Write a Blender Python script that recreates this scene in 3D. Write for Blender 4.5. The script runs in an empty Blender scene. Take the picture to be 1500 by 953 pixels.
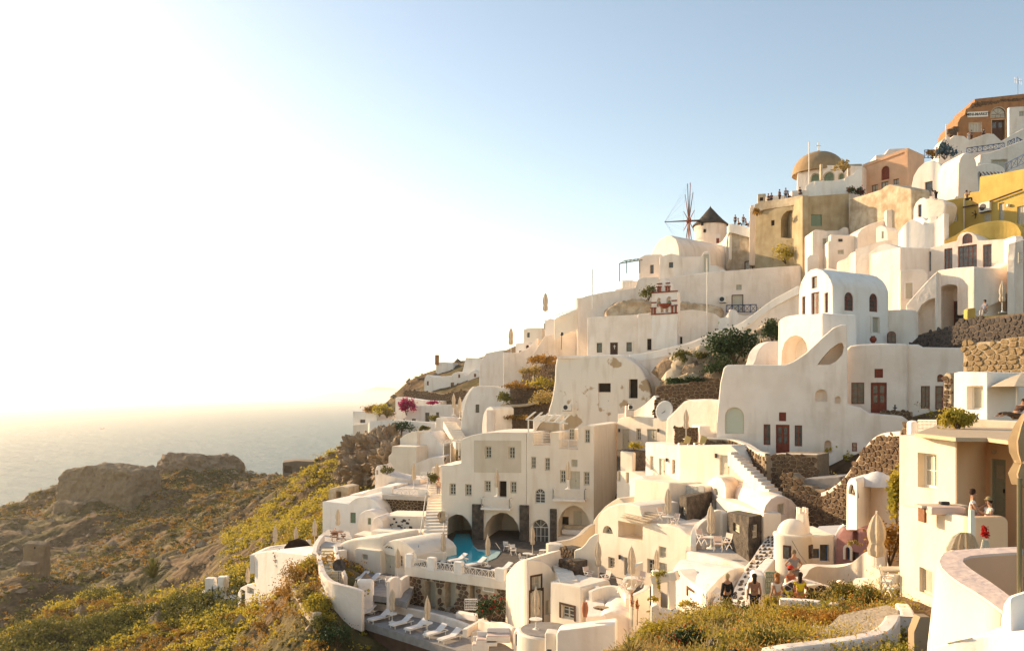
import bpy, bmesh, math, random
import numpy as np
from mathutils import Vector, Matrix
from mathutils.geometry import tessellate_polygon
R = math.radians
SC = bpy.context.scene
COL = SC.collection
# ---------------------------------------------------------------- camera
CAMZ = 100.0                      # the camera stands 100 m above the sea, looking level along +Y
F, CX, HY = 28/36*1500, 750.0, 580.0
cd = bpy.data.cameras.new('camera'); cam = bpy.data.objects.new('camera', cd); COL.objects.link(cam)
cam.location = (0, 0, CAMZ); cam.rotation_euler = (R(90), 0, 0)
cd.lens = 28; cd.sensor_width = 36; cd.shift_y = (HY-476.5)/1500; cd.clip_end = 60000; cd.clip_start = .3
SC.camera = cam
# ---------------------------------------------------------------- light
SUN_AZ, SUN_EL = R(-54), R(18)
w = bpy.data.worlds.new("World"); SC.world = w; w.use_nodes = True
nt = w.node_tree; bg = nt.nodes['Background']
sky = nt.nodes.new('ShaderNodeTexSky'); sky.sky_type = 'NISHITA'; sky.sun_disc = False
sky.sun_elevation = SUN_EL; sky.sun_rotation = SUN_AZ; sky.altitude = 100
sky.air_density = 1.0; sky.dust_density = .5; sky.ozone_density = 1.0
tint = nt.nodes.new('ShaderNodeMix'); tint.data_type = 'RGBA'; tint.blend_type = 'MULTIPLY'; tint.inputs[0].default_value = 1; tint.inputs[7].default_value = (1, .86, .72, 1)
nt.links.new(sky.outputs[0], tint.inputs[6]); nt.links.new(tint.outputs[2], bg.inputs[0]); bg.inputs[1].default_value = .087
sd = bpy.data.lights.new('sun', 'SUN'); sd.energy = 2.4; sd.angle = R(.6); sd.color = (1, .73, .44)
sun = bpy.data.objects.new('sun', sd); COL.objects.link(sun)
sv = Vector((math.sin(SUN_AZ)*math.cos(SUN_EL), math.cos(SUN_AZ)*math.cos(SUN_EL), math.sin(SUN_EL)))
sun.rotation_euler = sv.to_track_quat('Z', 'Y').to_euler()
VS = SC.view_settings; SC.display_settings.display_device = 'sRGB'
VS.view_transform = 'Standard'; VS.look = 'None'; VS.gamma = 1; VS.use_curve_mapping = False
VS.exposure = 1.83
SC.cycles.max_bounces = 10; SC.cycles.diffuse_bounces = 8; SC.cycles.volume_bounces = 1
SC.cycles.transparent_max_bounces = 4; SC.cycles.glossy_bounces = 2
SC.cycles.caustics_reflective = False; SC.cycles.caustics_refractive = False
# ---------------------------------------------------------------- pixel helpers (1500 px wide photograph -> points in the place)
def P(px, py, D): return Vector(((px-CX)/F*D, D, CAMZ-(py-HY)/F*D))
def XY(px, D): return Vector(((px-CX)/F*D, D))
def ZZ(py, D): return CAMZ-(py-HY)/F*D
rnd = random.Random(7)
# ---------------------------------------------------------------- materials
MATS = {}
def mat(name, col, rough=.8, col2=None, scale=1.5, bump=.0, bscale=8, metal=0, streak=0, spec=.3, mixpos=(.35,.7), detail=4, sheen=None, trans=0, bdist=.05):
 if name in MATS: return MATS[name]
 m = bpy.data.materials.new(name); m.use_nodes = True; MATS[name] = m
 n = m.node_tree; b = n.nodes['Principled BSDF']
 b.inputs['Base Color'].default_value = (*col, 1); b.inputs['Roughness'].default_value = rough
 b.inputs['Metallic'].default_value = metal; b.inputs['Specular IOR Level'].default_value = spec
 tc = n.nodes.new('ShaderNodeNewGeometry')
 out = None
 if col2:
  no = n.nodes.new('ShaderNodeTexNoise'); no.inputs['Scale'].default_value = scale; no.inputs['Detail'].default_value = detail
  n.links.new(tc.outputs['Position'], no.inputs['Vector'])
  cr = n.nodes.new('ShaderNodeValToRGB'); cr.color_ramp.elements[0].position = mixpos[0]; cr.color_ramp.elements[1].position = mixpos[1]
  cr.color_ramp.elements[0].color = (*col, 1); cr.color_ramp.elements[1].color = (*col2, 1)
  n.links.new(no.outputs[0], cr.inputs[0]); out = cr.outputs[0]
 if streak and out:
  mp = n.nodes.new('ShaderNodeMapping'); mp.inputs['Scale'].default_value = (.9, .9, .16)
  n.links.new(tc.outputs['Position'], mp.inputs[0])
  n2 = n.nodes.new('ShaderNodeTexNoise'); n2.inputs['Scale'].default_value = 1.3; n2.inputs['Detail'].default_value = 6
  n.links.new(mp.outputs[0], n2.inputs['Vector'])
  c2 = n.nodes.new('ShaderNodeValToRGB'); c2.color_ramp.elements[0].position = .50; c2.color_ramp.elements[1].position = .85
  c2.color_ramp.elements[0].color = (1, 1, 1, 1); k = 1-streak; c2.color_ramp.elements[1].color = (k, k*.93, k*.84, 1)
  n.links.new(n2.outputs[0], c2.inputs[0])
  mx = n.nodes.new('ShaderNodeMix'); mx.data_type = 'RGBA'; mx.blend_type = 'MULTIPLY'; mx.inputs[0].default_value = 1
  n.links.new(out, mx.inputs[6]); n.links.new(c2.outputs[0], mx.inputs[7]); out = mx.outputs[2]
 if out: n.links.new(out, b.inputs['Base Color'])
 if bump:
  nb = n.nodes.new('ShaderNodeTexNoise'); nb.inputs['Scale'].default_value = bscale; nb.inputs['Detail'].default_value = 5
  n.links.new(tc.outputs['Position'], nb.inputs['Vector'])
  bp = n.nodes.new('ShaderNodeBump'); bp.inputs['Strength'].default_value = bump; bp.inputs['Distance'].default_value = bdist
  n.links.new(nb.outputs[0], bp.inputs['Height']); n.links.new(bp.outputs[0], b.inputs['Normal'])
 if trans:
  tr = n.nodes.new('ShaderNodeBsdfTranslucent'); ms = n.nodes.new('ShaderNodeMixShader'); ms.inputs[0].default_value = trans
  if out: n.links.new(out, tr.inputs[0])
  else: tr.inputs[0].default_value = (*col, 1)
  o = n.nodes['Material Output']; n.links.new(b.outputs[0], ms.inputs[1]); n.links.new(tr.outputs[0], ms.inputs[2]); n.links.new(ms.outputs[0], o.inputs[0])
 return m
white = mat('whitewash', (.90,.79,.68), .85, (.81,.69,.57), .55, .6, 2.2, streak=.24, bdist=.08, detail=9)
white2 = mat('bright_whitewash', (.89,.83,.75), .85, (.85,.78,.69), .7, .5, 2.6, streak=.18, bdist=.07, detail=9)
cream = mat('cream_plaster', (.85,.76,.63), .85, (.80,.70,.57), .6, .4, 2.5, streak=.14)
greige = mat('greige_plaster', (.66,.57,.44), .85, (.61,.52,.40), .7, .3, 3, streak=.1)
roofgrey = mat('roof_screed', (.66,.65,.64), .85, (.56,.55,.54), .8, .4, 4)
oldplaster = mat('weathered_plaster', (.60,.50,.36), .9, (.42,.32,.21), .9, .7, 3, streak=.35, mixpos=(.4,.62), detail=8)
ochre = mat('olive_ochre_plaster', (.46,.37,.23), .9, (.36,.27,.15), .8, .5, 3, streak=.3, detail=7)
yellow = mat('yellow_plaster', (.60,.43,.12), .85, (.52,.35,.09), .9, .4, 3, streak=.18)
pink = mat('peach_plaster', (.72,.44,.27), .85, (.64,.40,.25), .9, .4, 3, streak=.2)
rose = mat('rose_plaster', (.42,.21,.19), .9, (.32,.17,.16), 1.5, .5, 5, streak=.3)
brownp = mat('brown_plaster', (.38,.19,.08), .9, (.30,.15,.07), 1.2, .5, 5, streak=.3)
coral = mat('salmon_coping', (.74,.58,.48), .8, (.68,.51,.42), 2.5, .5, 6)
darkwall = mat('dark_lava_render', (.060,.050,.042), .95, (.15,.12,.09), 2.2, 1.0, 7, bdist=.15, detail=8)
stone = mat('brown_lava_stone', (.085,.050,.030), .9, (.17,.11,.06), 3.0, .8, 12)
stoneg = mat('grey_lava_stone', (.045,.038,.034), .9, (.11,.09,.08), 3.0, .8, 12)
mortar = mat('lime_mortar', (.50,.40,.27), .95, (.36,.28,.18), 3.0, .6, 14)
mortard = mat('earth_mortar', (.34,.25,.16), .95, (.24,.18,.11), 3.0, .6, 14)
ruin = mat('castle_masonry', (.30,.22,.13), .95, (.22,.16,.10), .5, .8, 3, detail=9, streak=.2)
redwood = mat('redbrown_woodwork', (.26,.060,.030), .6, (.19,.042,.022), 6, .2, 20)
creamwood = mat('cream_woodwork', (.60,.55,.43), .6, (.55,.50,.39), 6, .2, 20)
whitewood = mat('white_woodwork', (.78,.74,.66), .6)
greenwood = mat('sage_green_woodwork', (.20,.26,.17), .6, (.17,.22,.14), 5)
brownwood = mat('dark_brown_woodwork', (.07,.035,.02), .6, (.10,.05,.03), 6)
teak = mat('teak_wood', (.24,.10,.04), .6, (.17,.07,.03), 9, .2, 25)
bluewood = mat('blue_woodwork', (.05,.11,.24), .6, (.04,.09,.20), 5)
bluemetal = mat('blue_painted_iron', (.03,.07,.17), .5)
darkmetal = mat('dark_iron', (.05,.05,.055), .5, metal=.6)
greymetal = mat('grey_metal', (.35,.35,.35), .4, metal=.7)
glass = mat('window_glass', (.07,.07,.065), .08, (.14,.13,.11), 3, spec=.6)
ivory = mat('ivory_limewash', (.80,.69,.53), .85, (.76,.64,.48), .8, .5, 2.6, streak=.18, detail=9)
curtain = mat('curtained_glass', (.46,.42,.33), .35, (.38,.35,.27), 5, spec=.5)
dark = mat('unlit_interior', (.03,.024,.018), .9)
canvas = mat('cream_canvas', (.66,.56,.42), .9, (.60,.50,.37), 7, .3, 30, trans=.2)
fabric = mat('white_cushion_fabric', (.74,.70,.66), .9, bump=.2, bscale=30)
pinkfabric = mat('pale_pink_cushion', (.66,.50,.42), .9)
pavegrey = mat('grey_paving', (.30,.28,.26), .85, (.23,.21,.20), 2.0, .4, 8)
paved = mat('dark_slate_paving', (.09,.075,.065), .8, (.14,.12,.10), 2.0, .4, 8)
pavel = mat('pale_paving', (.55,.50,.44), .85, (.48,.43,.37), 1.2, .4, 8)
terracotta = mat('terracotta', (.36,.14,.07), .85)
rockm = mat('cliff_rock', (.21,.145,.09), .95, (.38,.28,.18), .35, 1.0, 1.2, detail=10, bdist=.5)
bark = mat('bark', (.10,.07,.045), .95)
leafg = mat('green_leaves', (.10,.105,.025), .7, (.20,.18,.035), .8, trans=.3)
leafd = mat('dark_green_leaves', (.025,.055,.018), .7, (.05,.085,.025), .9, trans=.25)
leafy = mat('yellow_green_leaves', (.52,.40,.05), .7, (.27,.25,.035), .9, trans=.5)
leafo = mat('dry_orange_heath', (.50,.26,.04), .8, (.20,.13,.035), .9, trans=.3)
leafs = mat('straw_grass', (.50,.37,.14), .8, (.34,.26,.08), 1.2, trans=.35)
flowr = mat('red_petals', (.50,.03,.02), .7, trans=.3)
flowp = mat('magenta_petals', (.45,.03,.12), .7, trans=.3)
flowy = mat('yellow_petals', (.60,.36,.04), .7, trans=.3)
flowo = mat('orange_petals', (.60,.20,.03), .7, trans=.3)
skin = mat('skin', (.42,.23,.14), .6)
def cloth(n, c): return mat('cloth_'+n, c, .9)
# ---------------------------------------------------------------- mesh builder
class MB:
 def __init__(s): s.v = []; s.f = []
 def add(s, vs, fs):
  o = len(s.v); s.v += [tuple(v) for v in vs]; s.f += [tuple(i+o for i in f) for f in fs]; return s
 def hexa(s, p): # 8 points: bottom 4 ccw, top 4 ccw
  return s.add(p, [(3,2,1,0),(4,5,6,7),(0,1,5,4),(1,2,6,5),(2,3,7,6),(3,0,4,7)])
 def box(s, c, d, ax=None):
  c = Vector(c); hx, hy, hz = [q/2 for q in d]
  if ax is None: ax = (Vector((1,0,0)), Vector((0,1,0)), Vector((0,0,1)))
  X, Y, Z = ax
  return s.hexa([c+X*(hx*a)+Y*(hy*b)+Z*(hz*e) for a, b, e in ((-1,-1,-1),(1,-1,-1),(1,1,-1),(-1,1,-1),(-1,-1,1),(1,-1,1),(1,1,1),(-1,1,1))])
 def bar(s, a, b, w, h=None, up=None):
  a = Vector(a); b = Vector(b); h = h or w
  Z = (b-a); L = Z.length
  if L < 1e-6: return s
  Z.normalize(); up = Vector(up) if up else (Vector((0,0,1)) if abs(Z.z) < .9 else Vector((1,0,0)))
  X = up.cross(Z)
  if X.length < 1e-5: X = Vector((1,0,0))
  X.normalize(); Y = Z.cross(X)
  return s.box((a+b)/2, (w, h, L), (X, Y, Z))
 def tube(s, pts, r, n=6, cap=True):
  pts = [Vector(p) for p in pts]; rr = r if isinstance(r, (list, tuple)) else [r]*len(pts)
  vs = []; fs = []
  for i, p in enumerate(pts):
   t = (pts[min(i+1, len(pts)-1)]-pts[max(i-1, 0)]).normalized()
   a = Vector((0,0,1)) if abs(t.z) < .9 else Vector((1,0,0))
   X = a.cross(t).normalized(); Y = t.cross(X)
   for k in range(n):
    an = 2*math.pi*k/n; vs.append(p+(X*math.cos(an)+Y*math.sin(an))*rr[i])
  for i in range(len(pts)-1):
   for k in range(n): fs.append((i*n+k, i*n+(k+1)%n, (i+1)*n+(k+1)%n, (i+1)*n+k))
  if cap: fs.append(tuple(range(n-1, -1, -1))); fs.append(tuple((len(pts)-1)*n+k for k in range(n)))
  return s.add(vs, fs)
 def lathe(s, c, prof, n=16, pleat=0, sweep=(0, 2*math.pi)):
  c = Vector(c); vs = []; fs = []; full = abs(sweep[1]-sweep[0]-2*math.pi) < 1e-4
  m = n if full else n+1
  for r, z in prof:
   for k in range(m):
    an = sweep[0]+(sweep[1]-sweep[0])*k/n; q = r*(1+(pleat if k % 2 else -pleat))
    vs.append(c+Vector((q*math.cos(an), q*math.sin(an), z)))
  for i in range(len(prof)-1):
   for k in range(n):
    k2 = (k+1) % m; fs.append((i*m+k, i*m+k2, (i+1)*m+k2, (i+1)*m+k))
  if full:
   if prof[0][0] > 1e-4: fs.append(tuple(range(m-1, -1, -1)))
   if prof[-1][0] > 1e-4: fs.append(tuple((len(prof)-1)*m+k for k in range(m)))
  return s.add(vs, fs)
 def build(s, name, m, parent=None, smooth=False, bevel=0, seg=2, loc=None, sub=0):
  off = org(parent) if parent is not None else (Vector(loc) if loc is not None else Vector((0,0,0)))
  me = bpy.data.meshes.new(name); me.from_pydata([(v[0]-off.x, v[1]-off.y, v[2]-off.z) for v in s.v], [], s.f); me.update()
  me.materials.append(m)
  o = bpy.data.objects.new(name, me); COL.objects.link(o)
  if parent is not None: o.parent = parent
  else: o.location = off
  if smooth:
   me.shade_smooth(); me.set_sharp_from_angle(angle=R(40))
  if bevel:
   b = o.modifiers.new('b', 'BEVEL'); b.width = bevel; b.segments = seg; b.limit_method = 'ANGLE'; b.angle_limit = R(35)
  return o
def org(o):
 v = Vector((0,0,0))
 while o is not None: v = v+o.location; o = o.parent
 return v
def thing(name, label, cat, loc=(0,0,0), group=None, rz=0):
 o = bpy.data.objects.new(name, None); COL.objects.link(o); o.location = loc; o.rotation_euler = (0,0,rz); o.empty_display_size = .2
 return tag(o, label, cat, group)
def tag(o, label=None, cat=None, group=None, kind=None):
 if label: o['label'] = label
 if cat: o['category'] = cat
 if group: o['group'] = group
 if kind: o['kind'] = kind
 return o
def copy_tree(o, parent=None):
 c = o.copy(); COL.objects.link(c)
 if parent is not None: c.parent = parent
 for ch in o.children: copy_tree(ch, c)
 return c
def place(proto, loc, label, rz=0, s=1, group=None, first=set()):
 if proto.name not in first: first.add(proto.name); o = proto
 else: o = copy_tree(proto)
 o.location = loc; o.rotation_euler = (0,0,rz); o.scale = (s,s,s); o['label'] = label
 if group: o['group'] = group
 return o
# ---------------------------------------------------------------- vertical planes through two ground points
class Plane:
 def __init__(s, A, B, flip=False):   # A, B = (px, D)
  s.O = XY(*A); b = XY(*B); s.u = (b-s.O).normalized(); s.L = (b-s.O).length
  s.n = Vector((s.u.y, -s.u.x))    # to the right-hand side of A->B
  if s.n.dot(-s.O) < 0: s.n = -s.n # faces the camera
 def hit(s, px, py):
  d = Vector(((px-CX)/F, 1.0)); t = s.O.dot(s.n)/d.dot(s.n); q = d*t
  return ((q-s.O).dot(s.u), CAMZ-(py-HY)/F*t)
 def w(s, a, z, dn=0):
  q = s.O+s.u*a+s.n*dn; return Vector((q.x, q.y, z))
 def wp(s, px, py, dn=0): return s.w(*s.hit(px, py), dn)
 def axes(s): return (Vector((s.u.x, s.u.y, 0)), Vector((-s.n.x, -s.n.y, 0)), Vector((0,0,1)))
def arc(cx, cz, r, a0, a1, n, rz=None):
 rz = rz or r
 return [(cx+r*math.cos(R(a0+(a1-a0)*i/n)), cz+rz*math.sin(R(a0+(a1-a0)*i/n))) for i in range(n+1)]
def vault_px(x0, x1, yt, ys, yb0, yb1=None, n=20):
 """pixel outline of a barrel vault front: x0..x1, crown yt, springing ys, base yb"""
 yb1 = yb1 or yb0; cx = (x0+x1)/2; rx = (x1-x0)/2
 return [(x0, yb0)]+[(cx-rx*math.cos(math.pi*i/n), ys-(ys-yt)*math.sin(math.pi*i/n)) for i in range(n+1)]+[(x1, yb1)]
def extrude_sz(pl, pts, e, front=0.0):
 """closed solid: outline pts (s,z) on plane pl, pushed by world vector e"""
 n = len(pts)
 fr = [pl.w(a, z, front) for a, z in pts]; bk = [p+e for p in fr]
 return fr+bk, [tuple(range(n)), tuple(range(2*n-1, n-1, -1))]+[(i, (i+1) % n+0, (i+1) % n+n, i+n)[::-1] for i in range(n)]
def fixnormals(me):
 bm = bmesh.new(); bm.from_mesh(me); bmesh.ops.recalc_face_normals(bm, faces=bm.faces); bm.to_mesh(me); bm.free()
def carve(o, cut, bevel=.12, seg=2, ang=35):
 """round the edges of o, cut the openings in cut (an MB) out of it, keep the result as its mesh"""
 fixnormals(o.data)
 if bevel:
  b = o.modifiers.new('b', 'BEVEL'); b.width = bevel; b.segments = seg; b.limit_method = 'ANGLE'; b.angle_limit = R(ang)
 co = None
 if cut is not None and cut.v:
  me = bpy.data.meshes.new('cut'); me.from_pydata(cut.v, [], cut.f); fixnormals(me)
  co = bpy.data.objects.new('cut', me); COL.objects.link(co)
  m = o.modifiers.new('c', 'BOOLEAN'); m.operation = 'DIFFERENCE'; m.solver = 'EXACT'; m.object = co; m.use_self = True
 PENDING.append((o, co)); return o
PENDING = []
def finish_carving():
 bpy.context.view_layer.update(); dg = bpy.context.evaluated_depsgraph_get()
 res = [(o, co, bpy.data.meshes.new_from_object(o.evaluated_get(dg))) for o, co in PENDING]
 for o, co, me2 in res:
  me2.name = o.data.name; o.modifiers.clear(); o.data = me2
  if co: bpy.data.objects.remove(co)
  me2.shade_smooth(); me2.set_sharp_from_angle(angle=R(38))
  wn = o.modifiers.new('w', 'WEIGHTED_NORMAL'); wn.keep_sharp = True
 for o, vox, amp, sc in ROUGH:
  o.modifiers.clear(); r = o.modifiers.new('r', 'REMESH'); r.mode = 'VOXEL'; r.voxel_size = vox
  for k in (1, .35):
   t = bpy.data.textures.new('clouds', 'CLOUDS'); t.noise_scale = sc*k; t.noise_depth = 3; d = o.modifiers.new('d', 'DISPLACE'); d.texture = t; d.strength = amp*k; d.texture_coords = 'LOCAL'
ROUGH = []
# ---------------------------------------------------------------- openings
def leaf_grid(mb, pl, s0, s1, z0, z1, d, fr, nx, nz, arch, th=.05, mt=.035):
 ax = pl.axes(); zt = z1-(s1-s0)/2 if arch else z1
 def bx(a0, a1, b0, b1, dd=0, t=th):
  mb.box(pl.w((a0+a1)/2, (b0+b1)/2, -(d+dd)), (a1-a0, t, b1-b0), ax)
 bx(s0, s0+fr, z0, zt); bx(s1-fr, s1, z0, zt); bx(s0+fr, s1-fr, z0, z0+fr)
 if arch:
  r = (s1-s0)/2; c = (s0+s1)/2; N = 10
  for i in range(N):
   a0, a1 = math.pi*i/N, math.pi*(i+1)/N; ps = []
   for dd in (-th/2, th/2):
    for rr, aa in ((r, a0), (r-fr, a0), (r-fr, a1), (r, a1)): ps.append(pl.w(c+rr*math.cos(aa), zt+rr*math.sin(aa), -(d+dd)))
   mb.hexa(ps)
  mb.bar(pl.w(c, zt, -d), pl.w(c, zt+r-fr, -d), mt, th*.8)
  for aa in (45, 135): mb.bar(pl.w(c, zt, -d), pl.w(c+(r-fr)*math.cos(R(aa)), zt+(r-fr)*math.sin(R(aa)), -d), mt, th*.8)
  bx(s0+fr, s1-fr, zt-mt, zt+mt)
 else: bx(s0+fr, s1-fr, z1-fr, z1)
 for i in range(1, nx):
  c = s0+(s1-s0)*i/nx; q = fr*.8 if (nx % 2 == 0 and i == nx//2) else mt; bx(c-q/2, c+q/2, z0+fr, zt-(0 if arch else fr), -.003)
 for i in range(1, nz):
  c = z0+(zt-z0)*i/nz; bx(s0+fr, s1-fr, c-mt/2, c+mt/2, .004, th*.8)
KINDS_W = {  # frame material, pane material, nx, nz
'red': (redwood, glass, 2, 3), 'cream': (creamwood, glass, 2, 3), 'white': (whitewood, glass, 2, 3), 'dark': (brownwood, glass, 1, 1),
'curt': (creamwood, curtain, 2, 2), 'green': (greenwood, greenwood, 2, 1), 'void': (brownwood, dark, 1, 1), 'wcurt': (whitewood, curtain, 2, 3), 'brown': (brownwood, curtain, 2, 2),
'blue': (bluewood, glass, 2, 2), 'shut': (creamwood, creamwood, 2, 1), 'redshut': (redwood, redwood, 2, 1)}
def outline_rect(s0, s1, z0, z1, arch, n=12):
 if not arch: return [(s0,z0),(s1,z0),(s1,z1),(s0,z1)]
 r = (s1-s0)/2; h = min(r, (z1-z0)); return [(s0,z0),(s1,z0)]+[((s0+s1)/2+r*math.cos(math.pi*i/n), z1-h+h*math.sin(math.pi*i/n)) for i in range(n+1)]
class B:
 """one building: walls (rounded solids with openings cut out), windows and doors as parts"""
 def __init__(s, name, label, cat, A, Bp, group=None):
  s.pl = Plane(A, Bp); s.A = A; s.Bq = Bp; s.planes = {'f': s.pl}; s.items = []; s.solids = []; s.cut = MB()
  x, y = (s.pl.O+s.pl.u*s.pl.L/2); s.root = thing(name, label, cat, (x, y, CAMZ-20), group)
 def plane(s, key, A, Bp): s.planes[key] = Plane(A, Bp); return s
 def solid(s, pts, to=None, depth=None, ref='B', m=white, name='wall', bevel=.12, pl='f', front=0, seg=2, drop=None, cut=True):
  """pts: pixels on the plane; to=(px,D): where the ref corner of the plane goes at the back"""
  p = s.planes[pl]; dr = 4.5 if drop is None else drop
  if isinstance(pts, tuple): # (x0,x1,ytop,ybot): flat top, taken at x0
   x0, x1, yt, yb = pts; a, zt = p.hit(x0, yt); b, _ = p.hit(x1, yt); _, zb = p.hit(x0, yb); zb -= dr; q = [(a,zb),(b,zb),(b,zt),(a,zt)]
  else:
   q = [p.hit(*t) for t in pts]
   if dr: q[0] = (q[0][0], q[0][1]-dr); q[-1] = (q[-1][0], q[-1][1]-dr)
  if to is not None:
   r = (p.O if ref == 'A' else p.O+p.u*p.L); e2 = XY(*to)-r; e = Vector((e2.x, e2.y, 0))
  else:
   e = Vector((-p.n.x, -p.n.y, 0))*(depth or 5)
  mb = MB(); mb.add(*extrude_sz(p, q, e, front)); o = mb.build(name, m, s.root); s.solids.append((o, bevel, seg, cut))
  return o
 def ring(s, cx, cy, D, rx, ytop, ybot, m=white, name='wall', n=28, bevel=.1, dome=False):
  """round tower: centre pixel cx at depth D, radius in px"""
  r = rx/F*D; c = XY(cx, D); zt = ZZ(ytop, D-r); zb = ZZ(ybot, D-r); mb = MB(); mb.lathe((c.x, c.y, 0), [(r, zb), (r, zt)], n)
  o = mb.build(name, m, s.root); s.solids.append((o, bevel, 2, True)); return o
 def open(s, x0, y0, x1, y1, deep=.3, arch=False, pl='f', wd=0):
  p = s.planes[pl]; (s0, z1) = p.hit(x0, y0); (s1, z0) = p.hit(x1, y1)
  if s0 > s1: s0, s1 = s1, s0
  q = outline_rect(s0, s1, z0, z1, arch); e = Vector((-p.n.x, -p.n.y, 0))*(deep+.6)
  s.cut.add(*extrude_sz(p, q, e, .6)); return s0, s1, z0, z1
 def poly(s, pts, deep=.3, pl='f'):
  p = s.planes[pl]; q = [p.hit(*t) for t in pts]; e = Vector((-p.n.x, -p.n.y, 0))*(deep+.6); s.cut.add(*extrude_sz(p, q, e, .6))
 def win(s, x0, y0, x1, y1, kind='cream', arch=False, pl='f', deep=.22, nx=None, nz=None, fr=.07, trim=None, sill=False, nocut=False, name='window'):
  p = s.planes[pl]
  if nocut: (s0, z1) = p.hit(x0, y0); (s1, z0) = p.hit(x1, y1)
  else: s0, s1, z0, z1 = s.open(x0, y0, x1, y1, deep, arch, pl)
  if s0 > s1: s0, s1 = s1, s0
  fm, gm, kx, kz = KINDS_W[kind]; kx = nx or kx; kz = nz or kz; g = .004
  d = deep-.05; mb = MB(); fk = kind == 'cream'; leaf_grid(mb, p, s0+g, s1-g, z0+g, z1-g, d, min(.12 if fk else fr, (s1-s0)*(.2 if fk else .16)), kx, kz, arch, mt=.055 if fk else .035)
  o = mb.build(name, fm, s.root)
  q = outline_rect(s0+.02, s1-.02, z0+.02, z1-.02, arch); pb = MB(); pb.add(*extrude_sz(p, q, Vector((-p.n.x, -p.n.y, 0))*.012, -(d+.012)))
  pb.build('pane', gm, o)
  if trim is not None:
   t = .14; tb = MB(); ax = p.axes(); zt = z1
   if not arch:
    for a0, a1, b0, b1 in ((s0-t, s0-.002, z0, z1), (s1+.002, s1+t, z0, z1), (s0-t, s1+t, z1+.002, z1+t)): tb.box(p.w((a0+a1)/2, (b0+b1)/2, .02), (a1-a0, .05, b1-b0), ax)
   else:
    r = (s1-s0)/2; c = (s0+s1)/2; zt = z1-r; N = 12
    for i in range(N):
     a0, a1 = math.pi*i/N, math.pi*(i+1)/N
     tb.hexa([p.w(c+rr*math.cos(aa), zt+rr*math.sin(aa), dd) for dd in (.045, -.005) for rr, aa in ((r+t,a0),(r+.002,a0),(r+.002,a1),(r+t,a1))])
    for a0, a1 in ((s0-t, s0-.002), (s1+.002, s1+t)): tb.box(p.w((a0+a1)/2, (z0+zt)/2, .02), (a1-a0, .05, zt-z0), ax)
   tb.build('window_surround', trim, s.root)
  if sill:
   MB().box(p.w((s0+s1)/2, z0-.045, .03), (s1-s0+.2, .14, .08), p.axes()).build('sill', white2, o)
  return o
 def door(s, x0, y0, x1, y1, m=creamwood, arch=False, pl='f', deep=.2, lights=0, leaves=2, nocut=False, trim=None, lm=None):
  p = s.planes[pl]
  if nocut: (s0, z1) = p.hit(x0, y0); (s1, z0) = p.hit(x1, y1)
  else: s0, s1, z0, z1 = s.open(x0, y0, x1, y1, deep, arch, pl)
  if s0 > s1: s0, s1 = s1, s0
  d = deep-.04; mb = MB(); ax = p.axes(); g = .004; s0 += g; s1 -= g; z0 += g; z1 -= g
  q = outline_rect(s0, s1, z0, z1, arch); mb.add(*extrude_sz(p, q, Vector((-p.n.x, -p.n.y, 0))*.03, -d))
  zt = z1-(s1-s0)/2 if arch else z1; fr = min(.09, (s1-s0)*.12)
  for a0, a1, b0, b1 in ((s0, s0+fr, z0, zt), (s1-fr, s1, z0, zt), (s0+fr, s1-fr, zt-fr, zt), (s0+fr, s1-fr, z0, z0+fr*1.6)): mb.box(p.w((a0+a1)/2, (b0+b1)/2, -(d-.02)), (a1-a0, .045, b1-b0), ax)
  if leaves == 2: mb.box(p.w((s0+s1)/2, (z0+zt)/2, -(d-.024)), (.07, .05, zt-z0-2*fr), ax)
  o = mb.build('door', m, s.root)
  lf = leaves
  for k in range(lf):
   a0 = s0+fr+(s1-s0-2*fr)*k/lf; a1 = s0+fr+(s1-s0-2*fr)*(k+1)/lf; pw = (a1-a0)*.62; c = (a0+a1)/2; H = zt-z0-3*fr
   rows = 3
   for j in range(rows):
    b0 = z0+fr*1.8+H*j/rows; b1 = b0+H/rows*.8
    lit = j >= rows-lights
    MB().box(p.w(c, (b0+b1)/2, -(d-.008)), (pw, .03 if not lit else .02, b1-b0), ax).build('door_panel' if not lit else 'door_pane', m if not lit else (lm or glass), o)
  MB().box(p.w((s0+s1)/2+(.09 if lf == 2 else (s1-s0)*.32), z0+(zt-z0)*.45, -(d-.06)), (.03, .05, .14), ax).build('handle', darkmetal, o)
  if trim is not None:
   t = .12; tb = MB()
   for a0, a1, b0, b1 in ((s0-t, s0-.006, z0, z1), (s1+.006, s1+t, z0, z1), (s0-t, s1+t, z1+.006, z1+t)): tb.box(p.w((a0+a1)/2, (b0+b1)/2, .02), (a1-a0, .05, b1-b0), ax)
   tb.build('door_surround', trim, s.root)
  return o
 def part(s, name, mb, m, **k): return mb.build(name, m, s.root, **k)
 def done(s):
  for o, bv, sg, cu in s.solids:
   cut = None
   if cu and s.cut.v:
    off = org(s.root); cut = s.cut
   carve2(o, cut, bv, sg, s.root)
  return s.root
def carve2(o, cut, bv, sg, root):
 # openings are in world space; building parts live in their root's space
 if cut is not None and cut.v:
  off = org(root); c = MB(); c.v = [(v[0], v[1], v[2]) for v in cut.v]; c.f = cut.f
  carve(o, c, bv, sg)
 else: carve(o, None, bv, sg)
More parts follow.
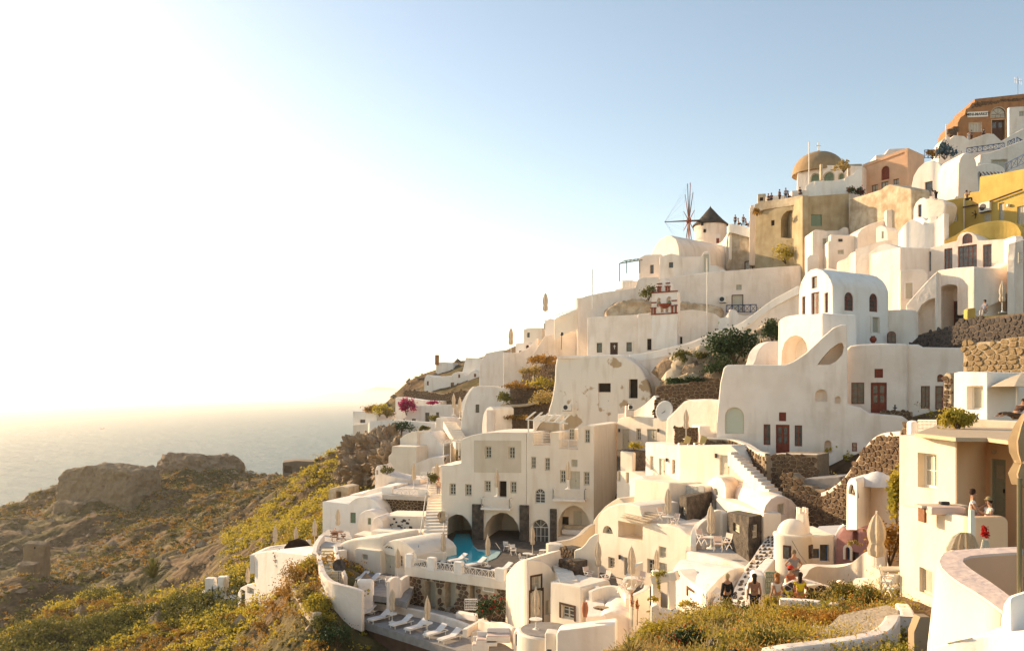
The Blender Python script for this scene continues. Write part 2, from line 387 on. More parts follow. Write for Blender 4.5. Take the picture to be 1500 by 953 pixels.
# ================================================================ sea, far land, ground
def sea():
 m = bpy.data.materials.new('sea_water'); m.use_nodes = True; n = m.node_tree; b = n.nodes['Principled BSDF']
 b.inputs['Base Color'].default_value = (.045,.12,.15,1); b.inputs['Roughness'].default_value = .22; b.inputs['IOR'].default_value = 1.33; b.inputs['Specular IOR Level'].default_value = .28
 g = n.nodes.new('ShaderNodeNewGeometry')
 mp = n.nodes.new('ShaderNodeMapping'); mp.inputs['Scale'].default_value = (.05,.11,.05); mp.inputs['Rotation'].default_value = (0,0,R(20))
 n.links.new(g.outputs['Position'], mp.inputs[0])
 a = n.nodes.new('ShaderNodeTexNoise'); a.inputs['Scale'].default_value = 1; a.inputs['Detail'].default_value = 8; a.inputs['Roughness'].default_value = .62
 n.links.new(mp.outputs[0], a.inputs['Vector'])
 bp = n.nodes.new('ShaderNodeBump'); bp.inputs['Strength'].default_value = 1; bp.inputs['Distance'].default_value = 7
 n.links.new(a.outputs[0], bp.inputs['Height']); n.links.new(bp.outputs[0], b.inputs['Normal'])
 m2 = n.nodes.new('ShaderNodeMapping'); m2.inputs['Scale'].default_value = (.012,.022,.02); n.links.new(g.outputs['Position'], m2.inputs[0]); a2 = n.nodes.new('ShaderNodeTexNoise'); a2.inputs['Scale'].default_value = 1; a2.inputs['Detail'].default_value = 9; a2.inputs['Roughness'].default_value = .7; n.links.new(m2.outputs[0], a2.inputs['Vector'])
 b2 = n.nodes.new('ShaderNodeBump'); b2.inputs['Strength'].default_value = 1; b2.inputs['Distance'].default_value = 30; n.links.new(a2.outputs[0], b2.inputs['Height']); n.links.new(bp.outputs[0], b2.inputs['Normal']); bp = b2
 df = n.nodes.new('ShaderNodeBsdfDiffuse'); df.inputs[0].default_value = (.045,.15,.20,1); gl = n.nodes.new('ShaderNodeBsdfGlossy'); gl.inputs['Roughness'].default_value = .40; gl.inputs[0].default_value = (.9,.95,1,1)
 ms = n.nodes.new('ShaderNodeMixShader'); ms.inputs[0].default_value = .13; n.links.new(bp.outputs[0], gl.inputs['Normal']); n.links.new(bp.outputs[0], df.inputs['Normal'])
 n.links.new(df.outputs[0], ms.inputs[1]); n.links.new(gl.outputs[0], ms.inputs[2]); n.links.new(ms.outputs[0], n.nodes['Material Output'].inputs[0]); n.nodes.remove(b)
 mb = MB(); mb.add([(-30000,-2000,0),(30000,-2000,0),(30000,36000,0),(-30000,36000,0)], [(0,1,2,3)])
 o = mb.build('sea', m); o['kind'] = 'structure'; o['label'] = 'calm glittering blue sea reaching a hazy horizon'
sea()
mb = MB(); q = [(-5200,0),(-4700,120),(-4300,200),(-3800,170),(-3300,330),(-2900,300),(-2300,120),(-1900,0)]
for i in range(len(q)-1): (a, h), (b, k) = q[i], q[i+1]; mb.add([(a,19000,-5),(b,19000,-5),(b,19400,k),(a,19400,h),(a,20500,-5),(b,20500,-5)], [(0,1,2,3),(3,2,5,4)])
o = mb.build('distant_island', mat('far_rock', (.30,.26,.22))); o['kind'] = 'structure'; o['label'] = 'faint hazy island on the horizon'
def lum(x, y, s, seed=0):
 """cheap smooth noise, numpy"""
 r = np.zeros_like(x); rs = np.random.RandomState(seed)
 for k in range(9):
  a = rs.uniform(0, 6.28); f = s*rs.uniform(.6, 2.4); r += np.sin(x*math.cos(a)*f+y*math.sin(a)*f+rs.uniform(0, 6.28))
 return r/9
ANCH = [
(20,862,150),(120,930,142),(250,915,137),(330,905,124),(0,965,135),(50,850,165),(80,850,170),
(0,953,92),(200,953,84),(400,953,70),(480,950,60),(120,885,118),(250,880,106),(330,862,98),(380,880,84),(460,850,68),(440,900,66),
(0,870,170),(100,860,175),(-250,900,160),(-250,760,300),(0,757,288),(60,745,275),(80,742,266),(200,742,262),(120,760,250),
(235,690,290),(350,692,288),(100,692,292),(400,703,275),(450,695,262),(495,688,235),
(200,800,215),(300,765,225),(400,745,205),(60,820,215),(240,850,150),(340,820,140),(420,770,135),(450,815,100),(455,760,128),(480,735,140),(500,715,150),(300,800,180),
(420,800,118),(400,835,105),(360,868,98),
# cliff and ridge
(505,700,158),(522,668,168),(545,620,185),(570,588,200),(610,560,215),(650,538,232),(700,532,228),
]
VILL = [
# village
(480,790,92),(560,760,96),(560,850,66),(620,720,115),(650,830,78),(760,830,76),(600,985,50),(750,990,46),(500,900,60),(700,660,112),(640,620,145),(600,640,160),
(760,590,132),(820,530,138),(830,640,104),(900,720,84),(950,820,66),(890,950,50),(960,990,40),(870,480,138),(950,500,112),(1050,545,92),(1000,430,122),
(1000,760,70),(1060,800,56),(1100,780,54),(1150,740,54),(1200,780,47),(1250,660,55),(1000,640,80),(1100,600,68),(1080,500,84),(1180,440,88),(1250,540,66),(1340,520,66),(1400,480,70),
(1480,470,62),(1460,400,80),(1450,330,90),(1400,260,108),(1440,205,132),(1320,340,98),(1200,350,110),(1110,392,116),(1045,358,130),(1180,295,122),(1300,275,120),(1380,225,128),(1490,160,142),(1360,600,52),(1440,560,44),
]
ANCH2 = [
# garden mound and foreground
(900,965,24),(930,935,26),(960,905,28),(1000,893,31),(1040,900,31),(1080,906,31),(1000,940,23),(1060,950,21),(1130,960,19),(1130,925,25),(1210,930,22),(1280,905,25),(880,1000,24),(1050,935,24),(1150,905,29),(1230,885,29),(1300,875,28),(1050,910,33),(1180,890,34),(1100,965,19),(462,815,71),(470,845,66.5),(480,870,64),(472,900,65),(450,835,70),(440,870,68),(455,900,64),(440,930,62),(470,940,59),(430,850,74),(445,810,75),(372,893,84),(400,888,80),(425,865,76),(350,893,88),(330,887,95),(1250,1080,17),(1340,990,22),(1320,920,26),(1500,1350,9),(1400,1200,12),(1200,1150,14),
# out of frame
(1900,300,90),(1900,600,40),(1900,1000,12),(1700,150,150),(700,1300,30),(300,1300,50),(0,1200,70),(-300,1100,110)]
BACK = [(-400,300,15),(-280,420,-12),(-150,400,-12),(-60,420,-14),(0,480,-12),(-150,340,48),(-100,345,52),(-230,330,30),(-60,330,50),(20,300,90),(60,330,60),(0,260,108),(-30,280,92),(40,230,120),(80,200,137),(120,240,140),(200,300,120),(100,400,40),(200,190,150),(0,560,-30),(200,560,-20),(-400,560,-30),(-420,420,-20),(-450,200,20),(420,200,150),(0,-40,60),(60,-40,85),(-120,-40,10),(-300,0,-10)]
_A = np.array([(*P(*a),) for a in ANCH+ANCH2]+[tuple(P(*a)-Vector((0,0,4.5))) for a in VILL]+[tuple(map(float, b)) for b in BACK])
def _fit():
 n = len(_A); d = np.hypot(_A[:,None,0]-_A[None,:,0], _A[:,None,1]-_A[None,:,1])
 M = np.zeros((n+3, n+3)); M[:n,:n] = d; M[:n,n] = 1; M[:n,n+1:] = _A[:,:2]; M[n,:n] = 1; M[n+1:,:n] = _A[:,:2].T
 M[:n,:n] -= np.eye(n)*1.2
 return np.linalg.solve(M, np.concatenate([_A[:,2], [0,0,0]]))
_W = _fit()
def ground(x, y):
 x = np.atleast_1d(np.asarray(x, float)); y = np.atleast_1d(np.asarray(y, float)); out = np.empty(len(x))
 for i in range(0, len(x), 20000):
  sx, sy = x[i:i+20000], y[i:i+20000]; d = np.hypot(sx[:,None]-_A[None,:,0], sy[:,None]-_A[None,:,1])
  out[i:i+20000] = d@_W[:-3]+_W[-3]+sx*_W[-2]+sy*_W[-1]
 far = np.clip((y-55)/110, 0, 1)*np.clip((20-x)/60, 0, 1); nr = np.clip((y-50)/25, 0, 1)*np.clip((-22-x)/12, 0, 1); out += nr*(1.6*lum(x, y, .14, 21)+1.1*np.abs(lum(x, y, .4, 22))*2+.35*lum(x, y, 1.1, 23)); 
 out += far*(3.6*lum(x, y, .06, 1)+2.8*lum(x, y, .17, 2)+1.4*lum(x, y, .45, 5)) + .25*lum(x, y, .9, 3)
 return out
def ground_z(x, y): return float(ground([x], [y])[0])
def terrain():
 m = bpy.data.materials.new('dry_hillside_earth'); m.use_nodes = True; n = m.node_tree; b = n.nodes['Principled BSDF']
 b.inputs['Roughness'].default_value = .95; b.inputs['Specular IOR Level'].default_value = .1
 g = n.nodes.new('ShaderNodeNewGeometry')
 def noise(s, d=8):
  q = n.nodes.new('ShaderNodeTexNoise'); q.inputs['Scale'].default_value = s; q.inputs['Detail'].default_value = d; n.links.new(g.outputs['Position'], q.inputs['Vector']); return q
 def ramp(src, els):
  c = n.nodes.new('ShaderNodeValToRGB'); cr = c.color_ramp
  while len(cr.elements) < len(els): cr.elements.new(.5)
  for e, (p, col) in zip(cr.elements, els): e.position = p; e.color = (*col, 1)
  n.links.new(src, c.inputs[0]); return c
 a = ramp(noise(.06).outputs[0], [(.3,(.11,.07,.04)), (.44,(.20,.135,.075)), (.54,(.13,.105,.045)), (.7,(.08,.07,.028))])
 c = ramp(noise(.9, 10).outputs[0], [(.35,(.55,.55,.55)), (.65,(1.15,1.1,1.0))])
 mx = n.nodes.new('ShaderNodeMix'); mx.data_type = 'RGBA'; mx.blend_type = 'MULTIPLY'; mx.inputs[0].default_value = 1
 n.links.new(a.outputs[0], mx.inputs[6]); n.links.new(c.outputs[0], mx.inputs[7]); n.links.new(mx.outputs[2], b.inputs['Base Color'])
 bp = n.nodes.new('ShaderNodeBump'); bp.inputs['Strength'].default_value = .9; bp.inputs['Distance'].default_value = .9
 n.links.new(noise(.5, 12).outputs[0], bp.inputs['Height']); n.links.new(bp.outputs[0], b.inputs['Normal'])
 xs = np.concatenate([np.linspace(-600,-230,60), np.linspace(-228,150,330), np.linspace(153,600,50)]); ys = np.concatenate([np.linspace(-60,6,22), np.linspace(8,160,170), np.linspace(161,330,140), np.linspace(334,620,50)])
 X, Y = np.meshgrid(xs, ys); Z = ground(X.ravel(), Y.ravel())
 # keep clear of the camera
 near = np.hypot(X.ravel(), Y.ravel()) < 14; Z = np.where(near, np.minimum(Z, CAMZ-5), Z)
 nx, ny = len(xs), len(ys); me = bpy.data.meshes.new('hillside'); V = np.stack([X.ravel(), Y.ravel(), Z], 1)
 idx = np.arange(nx*ny).reshape(ny, nx); Fq = np.stack([idx[:-1,:-1], idx[:-1,1:], idx[1:,1:], idx[1:,:-1]], -1).reshape(-1, 4)
 me.vertices.add(len(V)); me.vertices.foreach_set('co', V.ravel()); me.loops.add(len(Fq)*4); me.loops.foreach_set('vertex_index', Fq.ravel())
 me.polygons.add(len(Fq)); me.polygons.foreach_set('loop_start', np.arange(len(Fq))*4); me.update(calc_edges=True); me.shade_smooth(); me.materials.append(m)
 o = bpy.data.objects.new('hillside', me); COL.objects.link(o); o['kind'] = 'structure'; o['label'] = 'steep dry hillside dropping to the sea'
terrain()
def boat():
 c = P(150, 628, 100*F/48); r = thing('motor_boat', 'tiny dark boat far out on the sea', 'boat', (c.x, c.y, 0)); x, y = c.x, c.y
 MB().hexa([(x-5,y-2,-.5),(x+4,y-2,-.5),(x+4,y+2,-.5),(x-5,y+2,-.5),(x-6,y-2.5,2),(x+8,y-.3,2.6),(x+8,y+.3,2.6),(x-6,y+2.5,2)]).build('hull', brownwood, r); MB().box((x-1,y,3.2), (5,3,2.4)).build('cabin', whitewood, r)
boat()
# ================================================================ building kit
def an(A, px, th):
 """the point (px, D) to the right of A=(px0,D0) on a wall whose normal is turned th degrees to the left"""
 a = XY(*A); u = Vector((math.cos(R(th)), -math.sin(R(th)))); k = (px-CX)/F
 t = (k*a.y-a.x)/(u.x-k*u.y); return (px, a.y+u.y*t)
def house(label, A, th, pxB, pts, name='whitewashed_house', cat='house', **k):
 Bq = an(A, pxB, th) if th is not None else pxB
 b = B(name, label, cat, A, Bq); b.solid(pts, **k); return b
def unp(px, py, z):
 D = (CAMZ-z)*F/(py-HY); return P(px, py, D)
def flat(name, m, pxs, z, th=.3, parent=None, label=None, cat=None, bevel=0):
 pts = [unp(x, y, z) for x, y in pxs]; n = len(pts); mb = MB()
 mb.add([(p.x, p.y, z) for p in pts]+[(p.x, p.y, z-th) for p in pts], [tuple(range(n)), tuple(range(2*n-1, n-1, -1))]+[(i, i+n, (i+1) % n+n, (i+1) % n) for i in range(n)])
 c = sum(pts, Vector())/n
 o = mb.build(name, m, parent, bevel=bevel, loc=(c.x, c.y, z-th)); fixnormals(o.data)
 if label: tag(o, label, cat)
 return o
def ribbon(name, pts, h, th, m, parent=None, label=None, cat=None, bevel=.06, smooth=True, batter=0, kind=None):
 """wall along pts [(px,py_top,D)], each hanging h metres down (h may be a list)"""
 q = [P(*p) for p in pts]; hh = h if isinstance(h, (list, tuple)) else [h]*len(q)
 if smooth and len(q) > 2:
  qq = []; h2 = []
  for i in range(len(q)-1):
   a, b, c, d = q[max(i-1, 0)], q[i], q[i+1], q[min(i+2, len(q)-1)]
   for t in (0, .25, .5, .75):
    qq.append(.5*((2*b)+(c-a)*t+(2*a-5*b+4*c-d)*t*t+(3*b-a-3*c+d)*t**3)); h2.append(hh[i]+(hh[i+1]-hh[i])*t)
  qq.append(q[-1]); h2.append(hh[-1]); q, hh = qq, h2
 vs = []; n = len(q)
 for i, p in enumerate(q):
  t = q[min(i+1, n-1)]-q[max(i-1, 0)]; t.z = 0; t.normalize(); nn = Vector((t.y, -t.x, 0))
  if nn.dot(Vector((p.x, p.y, 0))) > 0: nn = -nn
  f = p; b = p-nn*th
  vs += [f, b, Vector((b.x, b.y, b.z-hh[i])), Vector((f.x, f.y, f.z-hh[i]))+nn*batter]
 fs = [(3,2,1,0), tuple((n-1)*4+k for k in range(4))]
 for i in range(n-1):
  for k in range(4): fs.append((i*4+k, i*4+(k+1) % 4, (i+1)*4+(k+1) % 4, (i+1)*4+k))
 mb = MB(); mb.add(vs, fs); c = q[n//2]
 o = mb.build(name, m, parent, loc=(c.x, c.y, c.z-hh[n//2])); fixnormals(o.data)
 b = o.modifiers.new('b', 'BEVEL'); b.width = bevel; b.segments = 2; b.limit_method = 'ANGLE'; b.angle_limit = R(50)
 if label: tag(o, label, cat or 'wall')
 if kind: o['kind'] = kind
 return o
def stairs(label, lo, hi, wv, n, m=white, name='stairway', cat='stairs', parent=None, rise=None, side=None):
 """n steps from lo to hi (px,py,D); wv = (px,D) offset in metres of the step's far side as world vector"""
 a, b = P(*lo), P(*hi); W = Vector((wv[0], wv[1], 0)); r = parent
 if r is None: r = thing(name, label, cat, (a.x, a.y, a.z-.2))
 d = Vector((b.x-a.x, b.y-a.y, 0))/n; dz = (b.z-a.z)/n; bs = []
 for i in range(n):
  p = a+d*i; z1 = a.z+dz*(i+1); z0 = z1-abs(dz)-.9; q = d*1.04
  mb = MB(); base = [p, p+W, p+W+q, p+q] if d.cross(W).z < 0 else [p, p+q, p+q+W, p+W]
  mb.hexa([Vector((v.x, v.y, z0)) for v in base]+[Vector((v.x, v.y, z1)) for v in base])
  o = mb.build('step', m, r, bevel=.02, seg=1); fixnormals(o.data)
  # a slightly proud tread edge
 return r
def stones(parent, pl, poly, size, m=stone, proud=.07, aspect=1.35, single=False, holes=(), name='stones', seed=1, gap=.10, jit=.40, px=True):
 """irregular stones on plane pl inside the pixel polygon poly; one joined part, or one part each"""
 q = [pl.hit(*p) for p in poly] if px else poly; hs = [(pl.hit(x0, y0), pl.hit(x1, y1)) for x0, y0, x1, y1 in holes]
 def inside(s, z):
  c = False; j = len(q)-1
  for i in range(len(q)):
   if (q[i][1] > z) != (q[j][1] > z) and s < (q[j][0]-q[i][0])*(z-q[i][1])/(q[j][1]-q[i][1])+q[i][0]: c = not c
   j = i
  for (a, b) in hs:
   if min(a[0], b[0])-size*.4 < s < max(a[0], b[0])+size*.4 and min(a[1], b[1])-size*.3 < z < max(a[1], b[1])+size*.3: return False
  return c
 s0, s1 = min(p[0] for p in q), max(p[0] for p in q); z0, z1 = min(p[1] for p in q), max(p[1] for p in q)
 size *= .8; mb = MB(); rg = random.Random(seed); h = size; w = size*aspect; nc = int((s1-s0)/w)+3; nr = int((z1-z0)/h)+3
 G = {}
 for j in range(-1, nr):
  for i in range(-1, nc):
   if rg.random() < .14: continue
   G[i, j] = (s0+(i+.5*(j % 2)+rg.uniform(-.42, .42))*w, z0+(j+rg.uniform(-.36, .36))*h)
 for (i, j), c0 in G.items():
  cs, cz = c0
  if not inside(cs, cz): continue
  poly_ = [(-w, -h), (w, -h), (w, h), (-w, h)]
  for dj in (-2,-1,0,1,2):
   for di in (-2,-1,0,1,2):
    q2 = G.get((i+di, j+dj))
    if q2 is None or (di == 0 and dj == 0): continue
    nx, nz = (q2[0]-cs)/aspect, q2[1]-cz; L2 = (nx*nx+nz*nz)/2
    out = []
    for e in range(len(poly_)):
     p, n2 = poly_[e], poly_[(e+1) % len(poly_)]; dp = p[0]/aspect*nx+p[1]*nz-L2; dn = n2[0]/aspect*nx+n2[1]*nz-L2
     if dp <= 0: out.append(p)
     if dp*dn < 0: t = dp/(dp-dn); out.append((p[0]+(n2[0]-p[0])*t, p[1]+(n2[1]-p[1])*t))
    poly_ = out
    if len(poly_) < 3: break
   if len(poly_) < 3: break
  if len(poly_) < 3: continue
  mx = sum(p[0] for p in poly_)/len(poly_); mz = sum(p[1] for p in poly_)/len(poly_); k = 1-gap*rg.uniform(1.0, 1.9)
  o8 = []
  for e in range(len(poly_)):   # knock the corners off
   p, n2 = poly_[e], poly_[(e+1) % len(poly_)]
   for t in (.18, .82): o8.append((cs+mx+(p[0]+(n2[0]-p[0])*t-mx)*k, cz+mz+(p[1]+(n2[1]-p[1])*t-mz)*k))
  N = len(o8); pr = proud*rg.uniform(.35, 1.3); tx, tz = rg.uniform(-.25, .25)*proud/size, rg.uniform(-.25, .25)*proud/size; c1, c2 = cs+mx, cz+mz
  lo = [pl.w(a, b, -.03) for a, b in o8]; mi = [pl.w(a, b, pr*.55) for a, b in o8]; hi = [pl.w(c1+(a-c1)*.80, c2+(b-c2)*.78, pr+(a-c1)*tx+(b-c2)*tz) for a, b in o8]
  t = mb if not single else MB()
  t.add(lo+mi+hi, [(e, (e+1) % N, (e+1) % N+N, e+N) for e in range(N)]+[(e+N, (e+1) % N+N, (e+1) % N+2*N, e+2*N) for e in range(N)]+[tuple(range(2*N, 3*N))])
  if single: o = t.build('stone', m, parent); fixnormals(o.data)
 if not single and mb.v:
  o = mb.build(name, m, parent); fixnormals(o.data); o['kind'] = 'stuff'; return o
def stonewall(label, A, Bq, poly, size=.38, th=.6, m=stone, mm=mortard, single=False, cap=None, holes=(), name='stone_wall', cat='wall', seed=1, side=None, proud=.07):
 b = B(name, label, cat, A, Bq); b.solid(poly, depth=th, m=mm, name='mortar_core', bevel=.05); stones(b.root, b.pl, poly, size, m, single=single, holes=holes, seed=seed, proud=proud)
 return b
def xrail(b, pl, x0, y0, x1, y1, n, m=whitewood, dn=0, parent=None, name='railing', ym=None, r=.05, xs=True, y0b=None, y1b=None):
 """X-braced railing in plane pl between two pixel corners"""
 y0b = y0 if y0b is None else y0b; y1b = y1 if y1b is None else y1b
 a, zt = pl.hit(x0, y0); c, zt2 = pl.hit(x1, y0b); _, zb = pl.hit(x0, y1); _, zb2 = pl.hit(x1, y1b)
 root = parent; mb = MB()
 def pt(t, k): return pl.w(a+(c-a)*t, (zb+(zb2-zb)*t)*(1-k)+(zt+(zt2-zt)*t)*k, dn)
 mb.bar(pt(0, 1), pt(1, 1), r*1.4); mb.bar(pt(0, .06), pt(1, .06), r)
 o = mb.build('rail', m, root)
 for i in range(n+1): MB().bar(pt(i/n, 0), pt(i/n, 1), r).build('rail_post', m, root)
 if xs:
  for i in range(n):
   q = MB(); q.bar(pt(i/n, .06), pt((i+1)/n, 1), r*.6); q.bar(pt(i/n, 1), pt((i+1)/n, .06), r*.6, r*.5); q.build('cross_brace', m, root)
 else:
  q = MB()
  for k in (.3, .55, .8): q.bar(pt(0, k), pt(1, k), r*.8)
  q.build('cross_rail', m, root)
def rail_thing(label, A, Bq, x0, y0, x1, y1, n, m=whitewood, name='railing', **k):
 pl = Plane(A, Bq); p = pl.wp(x0, y1); r = thing(name, label, 'railing', p); xrail(None, pl, x0, y0, x1, y1, n, m, parent=r, **k); return r
def balcony(b, pl, x0, x1, yt, yb, out=1.1, n=3):
 """slab + X railing standing out of plane pl"""
 s0, zt = pl.hit(x0, yt); s1, _ = pl.hit(x1, yt); _, zb = pl.hit(x0, yb); nn = Vector((pl.n.x, pl.n.y, 0))
 ax = pl.axes(); h = 1.0; zb = zt-h
 MB().box(pl.w((s0+s1)/2, zb-.1, out/2), (s1-s0+.1, out, .2), ax).build('balcony_slab', white2, b.root)
 root = b.root
 def seg(p, q, n):
  up = Vector((0, 0, h)); mb = MB(); mb.bar(p+up, q+up, .08); mb.bar(p+up*.08, q+up*.08, .05); mb.build('balcony_rail', whitewood, root)
  for i in range(n+1):
   c = p.lerp(q, i/n); MB().bar(c, c+up, .06).build('balcony_post', whitewood, root)
  for i in range(n):
   c, d = p.lerp(q, i/n), p.lerp(q, (i+1)/n); e = MB(); e.bar(c+up*.08, d+up, .035); e.bar(d+up*.08, c+up, .035, .03); e.build('cross_brace', whitewood, root)
 A0, A1 = pl.w(s0, zb, 0), pl.w(s0, zb, out-.05); B0, B1 = pl.w(s1, zb, 0), pl.w(s1, zb, out-.05)
 seg(A1, B1, n); seg(A0+Vector((0,0,.002)), A1+Vector((0,0,.002)), 1); seg(B0+Vector((0,0,.002)), B1+Vector((0,0,.002)), 1)
# ---------------------------------------------------------------- foliage
def leafmesh(name, P3, size, m, parent=None, loc=None, seed=0, up=.0, aspect=.6, kind=None, label=None, cat=None):
 rs = np.random.RandomState(seed); n = len(P3); off = np.array(org(parent)) if parent is not None else np.array(loc if loc is not None else (0,0,0))
 a = rs.normal(size=(n, 3)); a[:,2] = a[:,2]*(1-up)+up*2.2; a /= np.linalg.norm(a, axis=1)[:,None]
 b = np.cross(a, rs.normal(size=(n, 3))); b /= np.linalg.norm(b, axis=1)[:,None]+1e-9
 sz = (size*rs.uniform(.6, 1.4, n))[:,None]; c = P3-off
 V = np.stack([c-a*sz*.5, c+b*sz*aspect*.5, c+a*sz*.5, c-b*sz*aspect*.5], 1).reshape(-1, 3)
 me = bpy.data.meshes.new(name); me.vertices.add(4*n); me.vertices.foreach_set('co', V.ravel()); me.loops.add(4*n); me.loops.foreach_set('vertex_index', np.arange(4*n))
 me.polygons.add(n); me.polygons.foreach_set('loop_start', np.arange(n)*4); me.update(calc_edges=True); me.materials.append(m)
 o = bpy.data.objects.new(name, me); COL.objects.link(o)
 if parent is not None: o.parent = parent
 else: o.location = tuple(off)
 if label: tag(o, label, cat)
 if kind: o['kind'] = kind
 return o
def clumps(c, rad, n, k, seed=0, spread=.35, flatb=True):
 """n points in k clumps over an ellipsoid shell/volume"""
 rs = np.random.RandomState(seed); rad = np.array(rad); d = rs.normal(size=(k, 3)); d /= np.linalg.norm(d, axis=1)[:,None]
 if flatb: d[:,2] = np.abs(d[:,2])*1.0-.15
 cc = d*rs.uniform(.35, .95, k)[:,None]; pts = cc[rs.randint(0, k, n)]+rs.normal(size=(n, 3))*spread*.5
 return pts*rad+np.array(c)
def shrub(label, c, r, n=260, size=.18, m=leafg, name='shrub', seed=0, group=None, stem=True, up=.2, cat='shrub', flower=None, k=14):
 c = Vector(c); rr = r if isinstance(r, (tuple, list)) else (r, r, r*.85)
 if n < 600: n = int(n*2.4); size *= 1.1
 root = thing(name, label, cat, (c.x, c.y, c.z-rr[2]*.6), group)
 leafmesh('foliage', clumps(c, rr, n, k, seed), size, m, root, seed=seed, up=up)
 if flower: leafmesh('flowers', clumps(c, [q*1.05 for q in rr], max(12, n//8), k, seed, .45), size*.8, flower, root, seed=seed+5, kind='stuff')
 if stem:
  mb = MB(); rg = random.Random(seed)
  for i in range(5):
   e = c+Vector((rg.uniform(-.5,.5)*rr[0], rg.uniform(-.5,.5)*rr[1], rg.uniform(.0,.6)*rr[2])); mb.tube([Vector((c.x, c.y, c.z-rr[2]*.6)), (c+e)/2-Vector((0,0,rr[2]*.3)), e], [.04*rr[0]+.01, .03*rr[0], .01], 5)
  mb.build('stem', bark, root)
 return root
# ---------------------------------------------------------------- furniture
def make_umbrella(name='closed_parasol', m=canvas, h=2.7, base=True, fat=1.0, table=False):
 r = thing(name, 'closed parasol', 'parasol')
 mb = MB(); mb.tube([(0,0,0),(0,0,h)], .03, 8); mb.build('pole', whitewood, r)
 mb = MB(); f = fat; mb.lathe((0,0,0), [(.06,h*.34),(.17*f,h*.37),(.20*f,h*.46),(.15*f,h*.55),(.19*f,h*.63),(.20*f,h*.72),(.15*f,h*.84),(.09*f,h*.93),(.03,h*.985),(.0,h)], 16, .14); mb.build('canopy', m, r, smooth=True)
 mb = MB(); mb.lathe((0,0,0), [(.17*f,h*.545),(.175*f,h*.565)], 12); mb.build('strap', m, r)
 mb = MB(); mb.tube([(0,0,h),(0,0,h+.07)], [.02,.035], 6); mb.build('finial', whitewood, r)
 if base: mb = MB(); mb.lathe((0,0,0), [(.28,0),(.28,.05),(.1,.09),(.05,.2)], 12); mb.build('base', whitewood, r)
 if table: mb = MB(); mb.lathe((0,0,0), [(.42,.68),(.42,.72)], 18); mb.build('round_top', whitewood, r)
 return r
def make_lounger():
 r = thing('sun_lounger', 'lounger', 'sun lounger')
 mb = MB()
 for y in (-.3, .3): mb.bar((-1,y,.28), (1,y,.28), .05, .06)
 mb.box((-1,0,.28), (.05,.6,.06)); mb.box((1,0,.28), (.05,.6,.06)); mb.build('frame', whitewood, r)
 for x in (-.85, .75):
  for y in (-.28, .28): MB().box((x,y,.13), (.05,.05,.25)).build('leg', whitewood, r)
 MB().box((-.32,0,.34), (1.3,.62,.07)).build('seat', fabric, r, bevel=.02)
 a = R(32); MB().box((.33+.36*math.cos(a), 0, .36+.36*math.sin(a)), (.76,.62,.07), (Vector((math.cos(a),0,math.sin(a))), Vector((0,1,0)), Vector((-math.sin(a),0,math.cos(a))))).build('backrest', fabric, r, bevel=.02)
 MB().bar((.75,0,.28), (.33+.6*math.cos(a),0,.34+.6*math.sin(a)), .04).build('backrest_prop', whitewood, r)
 return r
def make_chair(name='garden_chair', m=whitewood, cush=pinkfabric, cat='chair'):
 r = thing(name, 'chair', cat)
 for x in (-.24,.24):
  MB().bar((x,-.24,0), (x,.20,.62), .04).build('leg', m, r); MB().bar((x,.24,0), (x,-.20,.62), .04).build('leg', m, r); MB().box((x,0,.64), (.06,.5,.03)).build('armrest', m, r)
 MB().box((0,0,.42), (.46,.44,.06)).build('seat', cush, r, bevel=.015)
 for x in (-.24,.24): MB().bar((x,.2,.6), (x,.3,.95), .035).build('back_post', m, r)
 MB().bar((0,.22,.62), (0,.30,.93), .46, .04, up=(0,1,0)).build('backrest', cush, r)
 return r
def make_table(name='round_table', m=whitewood, r0=.4, h=.72):
 r = thing(name, 'table', 'table'); mb = MB(); mb.lathe((0,0,0), [(r0,h),(r0,h+.04)], 20); mb.build('tabletop', m, r)
 MB().tube([(0,0,.04),(0,0,h)], .04, 8).build('pedestal', m, r); mb = MB(); mb.lathe((0,0,0), [(.22,0),(.2,.04)], 14); mb.build('foot', m, r); return r
def ac_unit(label, A, Bq, x0, y0, x1, y1):
 pl = Plane(A, Bq); s0, z1 = pl.hit(x0, y0); s1, z0 = pl.hit(x1, y1); r = thing('air_conditioner', label, 'air conditioner', pl.w((s0+s1)/2, z0, .2)); ax = pl.axes()
 MB().box(pl.w((s0+s1)/2, (z0+z1)/2, .22), (s1-s0, .35, z1-z0), ax).build('casing', whitewood, r, bevel=.02)
 c = pl.w(s0+(s1-s0)*.38, (z0+z1)/2, .41); rr = (z1-z0)*.36; mb = MB(); n = Vector((pl.n.x, pl.n.y, 0)); X = ax[0]; Z = ax[2]
 mb.add([c+(X*math.cos(a)+Z*math.sin(a))*rr+n*d for d in (0, .02) for a in [k*math.pi/8 for k in range(16)]], [tuple(range(16, 32))]+[(i, (i+1) % 16, (i+1) % 16+16, i+16) for i in range(16)]); mb.build('fan_grille', darkmetal, r)
 mb = MB(); mb.box(pl.w((s0+s1)/2, z0-.03, .2), (s1-s0, .3, .05), ax); mb.build('bracket', darkmetal, r); return r
